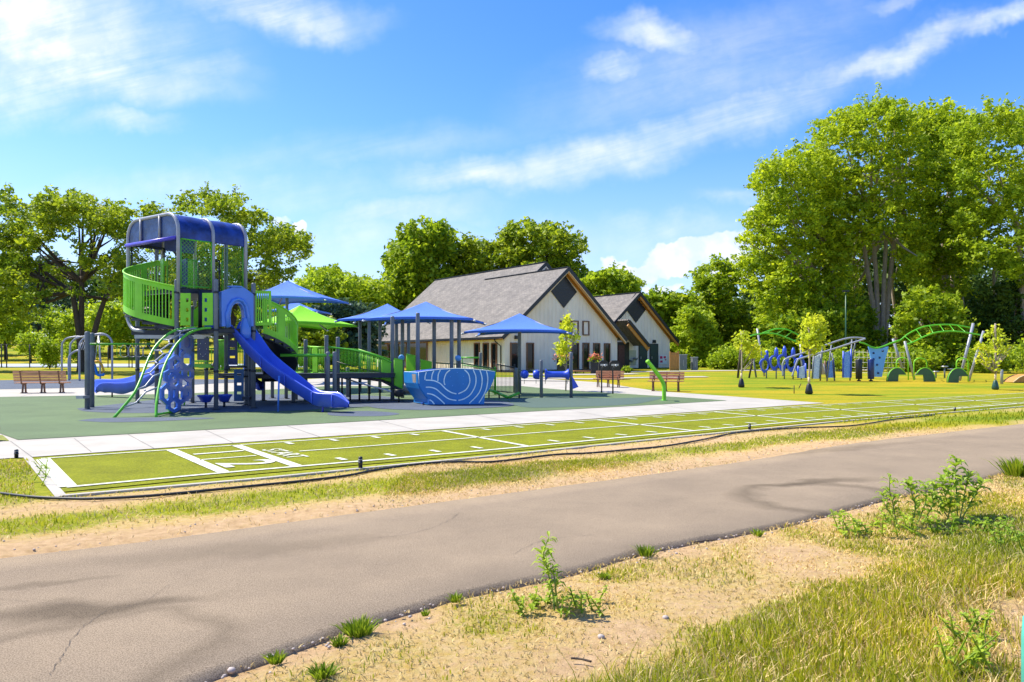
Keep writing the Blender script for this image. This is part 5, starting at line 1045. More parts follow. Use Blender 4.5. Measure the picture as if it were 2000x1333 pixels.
# ================================================================ FITNESS AREA ON THE RIGHT LAWN
def GT(px, Y): x = (px - 1000) / F * Y; return gp(x, Y)
def RU(px, py, Y): return U(px, py, Y)
def leg(par, px0, y0, px1, y1, Y, r=.06, m='lightgrey', Y1=None, nm='post'):
    a = RU(px0, y0, Y); b = RU(px1, y1, Y1 or Y); b.z = min(b.z, float(hgt(b.x, b.y)) + .0) if abs(b.z - float(hgt(b.x, b.y))) < .35 else b.z
    MB().tube([a, b], r, 8).build(nm, m, par)
YR = 46.0
# arched ladder, left
al = thing('arch_ladder', 'green twin-arch overhead ladder on slanting grey posts at the left of the fitness lawn', 'climbing frame', tuple(GT(1500, 48)))
aA = arcpts([RU(1481, 655, 49.5), RU(1495, 649, 49.5), RU(1516, 643, 49.5), RU(1536, 644, 49.5), RU(1550, 650, 49.5), RU(1570, 661, 49.5)], 5); aB = arcpts([RU(1461, 659, 47.5), RU(1475, 654, 47.5), RU(1496, 651.5, 47.5), RU(1516, 653, 47.5), RU(1533, 659, 47.5), RU(1550, 666, 47.5), RU(1562, 672, 47.5)], 5)
MB().tube(aA, .05, 8).build('arch_rail', 'green', al); MB().tube(aB, .05, 8).build('arch_rail', 'green', al)
for k in (4, 9, 14, 19, 24): MB().tube([aA[k], aB[k + 1]], .025, 6).build('rung', 'green', al)
leg(al, 1479, 642, 1493, 735, 49.5, .07); leg(al, 1447, 676, 1441, 735, 47.5, .07, 'bark'); leg(al, 1472, 690, 1463, 732, 47.5, .06, 'bark'); leg(al, 1471, 700, 1477, 731, 48, .06, 'post'); leg(al, 1563, 672, 1568, 735, 48.5, .06)
# blue figure climbers
for i, (px, top, bot, ring) in enumerate([(1494, 683, 729, 713), (1513, 679, 725, 707), (1529, 676, 727, 705), (1546, 679, 728, 708), (1562, 693, 731, 712)]):
    Y = 47.0 - i * .25; w = .36
    t = thing('blue_stepper', ('leftmost blue ring-bodied climber with a tall spike', 'second blue ring-bodied spike climber from the left', 'tallest blue ring-bodied spike climber, third from the left', 'fourth blue ring-bodied spike climber from the left', 'last blue spike climber, partly behind the grey rail and panels')[i], 'climber', tuple(GT(px, Y)), 'blue ring climbers')
    c = RU(px, ring, Y); zt = RU(px, top, Y).z; zb = RU(px, bot, Y).z; oz = []; iz = []
    for a in np.linspace(0, 2 * math.pi, 14, endpoint=False):
        x, z = math.sin(a), math.cos(a); oz.append(c + Vector((w * x * (1 if z > 0 else .75), 0, (c.z - zb) * z if z < 0 else .42 * z))); iz.append(c + Vector((w * .55 * x, 0, .30 * z - (.04 if z < 0 else 0))))
    bevel(MB().ringprism(oz, iz, (0, .1, 0)).build('ring_body', 'blue', t), .02)
    s = c + Vector((.12, .05, .30)); MB().tube([s, s.lerp(Vector((s.x, s.y, zt)), .7), Vector((s.x, s.y, zt))], .1, 8, taper=[.15, .12, .04]).build('spike', 'blue', t)
    MB().tube([Vector((c.x + .1, Y, zb + .2)), GT(px + 3, Y)], .04, 6).build('leg', 'post', t)
# rising grey twin rail with textured panels
tr = thing('rising_rail', 'pair of light grey rails climbing rightwards over blue and speckled climbing boards', 'climbing frame', tuple(GT(1600, 45)))
ra1 = arcpts([RU(1529, 735, 45), RU(1528.5, 715, 45), RU(1530, 708, 45), RU(1536, 701, 45), RU(1565, 691, 45), RU(1600, 679, 45), RU(1640, 665, 45), RU(1665, 660, 45), RU(1690, 661.5, 45)], 5)
ra2 = arcpts([RU(1547, 736, 44), RU(1557, 706, 44), RU(1563, 701, 44), RU(1590, 693, 44), RU(1625, 683, 44), RU(1655, 673, 44), RU(1675, 667, 44), RU(1690, 662, 44)], 5)
MB().tube(ra1, .055, 8).build('rail', 'lightgrey', tr); MB().tube(ra2, .055, 8).build('rail', 'lightgrey', tr)
def board(par, poly, Y, m, edge='navy', hold=0):
    P = [RU(x, y, Y) for x, y in poly]; o = MB().prism(P, (0, .06, 0)).build('board', m, par)
    for a, b in ((P[0], P[3]), (P[1], P[2])): MB().tube([a + Z(.12) - Vector((0, .02, 0)), b - Vector((0, .02, 0))], .05, 6).build('board_edge', edge, o)
    rg = random.Random(int(poly[0][0]))
    for _ in range(hold): c = P[0].lerp(P[1], rg.uniform(.15, .85)).lerp(P[3].lerp(P[2], rg.uniform(.2, .8)), rg.uniform(.15, .9)); MB().lathe(c, [(.05, 0), (.045, .03), (.02, .05)], 7, axis=(0, -1, 0)).build('hold', 'navy', o)
board(tr, [(1559, 719), (1573, 714), (1574, 739), (1558, 739)], 44.5, 'speckle', 'blue'); board(tr, [(1589, 699), (1604, 691), (1601, 740), (1586, 740)], 44.2, 'speckle', 'post'); board(tr, [(1617, 709), (1627, 704), (1630, 738), (1615, 738)], 44.8, 'speckleb'); board(tr, [(1647, 690), (1662, 686), (1661.5, 738), (1646, 738)], 44.2, 'speckleb', 'blue')
board(tr, [(1603, 711), (1611, 709), (1613, 732), (1603, 732)], 46, 'cream', 'trim')
for a, b, c, d, Y in [(1606, 679, 1602, 738, 44.6), (1624, 673, 1615, 739, 44.4), (1625, 690, 1630, 737, 44.8), (1664, 663, 1660, 738, 44.8), (1672, 662, 1665, 700, 45), (1609, 712, 1616, 736, 45)]: leg(tr, a, b, c, d, Y, .045, 'post')
# drums
for px, top, m, lab in ((1677.5, 702, 'black', 'black padded punch cylinder left of the navy one'), (1701, 702, 'navy', 'navy padded punch cylinder at the foot of the pale blue climbing wall')):
    Y = 44.5; g = GT(px, Y); t = thing('punch_cylinder', lab, 'punch bag', tuple(g), 'padded punch cylinders'); zt = RU(px, top, Y).z
    MB().lathe(g + Z(.12), [(.16, 0), (.185, .03), (.185, zt - g.z - .16), (.16, zt - g.z - .12)], 16).build('cylinder', m, t); MB().lathe(g, [(.12, 0), (.12, .05), (.05, .06), (.05, .14)], 10).build('base', 'black', t); MB().lathe(Vector((g.x, g.y, zt)), [(.06, 0), (.04, .03)], 10).build('cap', 'steel', t)
# pale blue V climbing wall
cw = thing('climbing_wall', 'pale blue funnel-shaped climbing wall with dark holds under a drooping green rail', 'climbing wall', tuple(GT(1716, 46)))
P = [RU(x, y, 46) for x, y in [(1697, 678), (1706, 681), (1716, 682), (1726, 681), (1735, 678), (1728, 705), (1722, 736), (1706.5, 736), (1703, 705)]]; bevel(MB().prism(P, (0, .1, 0)).build('wall_board', 'skyblue', cw), .02)
for x, y in ((1706, 690), (1724, 686), (1706, 702), (1718, 699), (1713, 713), (1715, 729)): MB().lathe(RU(x, y, 46), [(.07, 0), (.06, .04), (.02, .07)], 8, axis=(0, -1, 0)).build('hold', 'navy', cw)
MB().tube(arcpts([RU(x, y, 45.9) for x, y in [(1679, 669), (1690, 672), (1702, 678), (1713, 680), (1725, 677), (1742, 670), (1757, 665)]], 5), .05, 8).build('top_rail', 'green', cw)
# rope net
rn = thing('rope_net', 'pale rope net strung low behind the climbing wall and punch cylinders', 'rope net', tuple(GT(1720, 47.5)))
for y in (688, 698, 708, 718, 728): MB().tube([RU(1665, y, 47.5), RU(1715, y + 1, 47.4), RU(1768, y + .5, 47.5)], .012, 5).build('rope', 'white', rn)
for x in range(1670, 1770, 8): MB().tube([RU(x, 684 if x < 1700 else 689, 47.5), RU(x, 731, 47.5)], .009, 5).build('cord', 'cream', rn)
# green arched monkey bars on four slanted posts
mb_ = thing('monkey_bars', 'long green arched overhead ladder on four leaning grey posts', 'climbing frame', tuple(GT(1820, 46)))
m1 = arcpts([RU(x, y, 46.6) for x, y in [(1743, 671), (1758, 665), (1775, 652), (1800, 640), (1825, 635.5), (1850, 634.5), (1870, 636), (1898, 641)]], 5); m2 = arcpts([RU(x, y, 44.6) for x, y in [(1772, 673), (1785, 668), (1805, 658), (1828, 650), (1855, 647.5), (1880, 649), (1916, 655)]], 5)
MB().tube(m1, .05, 8).build('arch_rail', 'green', mb_); MB().tube(m2, .05, 8).build('arch_rail', 'green', mb_)
for k in (8, 13, 18, 22, 26, 30): MB().tube([m1[k], m2[k - 4]], .024, 6).build('rung', 'green', mb_)
leg(mb_, 1744, 662, 1762, 720, 47, .08); leg(mb_, 1767, 667, 1786, 736, 46.0, .075); leg(mb_, 1901, 632, 1874, 742, 45.0, .085); leg(mb_, 1921, 647, 1892, 741, 44.4, .075)
# half arch hurdles with hoops
for i, (x0, x1, top, bot, hx0, hx1, ht, Y, lab) in enumerate([(1733, 1772, 719, 745, 1751, 1774, 699, 44.2, 'left of three dark green half-arch hurdles with a lime hoop'), (1827, 1787, 719, 745.5, 1785, 1810, 700, 43.8, 'middle half-arch hurdle, its curved back facing right'), (1851, 1893, 719.5, 748, 1868, 1891, 700, 43.2, 'right of three dark green half-arch hurdles, nearest the leaning posts')]):
    t = thing('arch_hurdle', lab, 'hurdle', tuple(GT((x0 + x1) / 2, Y)), 'half-arch hurdles'); s = 1 if x1 > x0 else -1
    out = [(x0, bot)] + [(x0 + (x1 - x0) * (.5 - .5 * math.cos(a) * 1.0) * 1.0, bot - (bot - top) * math.sin(a)) for a in np.linspace(.25, 2.55, 12)]; inn = [(x0 + s * 21, bot), (x0 + s * 21.5, bot - 13)]
    poly = out + [(x1 - s * 2, bot - 13), (x0 + s * 22, bot - 13), (x0 + s * 21, bot)]
    bevel(MB().prism([RU(x, y, Y) for x, y in poly], (0, .12, 0)).build('arch_board', 'dgreen', t), .01)
    MB().tube([RU(x, y - .4, Y - .01) for x, y in out], .025, 6).build('lime_edge', 'lime', t)
    hc = (hx0 + hx1) / 2; hw = (hx1 - hx0) / 2; MB().tube([RU(hx0, bot - 2, Y + .2)] + [RU(hc - hw * math.cos(a), ht + 10 - 10 * math.sin(a), Y + .2) for a in np.linspace(0.1, 3.04, 10)] + [RU(hx1, bot - 2, Y + .2)], .035, 8).build('hoop', 'lime', t)
# small exercise stools
for i, (px, top, lab) in enumerate([(1828, 727, 'left small black-legged exercise disc stool under the monkey bars'), (1845, 717, 'taller pale disc stool under the monkey bars'), (1857, 722, 'right small disc stool under the monkey bars')]):
    Y = 47.5; g = GT(px, Y); t = thing('disc_stool', lab, 'stool', tuple(g), 'exercise disc stools'); zt = RU(px, top, Y).z
    MB().lathe(g, [(.05, 0), (.05, zt - g.z)], 8).build('leg', 'post', t); MB().lathe(Vector((g.x, g.y, zt)), [(.1, -.03), (.2, 0), (.2, .05), (.15, .06)], 14).build('disc', 'steel', t)
for px, top, Y, lab in ((1956.5, 722.5, 42, 'grey bollard post beside the bagged sapling at the right'),):
    g = GT(px, Y); t = thing('bollard', lab, 'bollard', tuple(g)); zt = RU(px, top, Y).z; MB().lathe(g, [(.075, 0), (.075, zt - g.z - .03), (.06, zt - g.z)], 12).build('bollard_tube', 'lightgrey', t); MB().lathe(Vector((g.x, g.y, zt - .14)), [(.08, 0), (.08, .02)], 12).build('band', 'black', t)
t = thing('wedge_ramp', 'low wooden wedge ramp cut by the right edge of the photo', 'ramp', tuple(GT(1995, 43))); P = [RU(1979, 747, 43), RU(1990, 738, 43), RU(2004, 732, 43), RU(2040, 732, 43), RU(2040, 748, 43)]
MB().prism(P, (0, 1.0, 0)).build('ramp_side', 'fencewood', t); MB().tube([p - Vector((0, .02, 0)) for p in P[:4]], .03, 6).build('ramp_edge', 'cream', t)
# swing and arched frames on the left
sw = thing('arched_swing_frame', 'bent grey tube swing frame beyond the ring ladder at the left', 'swing frame', tuple(GT(170, 44)))
def bent(pts, Y, par, r=.06, Y2=None):
    n = len(pts); MB().tube(arcpts([RU(x, y, Y + ((Y2 or Y) - Y) * i / (n - 1)) for i, (x, y) in enumerate(pts)], 5), r, 8).build('bent_tube', 'lightgrey', par)
bent([(121, 740), (121, 680), (124, 668), (132, 661), (150, 658), (160, 659)], 47, sw); bent([(137, 745), (137, 682), (141, 668), (152, 660), (170, 657), (186, 656)], 46, sw); bent([(155.5, 748), (155, 682), (158, 668), (168, 659), (182, 655)], 44.5, sw)
bent([(182, 655), (193, 652.5), (203, 653), (212, 658), (218, 667), (219, 685), (219, 748)], 43.5, sw); bent([(135, 745), (134, 705), (138, 693), (148, 686), (156, 685)], 45, sw); bent([(196, 748), (195, 690), (193, 655)], 44, sw, .05); bent([(160, 658), (186, 655), (205, 654)], 46, sw, .05, 43.6)
for a in range(6): MB().tube([RU(156 + a * 3, 672 - a * 2, 44.4), RU(160 + a * 3, 684, 44.4)], .012, 5).build('net_cord', 'white', sw)
ss = thing('swing_seat', 'blue moulded bucket swing seat with a yellow harness', 'swing seat', tuple(RU(195, 738, 43)))
Y = 43
MB().loft([[RU(x, y, Y - .22), RU(x, y, Y + .22)] for x, y in [(181, 712), (184, 722), (187, 733), (192, 736), (203, 735), (206, 731)]]).build('bucket', 'panelblue', ss).modifiers.new('t', 'SOLIDIFY').thickness = .15
MB().loft([[RU(x, y, Y - .2), RU(x, y, Y + .2)] for x, y in [(183, 709), (191, 708), (197, 714), (200, 724), (198, 731)]]).build('harness', 'yellow', ss).modifiers.new('t', 'SOLIDIFY').thickness = .12
for x in (185, 197, 200): MB().tube([RU(x, 712 if x < 190 else 724, Y), RU(192, 656, 43.8)], .014, 5).build('chain', 'steel', ss)
# dark poles, tennis fence
tf = thing('court_fence', 'tall thin dark posts and mesh wire fence along the court at the far left', 'fence', tuple(gp(-40, 70)))
for px in (3, 13, 58, 110, 211, 252, 258): 
    g = GT(px, 70); MB().lathe(g, [(.05, 0), (.05, 2.2 if px < 150 else 1.9)], 6).build('fence_post', 'black', tf)
MB().tube([GT(-200, 70) + Z(2.2), GT(110, 70) + Z(2.2)], .02, 5).build('top_wire', 'black', tf); MB().tube([GT(-200, 70) + Z(.1), GT(260, 70) + Z(.1)], .02, 5).build('bottom_wire', 'black', tf)
# floodlight pole in front of the trees
fp = thing('light_pole', 'thin dark green lamp pole standing before the big cottonwoods', 'lamp pole', tuple(GT(1652, 62))); MB().tube([GT(1652, 62), RU(1652, 570, 62)], .07, 8, taper=[.09, .05]).build('pole_tube', 'dgreen', fp); MB().box(RU(1652, 569, 62), (.5, .25, .12)).build('lamp_head', 'black', fp)
# planters with flowers, patio table
def planter(px0, px1, top, Y, lab, fl):
    g = GT((px0 + px1) / 2, Y); w = (px1 - px0) / F * Y; zt = RU(px0, top, Y).z; t = thing('flower_planter', lab, 'planter', tuple(g), 'black square planters'); h = zt - g.z
    bevel(MB().prism([g + Vector(v) for v in [(-w * .46, -w * .4, 0), (w * .46, -w * .4, 0), (w * .5, -w * .4, h), (-w * .5, -w * .4, h)]], (0, w * .8, 0)).build('planter_box', 'black', t), .02)
    MB().box(Vector((g.x, g.y, zt - .03)), (w * .9, w * .75, .04)).build('soil', 'bark', t)
    C = RNG.normal(0, 1, (160, 3)) * np.array([w * .38, w * .3, .12]) + np.array([g.x, g.y, zt + .22]); v, f = leafquads(C, .11, .35, RNG); npmesh('blossoms', v, f, 'flower', t)
    C = RNG.normal(0, 1, (140, 3)) * np.array([w * .32, w * .3, .14]) + np.array([g.x, g.y, zt + .06]); v, f = leafquads(C, .12, .35, RNG); npmesh('leaves', v, f, LG1, t)
# ================================================================ TREES
planter(1088, 1111, 702, 55.5, 'black planter of orange flowers behind the golden sapling', 1); planter(1154, 1170, 704, 53, 'black planter of orange flowers by the two litter bins', 1)
t = thing('patio_table', 'low wooden patio table against the gable wall windows', 'table', tuple(GT(1140, 54))); MB().beam(RU(1120, 725, 53.5), RU(1160, 726, 53.5), .8, .05).build('tabletop', 'wood', t)
for px in (1124, 1140, 1156): MB().lathe(GT(px, 53.5), [(.03, 0), (.03, RU(px, 726, 53.5).z - GT(px, 53.5).z)], 6).build('leg', 'black', t)
def inside(px, py, poly):
    r = np.zeros(px.shape, bool); n = len(poly)
    for i in range(n):
        x0, y0 = poly[i]; x1, y1 = poly[(i + 1) % n]
        c = ((y0 > py) != (y1 > py)) & (px < (x1 - x0) * (py - y0) / (y1 - y0 + 1e-9) + x0); r ^= c
    return r
def crown_points(polys, Y, depth, nb, npuff, nleaf, rb, rp, rng, flat=.6):
    """boughs -> puffs -> leaves, filling a crown whose outline is the given polygon at distance Y and whose depth follows its width"""
    B_ = []; tot = sum(w for _, w in polys)
    for poly, w in polys:
        P = np.array(poly, float); lo, hi = P.min(0), P.max(0); k = int(nb * w / tot); got = []
        cx = (lo[0] + hi[0]) / 2; hw = (hi[0] - lo[0]) / 2
        while len(got) < k:
            q = rng.uniform(lo, hi, (400, 2)); q = q[inside(q[:, 0], q[:, 1], poly)]; got += list(q)
        got = np.array(got[:k]); x = (got[:, 0] - 1000) / F * Y; z = EYE - (got[:, 1] - HZ) / F * Y
        dx = (got[:, 0] - cx) / hw; dd = depth * np.sqrt(np.clip(1 - dx ** 2, .08, 1)); y = rng.uniform(-1, 1, k); y = np.sign(y) * np.abs(y) ** .6 * dd
        B_.append(np.stack([x, Y + y, z], 1) * 1.0)
    B_ = np.concatenate(B_); d = B_[:, 1:2] / Y; B_[:, 0:1] *= (1 + (d - 1)); B_[:, 2:3] = EYE + (B_[:, 2:3] - EYE) * d      # keep the crown's outline while giving it depth
    def ball(n, r): v = rng.normal(0, 1, (n, 3)); v /= np.linalg.norm(v, axis=1, keepdims=True); return v * (rng.uniform(0, 1, (n, 1)) ** .45) * np.array([r, r, r * flat])
    Pf = np.repeat(B_, npuff, 0) + ball(len(B_) * npuff, rb); Lf = np.repeat(Pf, nleaf, 0) + ball(len(Pf) * nleaf, rp)
    c0 = np.median(B_, 0); k = rng.choice(len(Pf), max(4, len(Pf) // 14), replace=False); o_ = Pf[k] - c0; o_ /= np.linalg.norm(o_, axis=1, keepdims=True); S = []
    for i_ in range(5): S.append(Pf[k] + o_ * (rb * (.12 + .09 * i_)) + np.array([0, 0, .06 * i_ * rb]))
    S = np.repeat(np.concatenate(S), 5, 0); return B_, np.concatenate([Lf, S + rng.normal(0, rp * .38, S.shape)])
def tree(name, label, polys, Y, base, trunk_r, leaf, lsize, nb, npuff=6, nleaf=9, rb=.9, rp=.4, bark='bark', depth=None, forks=None, seed=1, group='trees around the park', limbs=14, cat='tree', flat=.6, aspect=.55, droop=0):
    rng = np.random.default_rng(seed); polys = [(p, w) for p, w in polys]; allp = np.array([q for p, _ in polys for q in p], float)
    wid = (allp[:, 0].max() - allp[:, 0].min()) / F * Y; depth = depth or wid * .42
    B_, Lf = crown_points(polys, Y, depth, nb, npuff, nleaf, rb, rp, rng, flat)
    g = GT(base, Y); r = thing(name, label, cat, tuple(g), group)
    if trunk_r:
        mb = MB(); rg = random.Random(seed)
        fk = forks or [(base, (allp[:, 1].mean() + HZ) / 2)]
        tops = []
        for (fx, fy) in fk:
            top = U(fx, fy, Y + rg.uniform(-.5, .5) * (len(fk) > 1)); mid_ = g.lerp(top, .5) + Vector((rg.uniform(-.1, .1) * wid * .15, 0, 0)); bx = g + Vector((rg.uniform(-1, 1) * trunk_r * 1.2 * (len(fk) > 1), rg.uniform(-.5, .5) * (len(fk) > 1), -.1))
            P = arcpts([bx, mid_, top], 5); tr_ = trunk_r / (len(fk) ** .4); mb.tube(P, tr_, 8, taper=[tr_ * (1.25 if i == 0 else 1.05 - .5 * i / len(P)) for i in range(len(P))]); tops.append(top)
        mb.build('trunk', bark, r)
        idx = rng.choice(len(B_), min(limbs, len(B_)), replace=False); mb = MB()
        for i in idx:
            q = Vector(B_[i]); tp = min(tops, key=lambda t_: (t_ - q).length); m1 = tp.lerp(q, .5) + Z(-.08 * (q - tp).length); rr = trunk_r * .42
            P = arcpts([tp - Z(trunk_r), m1, q], 4); mb.tube(P, rr, 6, taper=[rr * (1 - .85 * k / (len(P) - 1)) for k in range(len(P))])
            for _ in range(2):
                j = rng.integers(len(B_)); q2 = Vector(B_[j])
                if (q2 - m1).length < wid * .4: mb.tube([m1, m1.lerp(q2, .5) - Z(.1), q2], rr * .5, 5, taper=[rr * .5, rr * .3, rr * .08])
        mb.build('limbs', bark, r)
    v, f = leafquads(Lf, lsize, aspect, rng); npmesh('crown', v, f, leaf, r); return r
GT_ = 'trees around the park'
# left spreading tree
tree('spreading_tree', 'broad open tree with dark forked limbs left of the tower', [([(20, 480), (30, 430), (70, 394), (110, 376), (150, 379), (205, 396), (255, 412), (268, 445), (252, 468), (205, 452), (150, 436), (100, 452), (62, 490), (35, 540), (15, 530)], 4.6), ([(60, 470), (150, 430), (220, 450), (255, 470), (255, 540), (200, 560), (70, 570), (20, 540)], 1.1), ([(-10, 520), (60, 530), (90, 575), (60, 620), (-10, 610)], 1.2), ([(200, 500), (262, 470), (260, 570), (225, 590)], 1.0)],
     58, 165, .42, LOL, .14, 230, 7, 15, 1.0, .42, 'bark', 4.6, [(140, 560), (160, 540), (208, 575)], 3, limbs=26)
tree('spreading_tree', 'olive crown cut by the left edge of the photo', [([(-120, 400), (-40, 378), (5, 374), (38, 420), (45, 470), (30, 560), (-10, 640), (-120, 640)], 1)], 60, -60, .4, LOL, .17, 150, 7, 11, 1.0, .45, 'darkbark', 4, None, 4, limbs=12)
tree('spreading_tree', 'wide olive tree rising directly behind the play tower', [([(284, 425), (300, 392), (340, 376), (400, 382), (450, 388), (500, 412), (540, 440), (602, 462), (596, 490), (560, 520), (500, 560), (420, 580), (330, 560), (300, 500), (290, 450)], 3), ([(540, 470), (600, 462), (602, 500), (560, 545), (520, 560), (510, 510)], .35), ([(300, 520), (500, 560), (520, 620), (420, 660), (300, 640)], .9)],
     64, 430, .45, LOL, .15, 300, 7, 14, 1.05, .45, 'bark', 5.5, [(420, 560), (470, 540)], 5, limbs=22)
# round trees right of the tower and behind the canopies
tree('round_tree', 'bright green domed tree behind the blue and lime canopies', [([(580, 570), (592, 538), (620, 527), (650, 526), (690, 545), (705, 548), (745, 556), (750, 600), (700, 640), (600, 640), (575, 600)], 1)], 92, 650, .4, LBR, .26, 230, 6, 10, 1.5, .7, 'darkbark', 7, None, 6)
tree('conifer', 'shaggy olive conifer between the lime canopy and the boat canopy', [([(590, 640), (620, 600), (650, 585), (700, 600), (735, 620), (740, 690), (690, 712), (600, 712)], 1)], 62, 660, .25, LPI, .2, 190, 6, 10, .8, .35, 'darkbark', 3, None, 7, flat=.28)
tree('conifer', 'yellow-green pine visible under the lime canopy', [([(560, 660), (585, 632), (640, 628), (665, 650), (660, 705), (600, 712), (560, 705)], 1)], 58, 610, .22, LOL, .17, 110, 6, 10, .75, .32, 'darkbark', 2.5, None, 8, flat=.25)
tree('columnar_tree', 'tall dense upright tree behind the left end of the roof', [([(748, 575), (752, 540), (762, 500), (790, 466), (820, 455), (846, 446), (872, 449), (880, 480), (884, 520), (884, 560), (850, 620), (800, 640), (760, 620)], 1)], 96, 820, .4, LG1, .30, 330, 7, 10, 1.3, .65, 'darkbark', 6, None, 9, flat=1.2)
tree('roadside_tree', 'mid-height golden-green tree over the middle of the roof ridge', [([(878, 500), (890, 478), (925, 474), (965, 480), (990, 490), (990, 560), (880, 580)], 1)], 100, 935, .35, LOL, .26, 190, 6, 10, 1.3, .6, 'darkbark', 5, None, 10)
tree('roadside_tree', 'largest tree above the gable peak, with sky showing through', [([(984, 470), (990, 446), (1030, 436), (1055, 440), (1090, 441), (1118, 458), (1136, 490), (1140, 520), (1150, 560), (1130, 590), (1060, 560), (995, 540)], 1)], 98, 1070, .45, LOL, .26, 300, 6, 10, 1.3, .6, 'darkbark', 6, None, 11)
tree('round_tree', 'light green tree between the two gable peaks', [([(1138, 560), (1150, 540), (1185, 532), (1225, 540), (1247, 552), (1245, 585), (1210, 600), (1150, 600)], 1)], 90, 1190, .35, LBR, .25, 170, 6, 10, 1.2, .6, 'darkbark', 5, None, 12)
tree('dark_tree', 'dark tree mass directly right of the restroom gable', [([(1240, 600), (1262, 583), (1300, 580), (1345, 584), (1375, 600), (1385, 700), (1340, 735), (1300, 735), (1290, 660)], 1)], 84, 1330, .35, LG1, .26, 330, 6, 10, 1.2, .6, 'darkbark', 5, None, 13)
tree('airy_tree', 'tall airy tree with a narrow top left of the giant cottonwoods', [([(1352, 550), (1362, 522), (1398, 514), (1430, 520), (1445, 545), (1436, 575), (1400, 600), (1365, 585)], .6), ([(1330, 620), (1380, 585), (1440, 590), (1475, 630), (1470, 700), (1400, 720), (1350, 700)], 1.4)], 88, 1400, .35, LG1, .22, 270, 6, 10, 1.0, .5, 'darkbark', 4.5, None, 14)
tree('airy_tree', 'bright lime green shrub tree right of the wooden enclosure', [([(1322, 650), (1330, 615), (1352, 600), (1380, 610), (1395, 650), (1390, 700), (1350, 722), (1328, 700)], 1)], 74, 1362, .2, LBR, .18, 200, 6, 10, .8, .38, 'darkbark', 3, None, 15)
# giant cottonwoods
tree('cottonwood', 'tallest cottonwood with several pale trunks, centre of the right grove', [([(1586, 290), (1600, 250), (1648, 212), (1700, 206), (1745, 205), (1790, 204), (1812, 240), (1822, 330), (1815, 430), (1790, 490), (1745, 450), (1700, 480), (1640, 500), (1590, 460)], 1), ([(1600, 470), (1680, 480), (1660, 620), (1610, 620)], .12), ([(1760, 480), (1815, 440), (1810, 560), (1775, 560)], .1)],
     76, 1722, .5, LCO, .165, 430, 8, 16, 1.45, .5, 'palebark', 6.5, [(1680, 430), (1700, 400), (1732, 440), (1757, 380)], 16, limbs=40)
tree('cottonwood', 'left cottonwood of the grove, leaning out over the white cloud', [([(1452, 520), (1454, 470), (1470, 420), (1478, 345), (1510, 318), (1560, 292), (1600, 290), (1630, 350), (1640, 500), (1620, 640), (1560, 665), (1500, 640), (1455, 570)], 1)],
     74, 1640, .42, LCO, .16, 430, 8, 15, 1.35, .48, 'palebark', 5.5, [(1590, 520), (1620, 480)], 17, limbs=34)
tree('cottonwood', 'shaded cottonwood between the tallest one and the right edge', [([(1790, 230), (1830, 205), (1862, 225), (1892, 215), (1900, 300), (1905, 420), (1890, 560), (1830, 620), (1790, 560), (1800, 380)], 1)],
     82, 1850, .42, LCO, .22, 300, 8, 10, 1.4, .55, 'palebark', 5, [(1840, 430), (1865, 470)], 18, limbs=26)
tree('cottonwood', 'yellow-green cottonwood cut by the right edge of the photo', [([(1852, 300), (1866, 245), (1920, 232), (1950, 215), (2000, 205), (2080, 200), (2160, 260), (2170, 480), (2080, 560), (1980, 540), (1910, 500), (1870, 420)], 1)],
     70, 2005, .45, LBR, .165, 420, 8, 15, 1.4, .5, 'palebark', 6, [(1985, 420), (2030, 400)], 19, limbs=30)
tree('understory_tree', 'dark leafy understory tree below the tallest cottonwood', [([(1500, 640), (1560, 610), (1640, 600), (1700, 610), (1720, 680), (1700, 735), (1560, 738), (1500, 735), (1470, 690)], 1)], 70, 1600, .2, LG1, .19, 330, 6, 10, .9, .42, 'darkbark', 3.5, None, 20)
tree('understory_tree', 'sunlit understory tree behind the arched monkey bars', [([(1760, 600), (1800, 560), (1860, 580), (1890, 640), (1880, 730), (1770, 735), (1750, 680)], 1)], 64, 1822, .16, LG1, .17, 260, 6, 10, .85, .38, 'palebark', 3, [(1828, 640)], 21)
tree('understory_tree', 'dark shrub tree at the right edge behind the bagged sapling', [([(1880, 620), (1930, 560), (2000, 540), (2120, 560), (2120, 735), (1890, 735)], 1)], 72, 1975, .18, LDK, .19, 330, 6, 10, .95, .42, 'palebark', 3.5, [(1945, 600), (1990, 560)], 22)
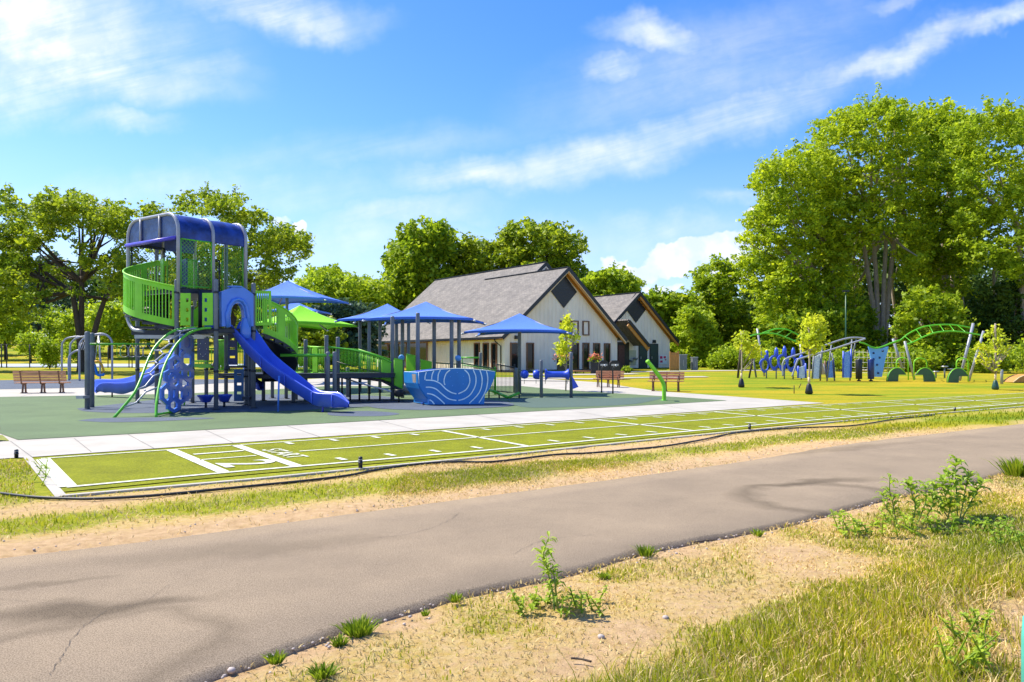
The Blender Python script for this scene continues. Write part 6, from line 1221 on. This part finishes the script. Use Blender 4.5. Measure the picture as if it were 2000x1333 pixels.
# wood behind the grove
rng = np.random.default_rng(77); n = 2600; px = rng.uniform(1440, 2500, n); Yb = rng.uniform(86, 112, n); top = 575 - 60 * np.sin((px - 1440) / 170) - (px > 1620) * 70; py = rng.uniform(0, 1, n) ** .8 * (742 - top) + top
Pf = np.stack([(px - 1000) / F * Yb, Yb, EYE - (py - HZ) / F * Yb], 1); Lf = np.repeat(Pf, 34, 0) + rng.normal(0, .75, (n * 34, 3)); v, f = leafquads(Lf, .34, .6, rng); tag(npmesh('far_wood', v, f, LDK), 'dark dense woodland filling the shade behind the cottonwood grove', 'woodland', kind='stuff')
mbt = None
for k, (px, h, Y) in enumerate([(1668, 330, 80), (1745, 300, 84), (1795, 300, 82), (1880, 330, 85), (1945, 300, 80), (1538, 260, 84)]):
    t = thing('bare_trunk', ['pale slim trunk left of the tallest cottonwood', 'slim trunk just behind the tallest cottonwood', 'slim trunk right of the straight pale trunk', 'shaded slim trunk behind the monkey bars posts', 'pale slim trunk above the right sapling', 'slim trunk behind the left cottonwood'][k], 'tree trunk', tuple(GT(px, Y)), 'slim trunks in the grove')
    MB().tube(arcpts([GT(px, Y), U(px + 6, 640, Y), U(px - 4, 540, Y), U(px + 10, HZ - h * .8, Y)], 4), .16, 7, taper=None).build('trunk', 'palebark', t); MB().tube([U(px - 3, 560, Y), U(px + 14, 500, Y)], .06, 5).build('branch', 'palebark', t)
# row of trees on the hill at the left and behind the far lawn
protos = []
for i, (lf, fl, s) in enumerate(((LG1, .6, 31), (LPI, .35, 32), (LBR, .6, 33), (LDK, .6, 34))):
    rng = np.random.default_rng(s); nb = 70; B_ = rng.normal(0, 1, (nb, 3)); B_ /= np.linalg.norm(B_, axis=1, keepdims=True); B_ *= rng.uniform(.55, 1, (nb, 1)); B_ = B_ * np.array([4.0, 4.0, 4.4]) + np.array([0, 0, 6.2])
    if i == 1: hh_ = rng.uniform(0, 1, nb); an = rng.uniform(0, 6.28, nb); B_ = np.stack([np.cos(an) * (1 - hh_) * 3.4, np.sin(an) * (1 - hh_) * 3.4, 1 + hh_ * 11], 1)
    Pf = np.repeat(B_, 5, 0) + rng.normal(0, .7, (nb * 5, 3)); Lf = np.repeat(Pf, 9, 0) + rng.normal(0, .38, (nb * 45, 3)) * np.array([1, 1, fl]); v, f = leafquads(Lf, .33, .6, rng)
    r = thing('hill_tree', 'x', 'tree', (0, 0, 0), 'trees on the hill'); npmesh('crown', v, f, lf, r); MB().tube([(0, 0, -.3), (.1, 0, 3), (0, 0, 6)], .25, 6, taper=[.32, .24, .12]).build('trunk', 'darkbark', r); protos.append(r)
spots = [(-95, 150, 3, 1.2), (-40, 130, 2, .95), (12, 118, 2, .9), (40, 165, 1, 1.5), (75, 150, 1, 1.3), (100, 175, 1, 1.6), (118, 138, 0, .8), (150, 128, 2, .75), (185, 135, 0, .9), (215, 122, 2, .95), (250, 130, 0, 1.0), (290, 150, 3, 1.1), (335, 160, 0, 1.2), (375, 140, 0, 1.0), (420, 165, 3, 1.2), (465, 150, 0, 1.1), (510, 140, 1, 1.2), (545, 165, 3, 1.2), (570, 120, 0, 1.0), (610, 150, 3, 1.3), (690, 140, 0, 1.2), (730, 120, 3, 1.2), (770, 130, 0, 1.3), (60, 108, 2, .45), (20, 190, 3, 1.8), (160, 190, 3, 1.7), (260, 185, 3, 1.7), (360, 190, 3, 1.8), (1265, 140, 3, 1.1), (1310, 150, 0, 1.2), (1420, 130, 3, 1.1), (1465, 120, 0, 1.0)]
kinds = ['rounded green tree', 'dark blue-green conifer', 'bright yellow-green tree', 'dark rounded tree']; seen = {}
for i, (px, Y, k, s) in enumerate(spots):
    p = protos[k]; o = p if k not in seen else copy_tree(p); seen[k] = 1; g = GT(px, Y); o.location = g; o.rotation_euler = (0, 0, i * 1.7); o.scale = (s, s, s)
    if px < 1000:
        o['label'] = kinds[k] + (' on the far hill, ' + ['far left edge', 'by the left edge', 'left of the spreading tree', 'left of the conifers', 'among the conifers', 'right of the conifers', 'under the spreading tree left limb', 'behind the spreading tree trunk', 'right of the spreading tree trunk', 'right of the ring ladder post', 'just left of the spiral ramp', 'behind the spiral ramp', 'behind the curved climber', 'behind the slotted panels', 'behind the slide hood', 'behind the long slide top', 'right of the right spiral ramp', 'left of the lime canopy', 'under the high blue canopy', 'under the lime canopy', 'left of the boat canopy', 'behind the canopy posts', 'behind the roof end', 'small one behind the bench', 'tall one at far left back', 'tall one behind the fork', 'tall one behind the spiral', 'tall one behind the tower'][min(i, 27)])
    else: o['label'] = kinds[k] + ' in the distance, ' + ['right of the restroom gable', 'behind the utility cabinets', 'behind the airy tree', 'left of the cottonwoods'][i - 28]
# bush by the court
def bush(px, py, Y, w, h, leaf, label, n=1500, ls=.09, nm='bush', cat='bush', seed=5):
    rng = np.random.default_rng(seed); g = GT(px, Y); C = rng.normal(0, 1, (n // 10, 3)); C /= np.linalg.norm(C, axis=1, keepdims=True); C *= rng.uniform(.4, 1, (n // 10, 1)); C = C * np.array([w / 2, w / 2, h / 2]) + np.array([g.x, g.y, g.z + h * .55])
    L_ = np.repeat(C, 10, 0) + rng.normal(0, w * .07, (len(C) * 10, 3)); v, f = leafquads(L_, ls, .5, rng); r = thing(nm, label, cat, tuple(g)); npmesh('foliage', v, f, leaf, r)
    mb = MB(); [mb.tube([g, g + Vector((a * w * .3, b * w * .2, h * .7))], .03, 5) for a, b in ((0, 0), (1, 0), (-1, .5), (.4, -1), (-.5, -.6))]; mb.build('stems', 'darkbark', r); return r
bush(97, 700, 66, 2.0, 2.7, LBR, 'small round yellow-green tree by the court fence left of the swing frame', 2600, .11)
bush(160, 700, 110, 5, 3, LG1, 'low rounded shrub far behind the swing frame', 2000, .2, seed=6); bush(1435, 705, 66, 3.8, 1.9, LBR, 'low bright shrub left of the arch ladder', 2600, .14, seed=7); bush(1500, 705, 64, 3.2, 1.7, LBR, 'low bright shrub behind the blue ring climbers', 2400, .13, seed=8)
bush(1405, 712, 66, 2.2, 1.0, LBR, 'small weedy shrub by the far path', 1400, .12, seed=9); bush(1930, 720, 55, 4.0, 1.8, LG1, 'leafy bush behind the right sapling', 2600, .13, seed=10); bush(1770, 722, 58, 5.0, 1.6, LG1, 'leafy bush behind the rope net', 2800, .14, seed=11); bush(1650, 722, 60, 4.2, 1.5, LG1, 'leafy bush behind the rising rail', 2400, .14, seed=12); bush(1223, 728, 54, .8, .5, LG1, 'small green bush at the corner of the entry recess', 500, .08, seed=13); bush(2030, 720, 56, 5, 2.2, LG1, 'bush cut by the right edge behind the wedge ramp', 2400, .14, seed=14)
# saplings
def sapling(px, Y, top, crown, leaf, label, bag=None, nl=900, w=1.0, seed=1, ls=.10, wrap=True):
    rng = np.random.default_rng(seed); g = GT(px, Y); r = thing('sapling', label, 'young tree', tuple(g), 'young staked saplings'); zt = RU(px, top, Y).z
    MB().tube(arcpts([g, g.lerp(Vector((g.x + .05, g.y, zt)), .5), Vector((g.x, g.y, zt))], 4), .04, 6, taper=None).build('trunk', 'palebark', r); mb = MB(); Ls = []
    for poly, k in crown:
        P = np.array(poly, float); lo, hi = P.min(0), P.max(0); q = rng.uniform(lo, hi, (k * 6, 2)); q = q[inside(q[:, 0], q[:, 1], poly)][:k]; y = Y + rng.normal(0, .35 * w, len(q))
        C = np.stack([(q[:, 0] - 1000) / F * Y, y, EYE - (q[:, 1] - HZ) / F * Y], 1); Ls.append(np.repeat(C, 9, 0) + rng.normal(0, .08, (len(C) * 9, 3)))
        for c in C[::max(1, len(C) // 7)]: c = Vector(c); a = Vector((g.x, g.y, max(g.z + .8, c.z - abs(c.x - g.x) * 1.2 - .3))); mb.tube([a, a.lerp(c, .5) - Z(.04), c], .014, 5)
    mb.build('branches', 'palebark', r); v, f = leafquads(np.concatenate(Ls), ls, .6, rng); npmesh('crown', v, f, leaf, r)
    if bag: MB().lathe(g, [(.13, 0), (.17, .06), (.14, .22), (.09, .42), (.06, .46)], 12).build('water_bag', bag, r); MB().lathe(g + Z(.44), [(.045, 0), (.05, .3)], 10).build('trunk_wrap', 'cream', r)
    return r
sapling(1105, 35.5, 640, [([(1093, 665), (1098, 632), (1104, 612), (1114, 615), (1118, 640), (1112, 665), (1110, 690), (1098, 710), (1088, 690), (1084, 672)], 95), ([(1118, 655), (1128, 652), (1130, 668), (1118, 672)], 8)], LYE, 'golden young tree in front of the gable windows', None, seed=2, ls=.085)
MB_st = MB().tube([U(1112, 755, 35.3), U(1110, 690, 35.3)], .03, 6)
sapling(1580, 32.6, 640, [([(1568, 650), (1575, 625), (1590, 612), (1600, 625), (1608, 650), (1605, 675), (1592, 692), (1575, 690), (1565, 672)], 150)], LYE, 'brightest golden sapling with dark water bag, in front of the rising rail', 'black', seed=3, ls=.075)
sapling(1448, 39, 648, [([(1432, 668), (1445, 650), (1455, 642), (1462, 660), (1480, 672), (1488, 690), (1470, 700), (1455, 680), (1440, 684)], 80)], LYE, 'yellow-green sapling left of the blue ring climbers', 'black', seed=4, ls=.085)
sapling(1944, 37, 632, [([(1930, 660), (1935, 645), (1947, 634), (1958, 650), (1960, 665), (1945, 680)], 40), ([(1905, 672), (1925, 665), (1940, 690), (1920, 705)], 22), ([(1950, 690), (1970, 668), (1975, 680), (1960, 700)], 12), ([(1915, 700), (1935, 705), (1942, 725), (1925, 715)], 12)], LYE, 'thin open sapling with green water bag at the right', 'greenbag', seed=5, ls=.075)
# ================================================================ FOREGROUND
def blades(n, xr, yr, accept, h, w, rng, lean=.5):
    X = rng.uniform(*xr, n); Y = rng.uniform(*yr, n); a = accept(X, Y); k = rng.uniform(0, 1, n) < a; X, Y, a = X[k], Y[k], a[k]; n = len(X)
    th = rng.uniform(0, 2 * math.pi, n); hh_ = h(X, Y) * rng.uniform(.45, 1.25, n); ln = rng.uniform(.1, lean, n) * hh_; ph = rng.uniform(0, 2 * math.pi, n); ww = w(Y) * rng.uniform(.7, 1.3, n)
    z0 = np.zeros(n) - .012; c = np.stack([X, Y, z0], 1); s = np.stack([np.cos(th) * ww, np.sin(th) * ww, 0 * th], 1); d = np.stack([np.cos(ph) * ln, np.sin(ph) * ln, hh_], 1); dm_ = np.stack([np.cos(ph) * ln * .35, np.sin(ph) * ln * .35, hh_ * .55], 1)
    v = np.stack([c - s, c + s, c + dm_ + s * .8, c + dm_ - s * .8, c + d], 1).reshape(-1, 3); i = np.arange(n)[:, None] * 5
    q = np.concatenate([i + 0, i + 1, i + 2, i + 3], 1); t3 = np.concatenate([i + 3, i + 2, i + 4, i + 4], 1)
    return v, q, t3
def blademesh(name, parts, m):
    vs, fs, k = [], [], 0
    for v, q, t3 in parts: vs.append(v); fs.append(np.concatenate([q, t3]) + k); k += len(v)
    v = np.concatenate(vs); f = np.concatenate(fs); me = bpy.data.meshes.new(name); quad = f[f[:, 2] != f[:, 3]]; tri = f[f[:, 2] == f[:, 3]][:, :3]
    me.vertices.add(len(v)); me.vertices.foreach_set('co', v.astype(np.float32).ravel()); me.loops.add(quad.size + tri.size); me.loops.foreach_set('vertex_index', np.concatenate([quad.ravel(), tri.ravel()]).astype(np.int32))
    me.polygons.add(len(quad) + len(tri)); me.polygons.foreach_set('loop_start', np.concatenate([np.arange(len(quad)) * 4, quad.size + np.arange(len(tri)) * 3]).astype(np.int32)); me.update(calc_edges=True); me.materials.append(m)
    o = bpy.data.objects.new(name, me); COL.objects.link(o); return o
def offpath(X, Y): return (Y > np.interp(X, fex, fey) + .02) | (Y < np.interp(X, nex, ney) - .03)
kx = np.array([p.x for p in kerbP]); ky = np.array([p.y for p in kerbP])
def notturf(X, Y): return (Y < np.interp(X, [-12, -9.95, -8.0, -7.5, 60], [9.2, 10.25, 11.7, 11.6, 99])) & ((Y < np.interp(X, kx, ky) - .05) | (X < np.interp(Y, [8, 8.66, 11.9, 13], [-5.6, -5.55, -7.75, -8.4])))
def lushz(X, Y):
    yc = np.maximum(Y, .5); ppx = 1000 + F * X / yc; ppy = HZ + F * EYE / yc; return sstep(-10, 90, ppy - (1333 - (ppx - 1080) * .36)) * (ppx > 900)
rg = np.random.default_rng(99); vis = lambda X, Y: (np.abs(X) < .78 * Y + .6)
acc_g = lambda X, Y: np.clip((greenness(X, Y) - .30) * 1.5, 0, 1) ** 1.2 * (.45 + .55 * (fbm(X, Y, 1.7, 70) > .44)) * offpath(X, Y) * notturf(X, Y) * vis(X, Y)
acc_s = lambda X, Y: np.clip(.10 + greenness(X, Y) * .9, 0, .8) * offpath(X, Y) * notturf(X, Y) * vis(X, Y)
hg = lambda X, Y: .024 + .022 * greenness(X, Y) + lushz(X, Y) * .062 * (.4 + 1.2 * fbm(X, Y, 1.3, 44))
wb = lambda Y: .0022 + .00045 * Y
GB = leafmat('grass_blades', (.22, .27, .008), (.58, .55, .03), .45, .6); SB = leafmat('straw_blades', (.52, .37, .12), (.80, .63, .30), .3, .7)
visw = lambda X, Y: (X > 6)
parts = [blades(240000, (-1.5, 8), (3.2, 11.5), acc_g, hg, wb, rg), blades(70000, (8, 15), (2.5, 13), lambda X, Y: np.clip((greenness(X, Y) - .25) * 1.5, 0, 1) * offpath(X, Y) * notturf(X, Y), lambda X, Y: .07 + 0 * X, lambda Y: .005 + 0 * Y, rg), blades(150000, (-10, 18), (6.5, 17), lambda X, Y: acc_g(X, Y) * (Y > np.interp(X, fex, fey)), hg, wb, rg), blades(60000, (8, 30), (11, 30), acc_g, lambda X, Y: .07 + 0 * X, lambda Y: .004 + .0004 * Y, rg), blades(9000, (0, 8), (3.3, 8), lambda X, Y: lushz(X, Y) * vis(X, Y) * (fbm(X, Y, .9, 60) > .5), lambda X, Y: .20 + 0 * X, lambda Y: .0022 + 0 * Y, rg, .9)]
tag(blademesh('grass', parts, GB), 'green grass growing in patches and long tufts beside the asphalt path', 'grass', kind='stuff')
parts = [blades(190000, (-1.5, 8), (3.2, 11.5), acc_s, lambda X, Y: hg(X, Y) * .8, wb, rg, 1.6), blades(110000, (-10, 18), (6.5, 17), lambda X, Y: acc_s(X, Y) * (Y > np.interp(X, fex, fey)), lambda X, Y: .035 + 0 * X, wb, rg, 1.8)]
tag(blademesh('dry_grass', parts, SB), 'dry straw coloured grass lying over the sandy soil', 'dry grass', kind='stuff')
# tufts along the path edge and small weeds
def clump(px, py, r, n, h, m, name, label, cat, group=None, wid=.004, lean=1.1, seed=0):
    rng = np.random.default_rng(seed + int(px)); g = G(px, py); k = n; an = rng.uniform(0, 6.28, k); rr = r * rng.uniform(0, 1, k) ** .7; X = np.cos(an) * rr; Y = np.sin(an) * rr; hh_ = h * rng.uniform(.5, 1.2, k)
    ln = rng.uniform(.2, lean, k) * hh_; d = np.stack([X / r * ln + np.cos(an * 3) * .2 * ln, Y / r * ln, hh_], 1); c = np.stack([g.x + X * .6, g.y + Y * .6, 0 * X - .01], 1); th = rng.uniform(0, 6.28, k); s = np.stack([np.cos(th), np.sin(th), 0 * th], 1) * wid * rng.uniform(.6, 1.4, (k, 1))
    v = np.stack([c - s, c + s, c + d * .6 + s, c + d * .6 - s, c + d - np.array([0, 0, .25]) * hh_[:, None]], 1).reshape(-1, 3); i = np.arange(k)[:, None] * 5
    o = blademesh(name, [(v, np.concatenate([i, i + 1, i + 2, i + 3], 1), np.concatenate([i + 3, i + 2, i + 4, i + 4], 1))], m); return tag(o, label, cat, group)
TG = leafmat('tuft_green', (.11, .20, .008), (.38, .46, .025), .4)
for k, (px, py, r, n, h, lab) in enumerate([(540, 1292, .05, 90, .07, 'small grass tuft at the path edge, nearest the bottom left of the verge'), (630, 1318, .07, 160, .07, 'bright round grass tuft just off the path edge near the bottom'), (700, 1236, .11, 260, .10, 'widest grass tuft growing against the path edge'), (662, 1258, .05, 110, .06, 'small tuft touching the widest tuft, slightly nearer'),
        (890, 1173, .05, 100, .06, 'small tuft at the path edge left of the tall seedling'), (830, 1200, .03, 50, .04, 'tiny tuft on bare sand below the path edge'), (1262, 1084, .09, 150, .10, 'tuft at the path edge right of the seedling patch'), (1180, 1128, .06, 120, .05, 'low tuft right of the tall seedling'), (1480, 1045, .06, 90, .07, 'pale tuft at the path edge before the big weeds'), (1990, 930, .25, 260, .30, 'tall grass clump at the right edge beyond the big weeds')]):
    clump(px, py, r, n, h, TG, 'grass_tuft', lab, 'grass tuft', 'grass tufts on the verge', .004 if py > 1000 else .007, seed=k)
# leafy weeds: stems with long pointed leaves
WL = leafmat('weed_leaf', (.20, .33, .015), (.50, .62, .05), .45, .45)
def weed(name, label, stems, leafL, leafW, Y0=None, group=None, seed=1):
    """stems: lists of pixels from root to tip (root on the ground)"""
    cat_ = 'weeds'; rgx = random.Random(seed); g = G(*stems[0][0]); r = thing(name, label, 'weed', tuple(g), group); mb = MB(); lv = MB()
    for si, st in enumerate(stems):
        g0 = G(*st[0]); Y = g0.y; P = arcpts([g0 + Z(-.01)] + [U(x, y, Y + rgx.uniform(-.06, .06)) for x, y in st[1:]], 5); mb.tube(P, .006 if leafL > .08 else .004, 5, taper=[.007 * (1 - .6 * i / len(P)) for i in range(len(P))])
        n = max(6, int(len(P) * 1.3))
        for k in range(n):
            s = .25 + .75 * k / (n - 1); p = P[min(len(P) - 1, int(s * (len(P) - 1)))]; L_ = leafL * rgx.uniform(.6, 1.1) * (1.0 if s < .85 else .75)
            for q in range(3 if leafW < .2 * leafL + .02 else 2):
                an = k * 2.4 + q * 2.1 + rgx.uniform(-.4, .4); d = Vector((math.cos(an), math.sin(an), rgx.uniform(-.15, .7))).normalized(); sd_ = d.cross(Z(1)).normalized() * leafW * L_ * 2.2; up = Z(L_ * .12)
                a, b, c, e2 = p, p + d * L_ * .35 + up, p + d * L_ * .7 + up * .8, p + d * L_ - Z(L_ * .25)
                lv.add([a, b - sd_, b + Z(-.004), b + sd_, c - sd_ * .7, c + Z(-.004), c + sd_ * .7, e2], [(0, 2, 1), (0, 3, 2), (1, 2, 5, 4), (2, 3, 6, 5), (4, 5, 7), (5, 6, 7)])
    if name == 'ground_weed':
        bpy.data.objects.remove(r); o = mb.add(lv.v, lv.f).build(name, WL); return tag(o, label, cat_, None, 'stuff')
    mb.build('stems', 'stem', r); lv.build('leaves', WL, r); return r
weed('tall_seedling', 'single upright seedling with long narrow pale leaves beside the path', [[(1083, 1190), (1078, 1150), (1068, 1110), (1062, 1080), (1072, 1050)], [(1090, 1190), (1084, 1140), (1080, 1112)]], .10, .07, seed=2)
rgw = random.Random(5); weed('ground_weed', 'low dark leafy weed patch around the tall seedling', [[(1010 + i * 11 + rgw.uniform(-6, 6), 1196 + rgw.uniform(-22, 8)), (1010 + i * 11 + rgw.uniform(-22, 22), 1165 + rgw.uniform(-18, 8))] for i in range(16)], .055, .13, seed=3)
weed('leafy_weed', 'tallest bushy weed with hand-shaped leaves beyond the path edge at the right', [[(1870, 1010), (1868, 960), (1866, 925), (1867, 898)], [(1862, 1012), (1845, 965), (1838, 930)], [(1875, 1012), (1885, 960), (1892, 925)], [(1880, 1010), (1905, 965), (1920, 942)], [(1855, 1015), (1830, 975), (1820, 938)], [(1850, 1018), (1858, 970), (1850, 915)]], .15, .10, seed=4)
weed('leafy_weed', 'slender forked weed left of the tallest bushy weed', [[(1752, 1028), (1745, 990), (1738, 960), (1738, 930)], [(1755, 1026), (1728, 985), (1724, 965)]], .13, .06, seed=6)
weed('leafy_weed', 'middle weed between the slender one and the tallest one', [[(1780, 1028), (1788, 990), (1778, 955), (1780, 940)], [(1790, 1024), (1808, 980), (1806, 948)], [(1800, 1022), (1822, 985), (1815, 955)]], .13, .09, seed=7)
weed('leafy_weed', 'short weed nearest the path stain, leftmost of its row', [[(1655, 1032), (1645, 1015), (1637, 1002)]], .12, .05, seed=8)
weed('ground_weed', 'creeping weeds at the foot of the tall leafy weeds', [[(1640 + i * 14 + rgw.uniform(-6, 6), 1040 + rgw.uniform(-22, 8)), (1640 + i * 14 + rgw.uniform(-16, 16), 1012 + rgw.uniform(-14, 10))] for i in range(24)], .08, .13, seed=9)
weed('ground_weed', 'dark leafy weeds in the bare corner at the lower right', [[(1850 + rgw.uniform(-20, 100), 1290 + rgw.uniform(-50, 40)), (1850 + rgw.uniform(-20, 110), 1215 + rgw.uniform(-20, 70))] for i in range(16)], .05, .16, seed=10)
weed('yellow_weed', 'yellow flowering weed above the dark corner weeds', [[(1915, 1240), (1905, 1205), (1900, 1190)], [(1920, 1238), (1930, 1205), (1935, 1192)], [(1910, 1242), (1890, 1212), (1880, 1200)]], .04, .14, seed=11)
weed('ground_weed', 'small weeds along the right edge before the far grass', [[(1930 + rgw.uniform(0, 80), 1075 + rgw.uniform(-25, 25)), (1930 + rgw.uniform(0, 80), 1035 + rgw.uniform(-25, 25))] for i in range(14)], .07, .12, seed=12)
# pebbles
mb = MB(); rp = random.Random(3)
for k in range(420):
    if k < 230: s = rp.uniform(-2.0, 6); X = s; Y = float(np.interp(s, nex, ney)) - abs(rp.gauss(.06, .14)) - .05
    else: s = rp.uniform(-8, 6); X = s; Y = float(np.interp(s, fex, fey)) + abs(rp.gauss(.1, .5)) + .06
    q = rp.uniform(.003, .013); a = rp.uniform(0, 3); pr = [(q * .5, -.3 * q), (q, .15 * q), (q * .75, .65 * q), (q * .2, .85 * q)]; mb.lathe((X, Y, -.01), pr, 6, axis=(rp.uniform(-.3, .3), rp.uniform(-.3, .3), 1))
tag(mb.build('pebbles', 'stone'), 'small stones scattered along the edges of the asphalt', 'pebbles', kind='stuff')
for i, (px, py, lab) in enumerate([(452, 1307, 'pale fist-sized stone at the path edge near the bottom'), (1300, 1205, 'flat pale stone lying among the straw right of the seedling'), (1174, 1242, 'small pale stone on the sand below the dark weed patch'), (1585, 861, 'pale stone beside the hose beyond the asphalt')]):
    g = G(px, py); o = MB().lathe(g - Z(.01), [(.016, -.01), (.022, .004), (.017, .014), (.006, .018)], 9, axis=(.2, .1, 1)).build('stone', 'stone'); tag(o, lab, 'stone', 'larger stones'); o.scale = (1, 1, 1)
for i, pts in enumerate([[(1355, 1062), (1380, 1059), (1395, 1058)], [(1115, 1290), (1135, 1292), (1155, 1297)], [(1430, 1034), (1450, 1032), (1459, 1028)]]):
    P = [G(*p) + Z(.012) for p in pts]; tag(MB().tube(arcpts(P, 4), .006, 5).build('fallen_twig', 'bark'), ('dry twig lying along the path edge before the weeds', 'thin twig on bare sand near the bottom', 'curled twig on the asphalt edge')[i], 'twig', 'fallen twigs')
# hose and turf-side bollards
hp_ = [(-60, 958), (0, 966), (60, 973), (120, 976), (190, 976.5), (300, 970.5), (430, 958), (500, 951), (600, 941), (680, 931), (725, 922), (790, 912), (850, 906), (905, 904), (955, 904.5), (1010, 899), (1085, 890), (1150, 887), (1230, 880), (1300, 873), (1370, 861), (1440, 847), (1545, 838), (1650, 834), (1700, 828), (1750, 820), (1825, 812)]
tag(MB().tube(arcpts([G(*p) + Z(.014) for p in hp_], 8), .017, 8).build('drain_hose', 'rubberhose'), 'black corrugated drain hose lying along the turf lane edge', 'hose')
for i, (px, yb, yt, lab) in enumerate([(704, 916, 891, 'nearest black stub post standing by the turf lane'), (1464, 840.5, 827, 'middle black stub post on the near side of the turf lane'), (1865, 803, 795, 'farthest black stub post beside the turf lane'), (32, 894, 877, 'dark stub post on the concrete corner at the left')]):
    g = G(px, yb); h = EYE - (yt - HZ) / F * g.y; t = thing('marker_post', lab, 'post', tuple(g), 'short black marker posts')
    MB().lathe(g - Z(.01), [(.03, 0), (.03, h * .45), (.034, h * .46), (.034, h * .56), (.03, h * .57), (.03, h * .93), (.022, h)], 10).build('stub', 'black', t); MB().lathe(g + Z(h * .7), [(.032, 0), (.032, .01)], 10).build('band', 'steel', t)
# corner weed and teal thing
t = thing('utility_marker', 'pale teal plastic marker cut by the lower right edge', 'marker', tuple(G(2010, 1420))); g = Vector((1024 / F * 2.9, 2.9, 0)); MB().lathe(g, [(.05, 0), (.05, .5), (.045, .58), (.02, .60)], 16).build('marker_tube', 'teal', t)
t = thing('edge_bench', 'wooden bench end cut by the left edge of the photo', 'bench', tuple(G(-20, 866))); g = G(-14, 862); MB().box(g + Vector((-.55, 0, .22)), (1.2, .12, .05)).build('seat_slat', 'wood', t); MB().box(g + Vector((-.0, 0, .11)), (.05, .12, .22)).build('leg', 'trim', t); MB().box(g + Vector((-.55, .1, .24)), (1.2, .06, .05)).build('seat_slat', 'wood', t)
weed('ground_weed', 'sparse sprigs growing through the pale border strip left of the turf', [[(72 + rgw.uniform(-8, 30), 925 + rgw.uniform(-22, 26)), (72 + rgw.uniform(-8, 30), 912 + rgw.uniform(-22, 26))] for i in range(9)], .05, .10, seed=14)
for i, (px, a, b) in enumerate([(1551, 752, 769), (1560, 748, 756)]):
    g = G(px, b if i == 0 else 760); tag(MB().tube([g, g + Vector((.12 * i, 0, .36 if i == 0 else .25))], .02, 6).build('irrigation_stub', 'bark'), ('upright brown stake left of the bagged golden sapling' if i == 0 else 'leaning brown stake left of the bagged golden sapling'), 'stake', 'short stakes by the sapling')
# ================================================================ SMALL HARDWARE
for o in [x for x in list(tw.children) if x.name.startswith('post')][:14]:        # clamps with bolts on the tower posts
    w0 = worldloc(tw); bb = [Vector(c) + w0 for c in o.bound_box]; xs_ = [b.x for b in bb]; ys_ = [b.y for b in bb]; top = max(b.z for b in bb)
    cx, cy = (min(xs_) + max(xs_)) / 2, (min(ys_) + max(ys_)) / 2
    for z in (1.15, 2.40, 3.55):
        if z < top - .1: MB().lathe((cx, cy, z), [(.072, 0), (.078, .01), (.078, .06), (.072, .07)], 14).build('clamp', 'dark', o)
    MB().lathe((cx, cy, .018), [(.13, 0), (.12, .018)], 14).build('base_ring', 'dark', o)
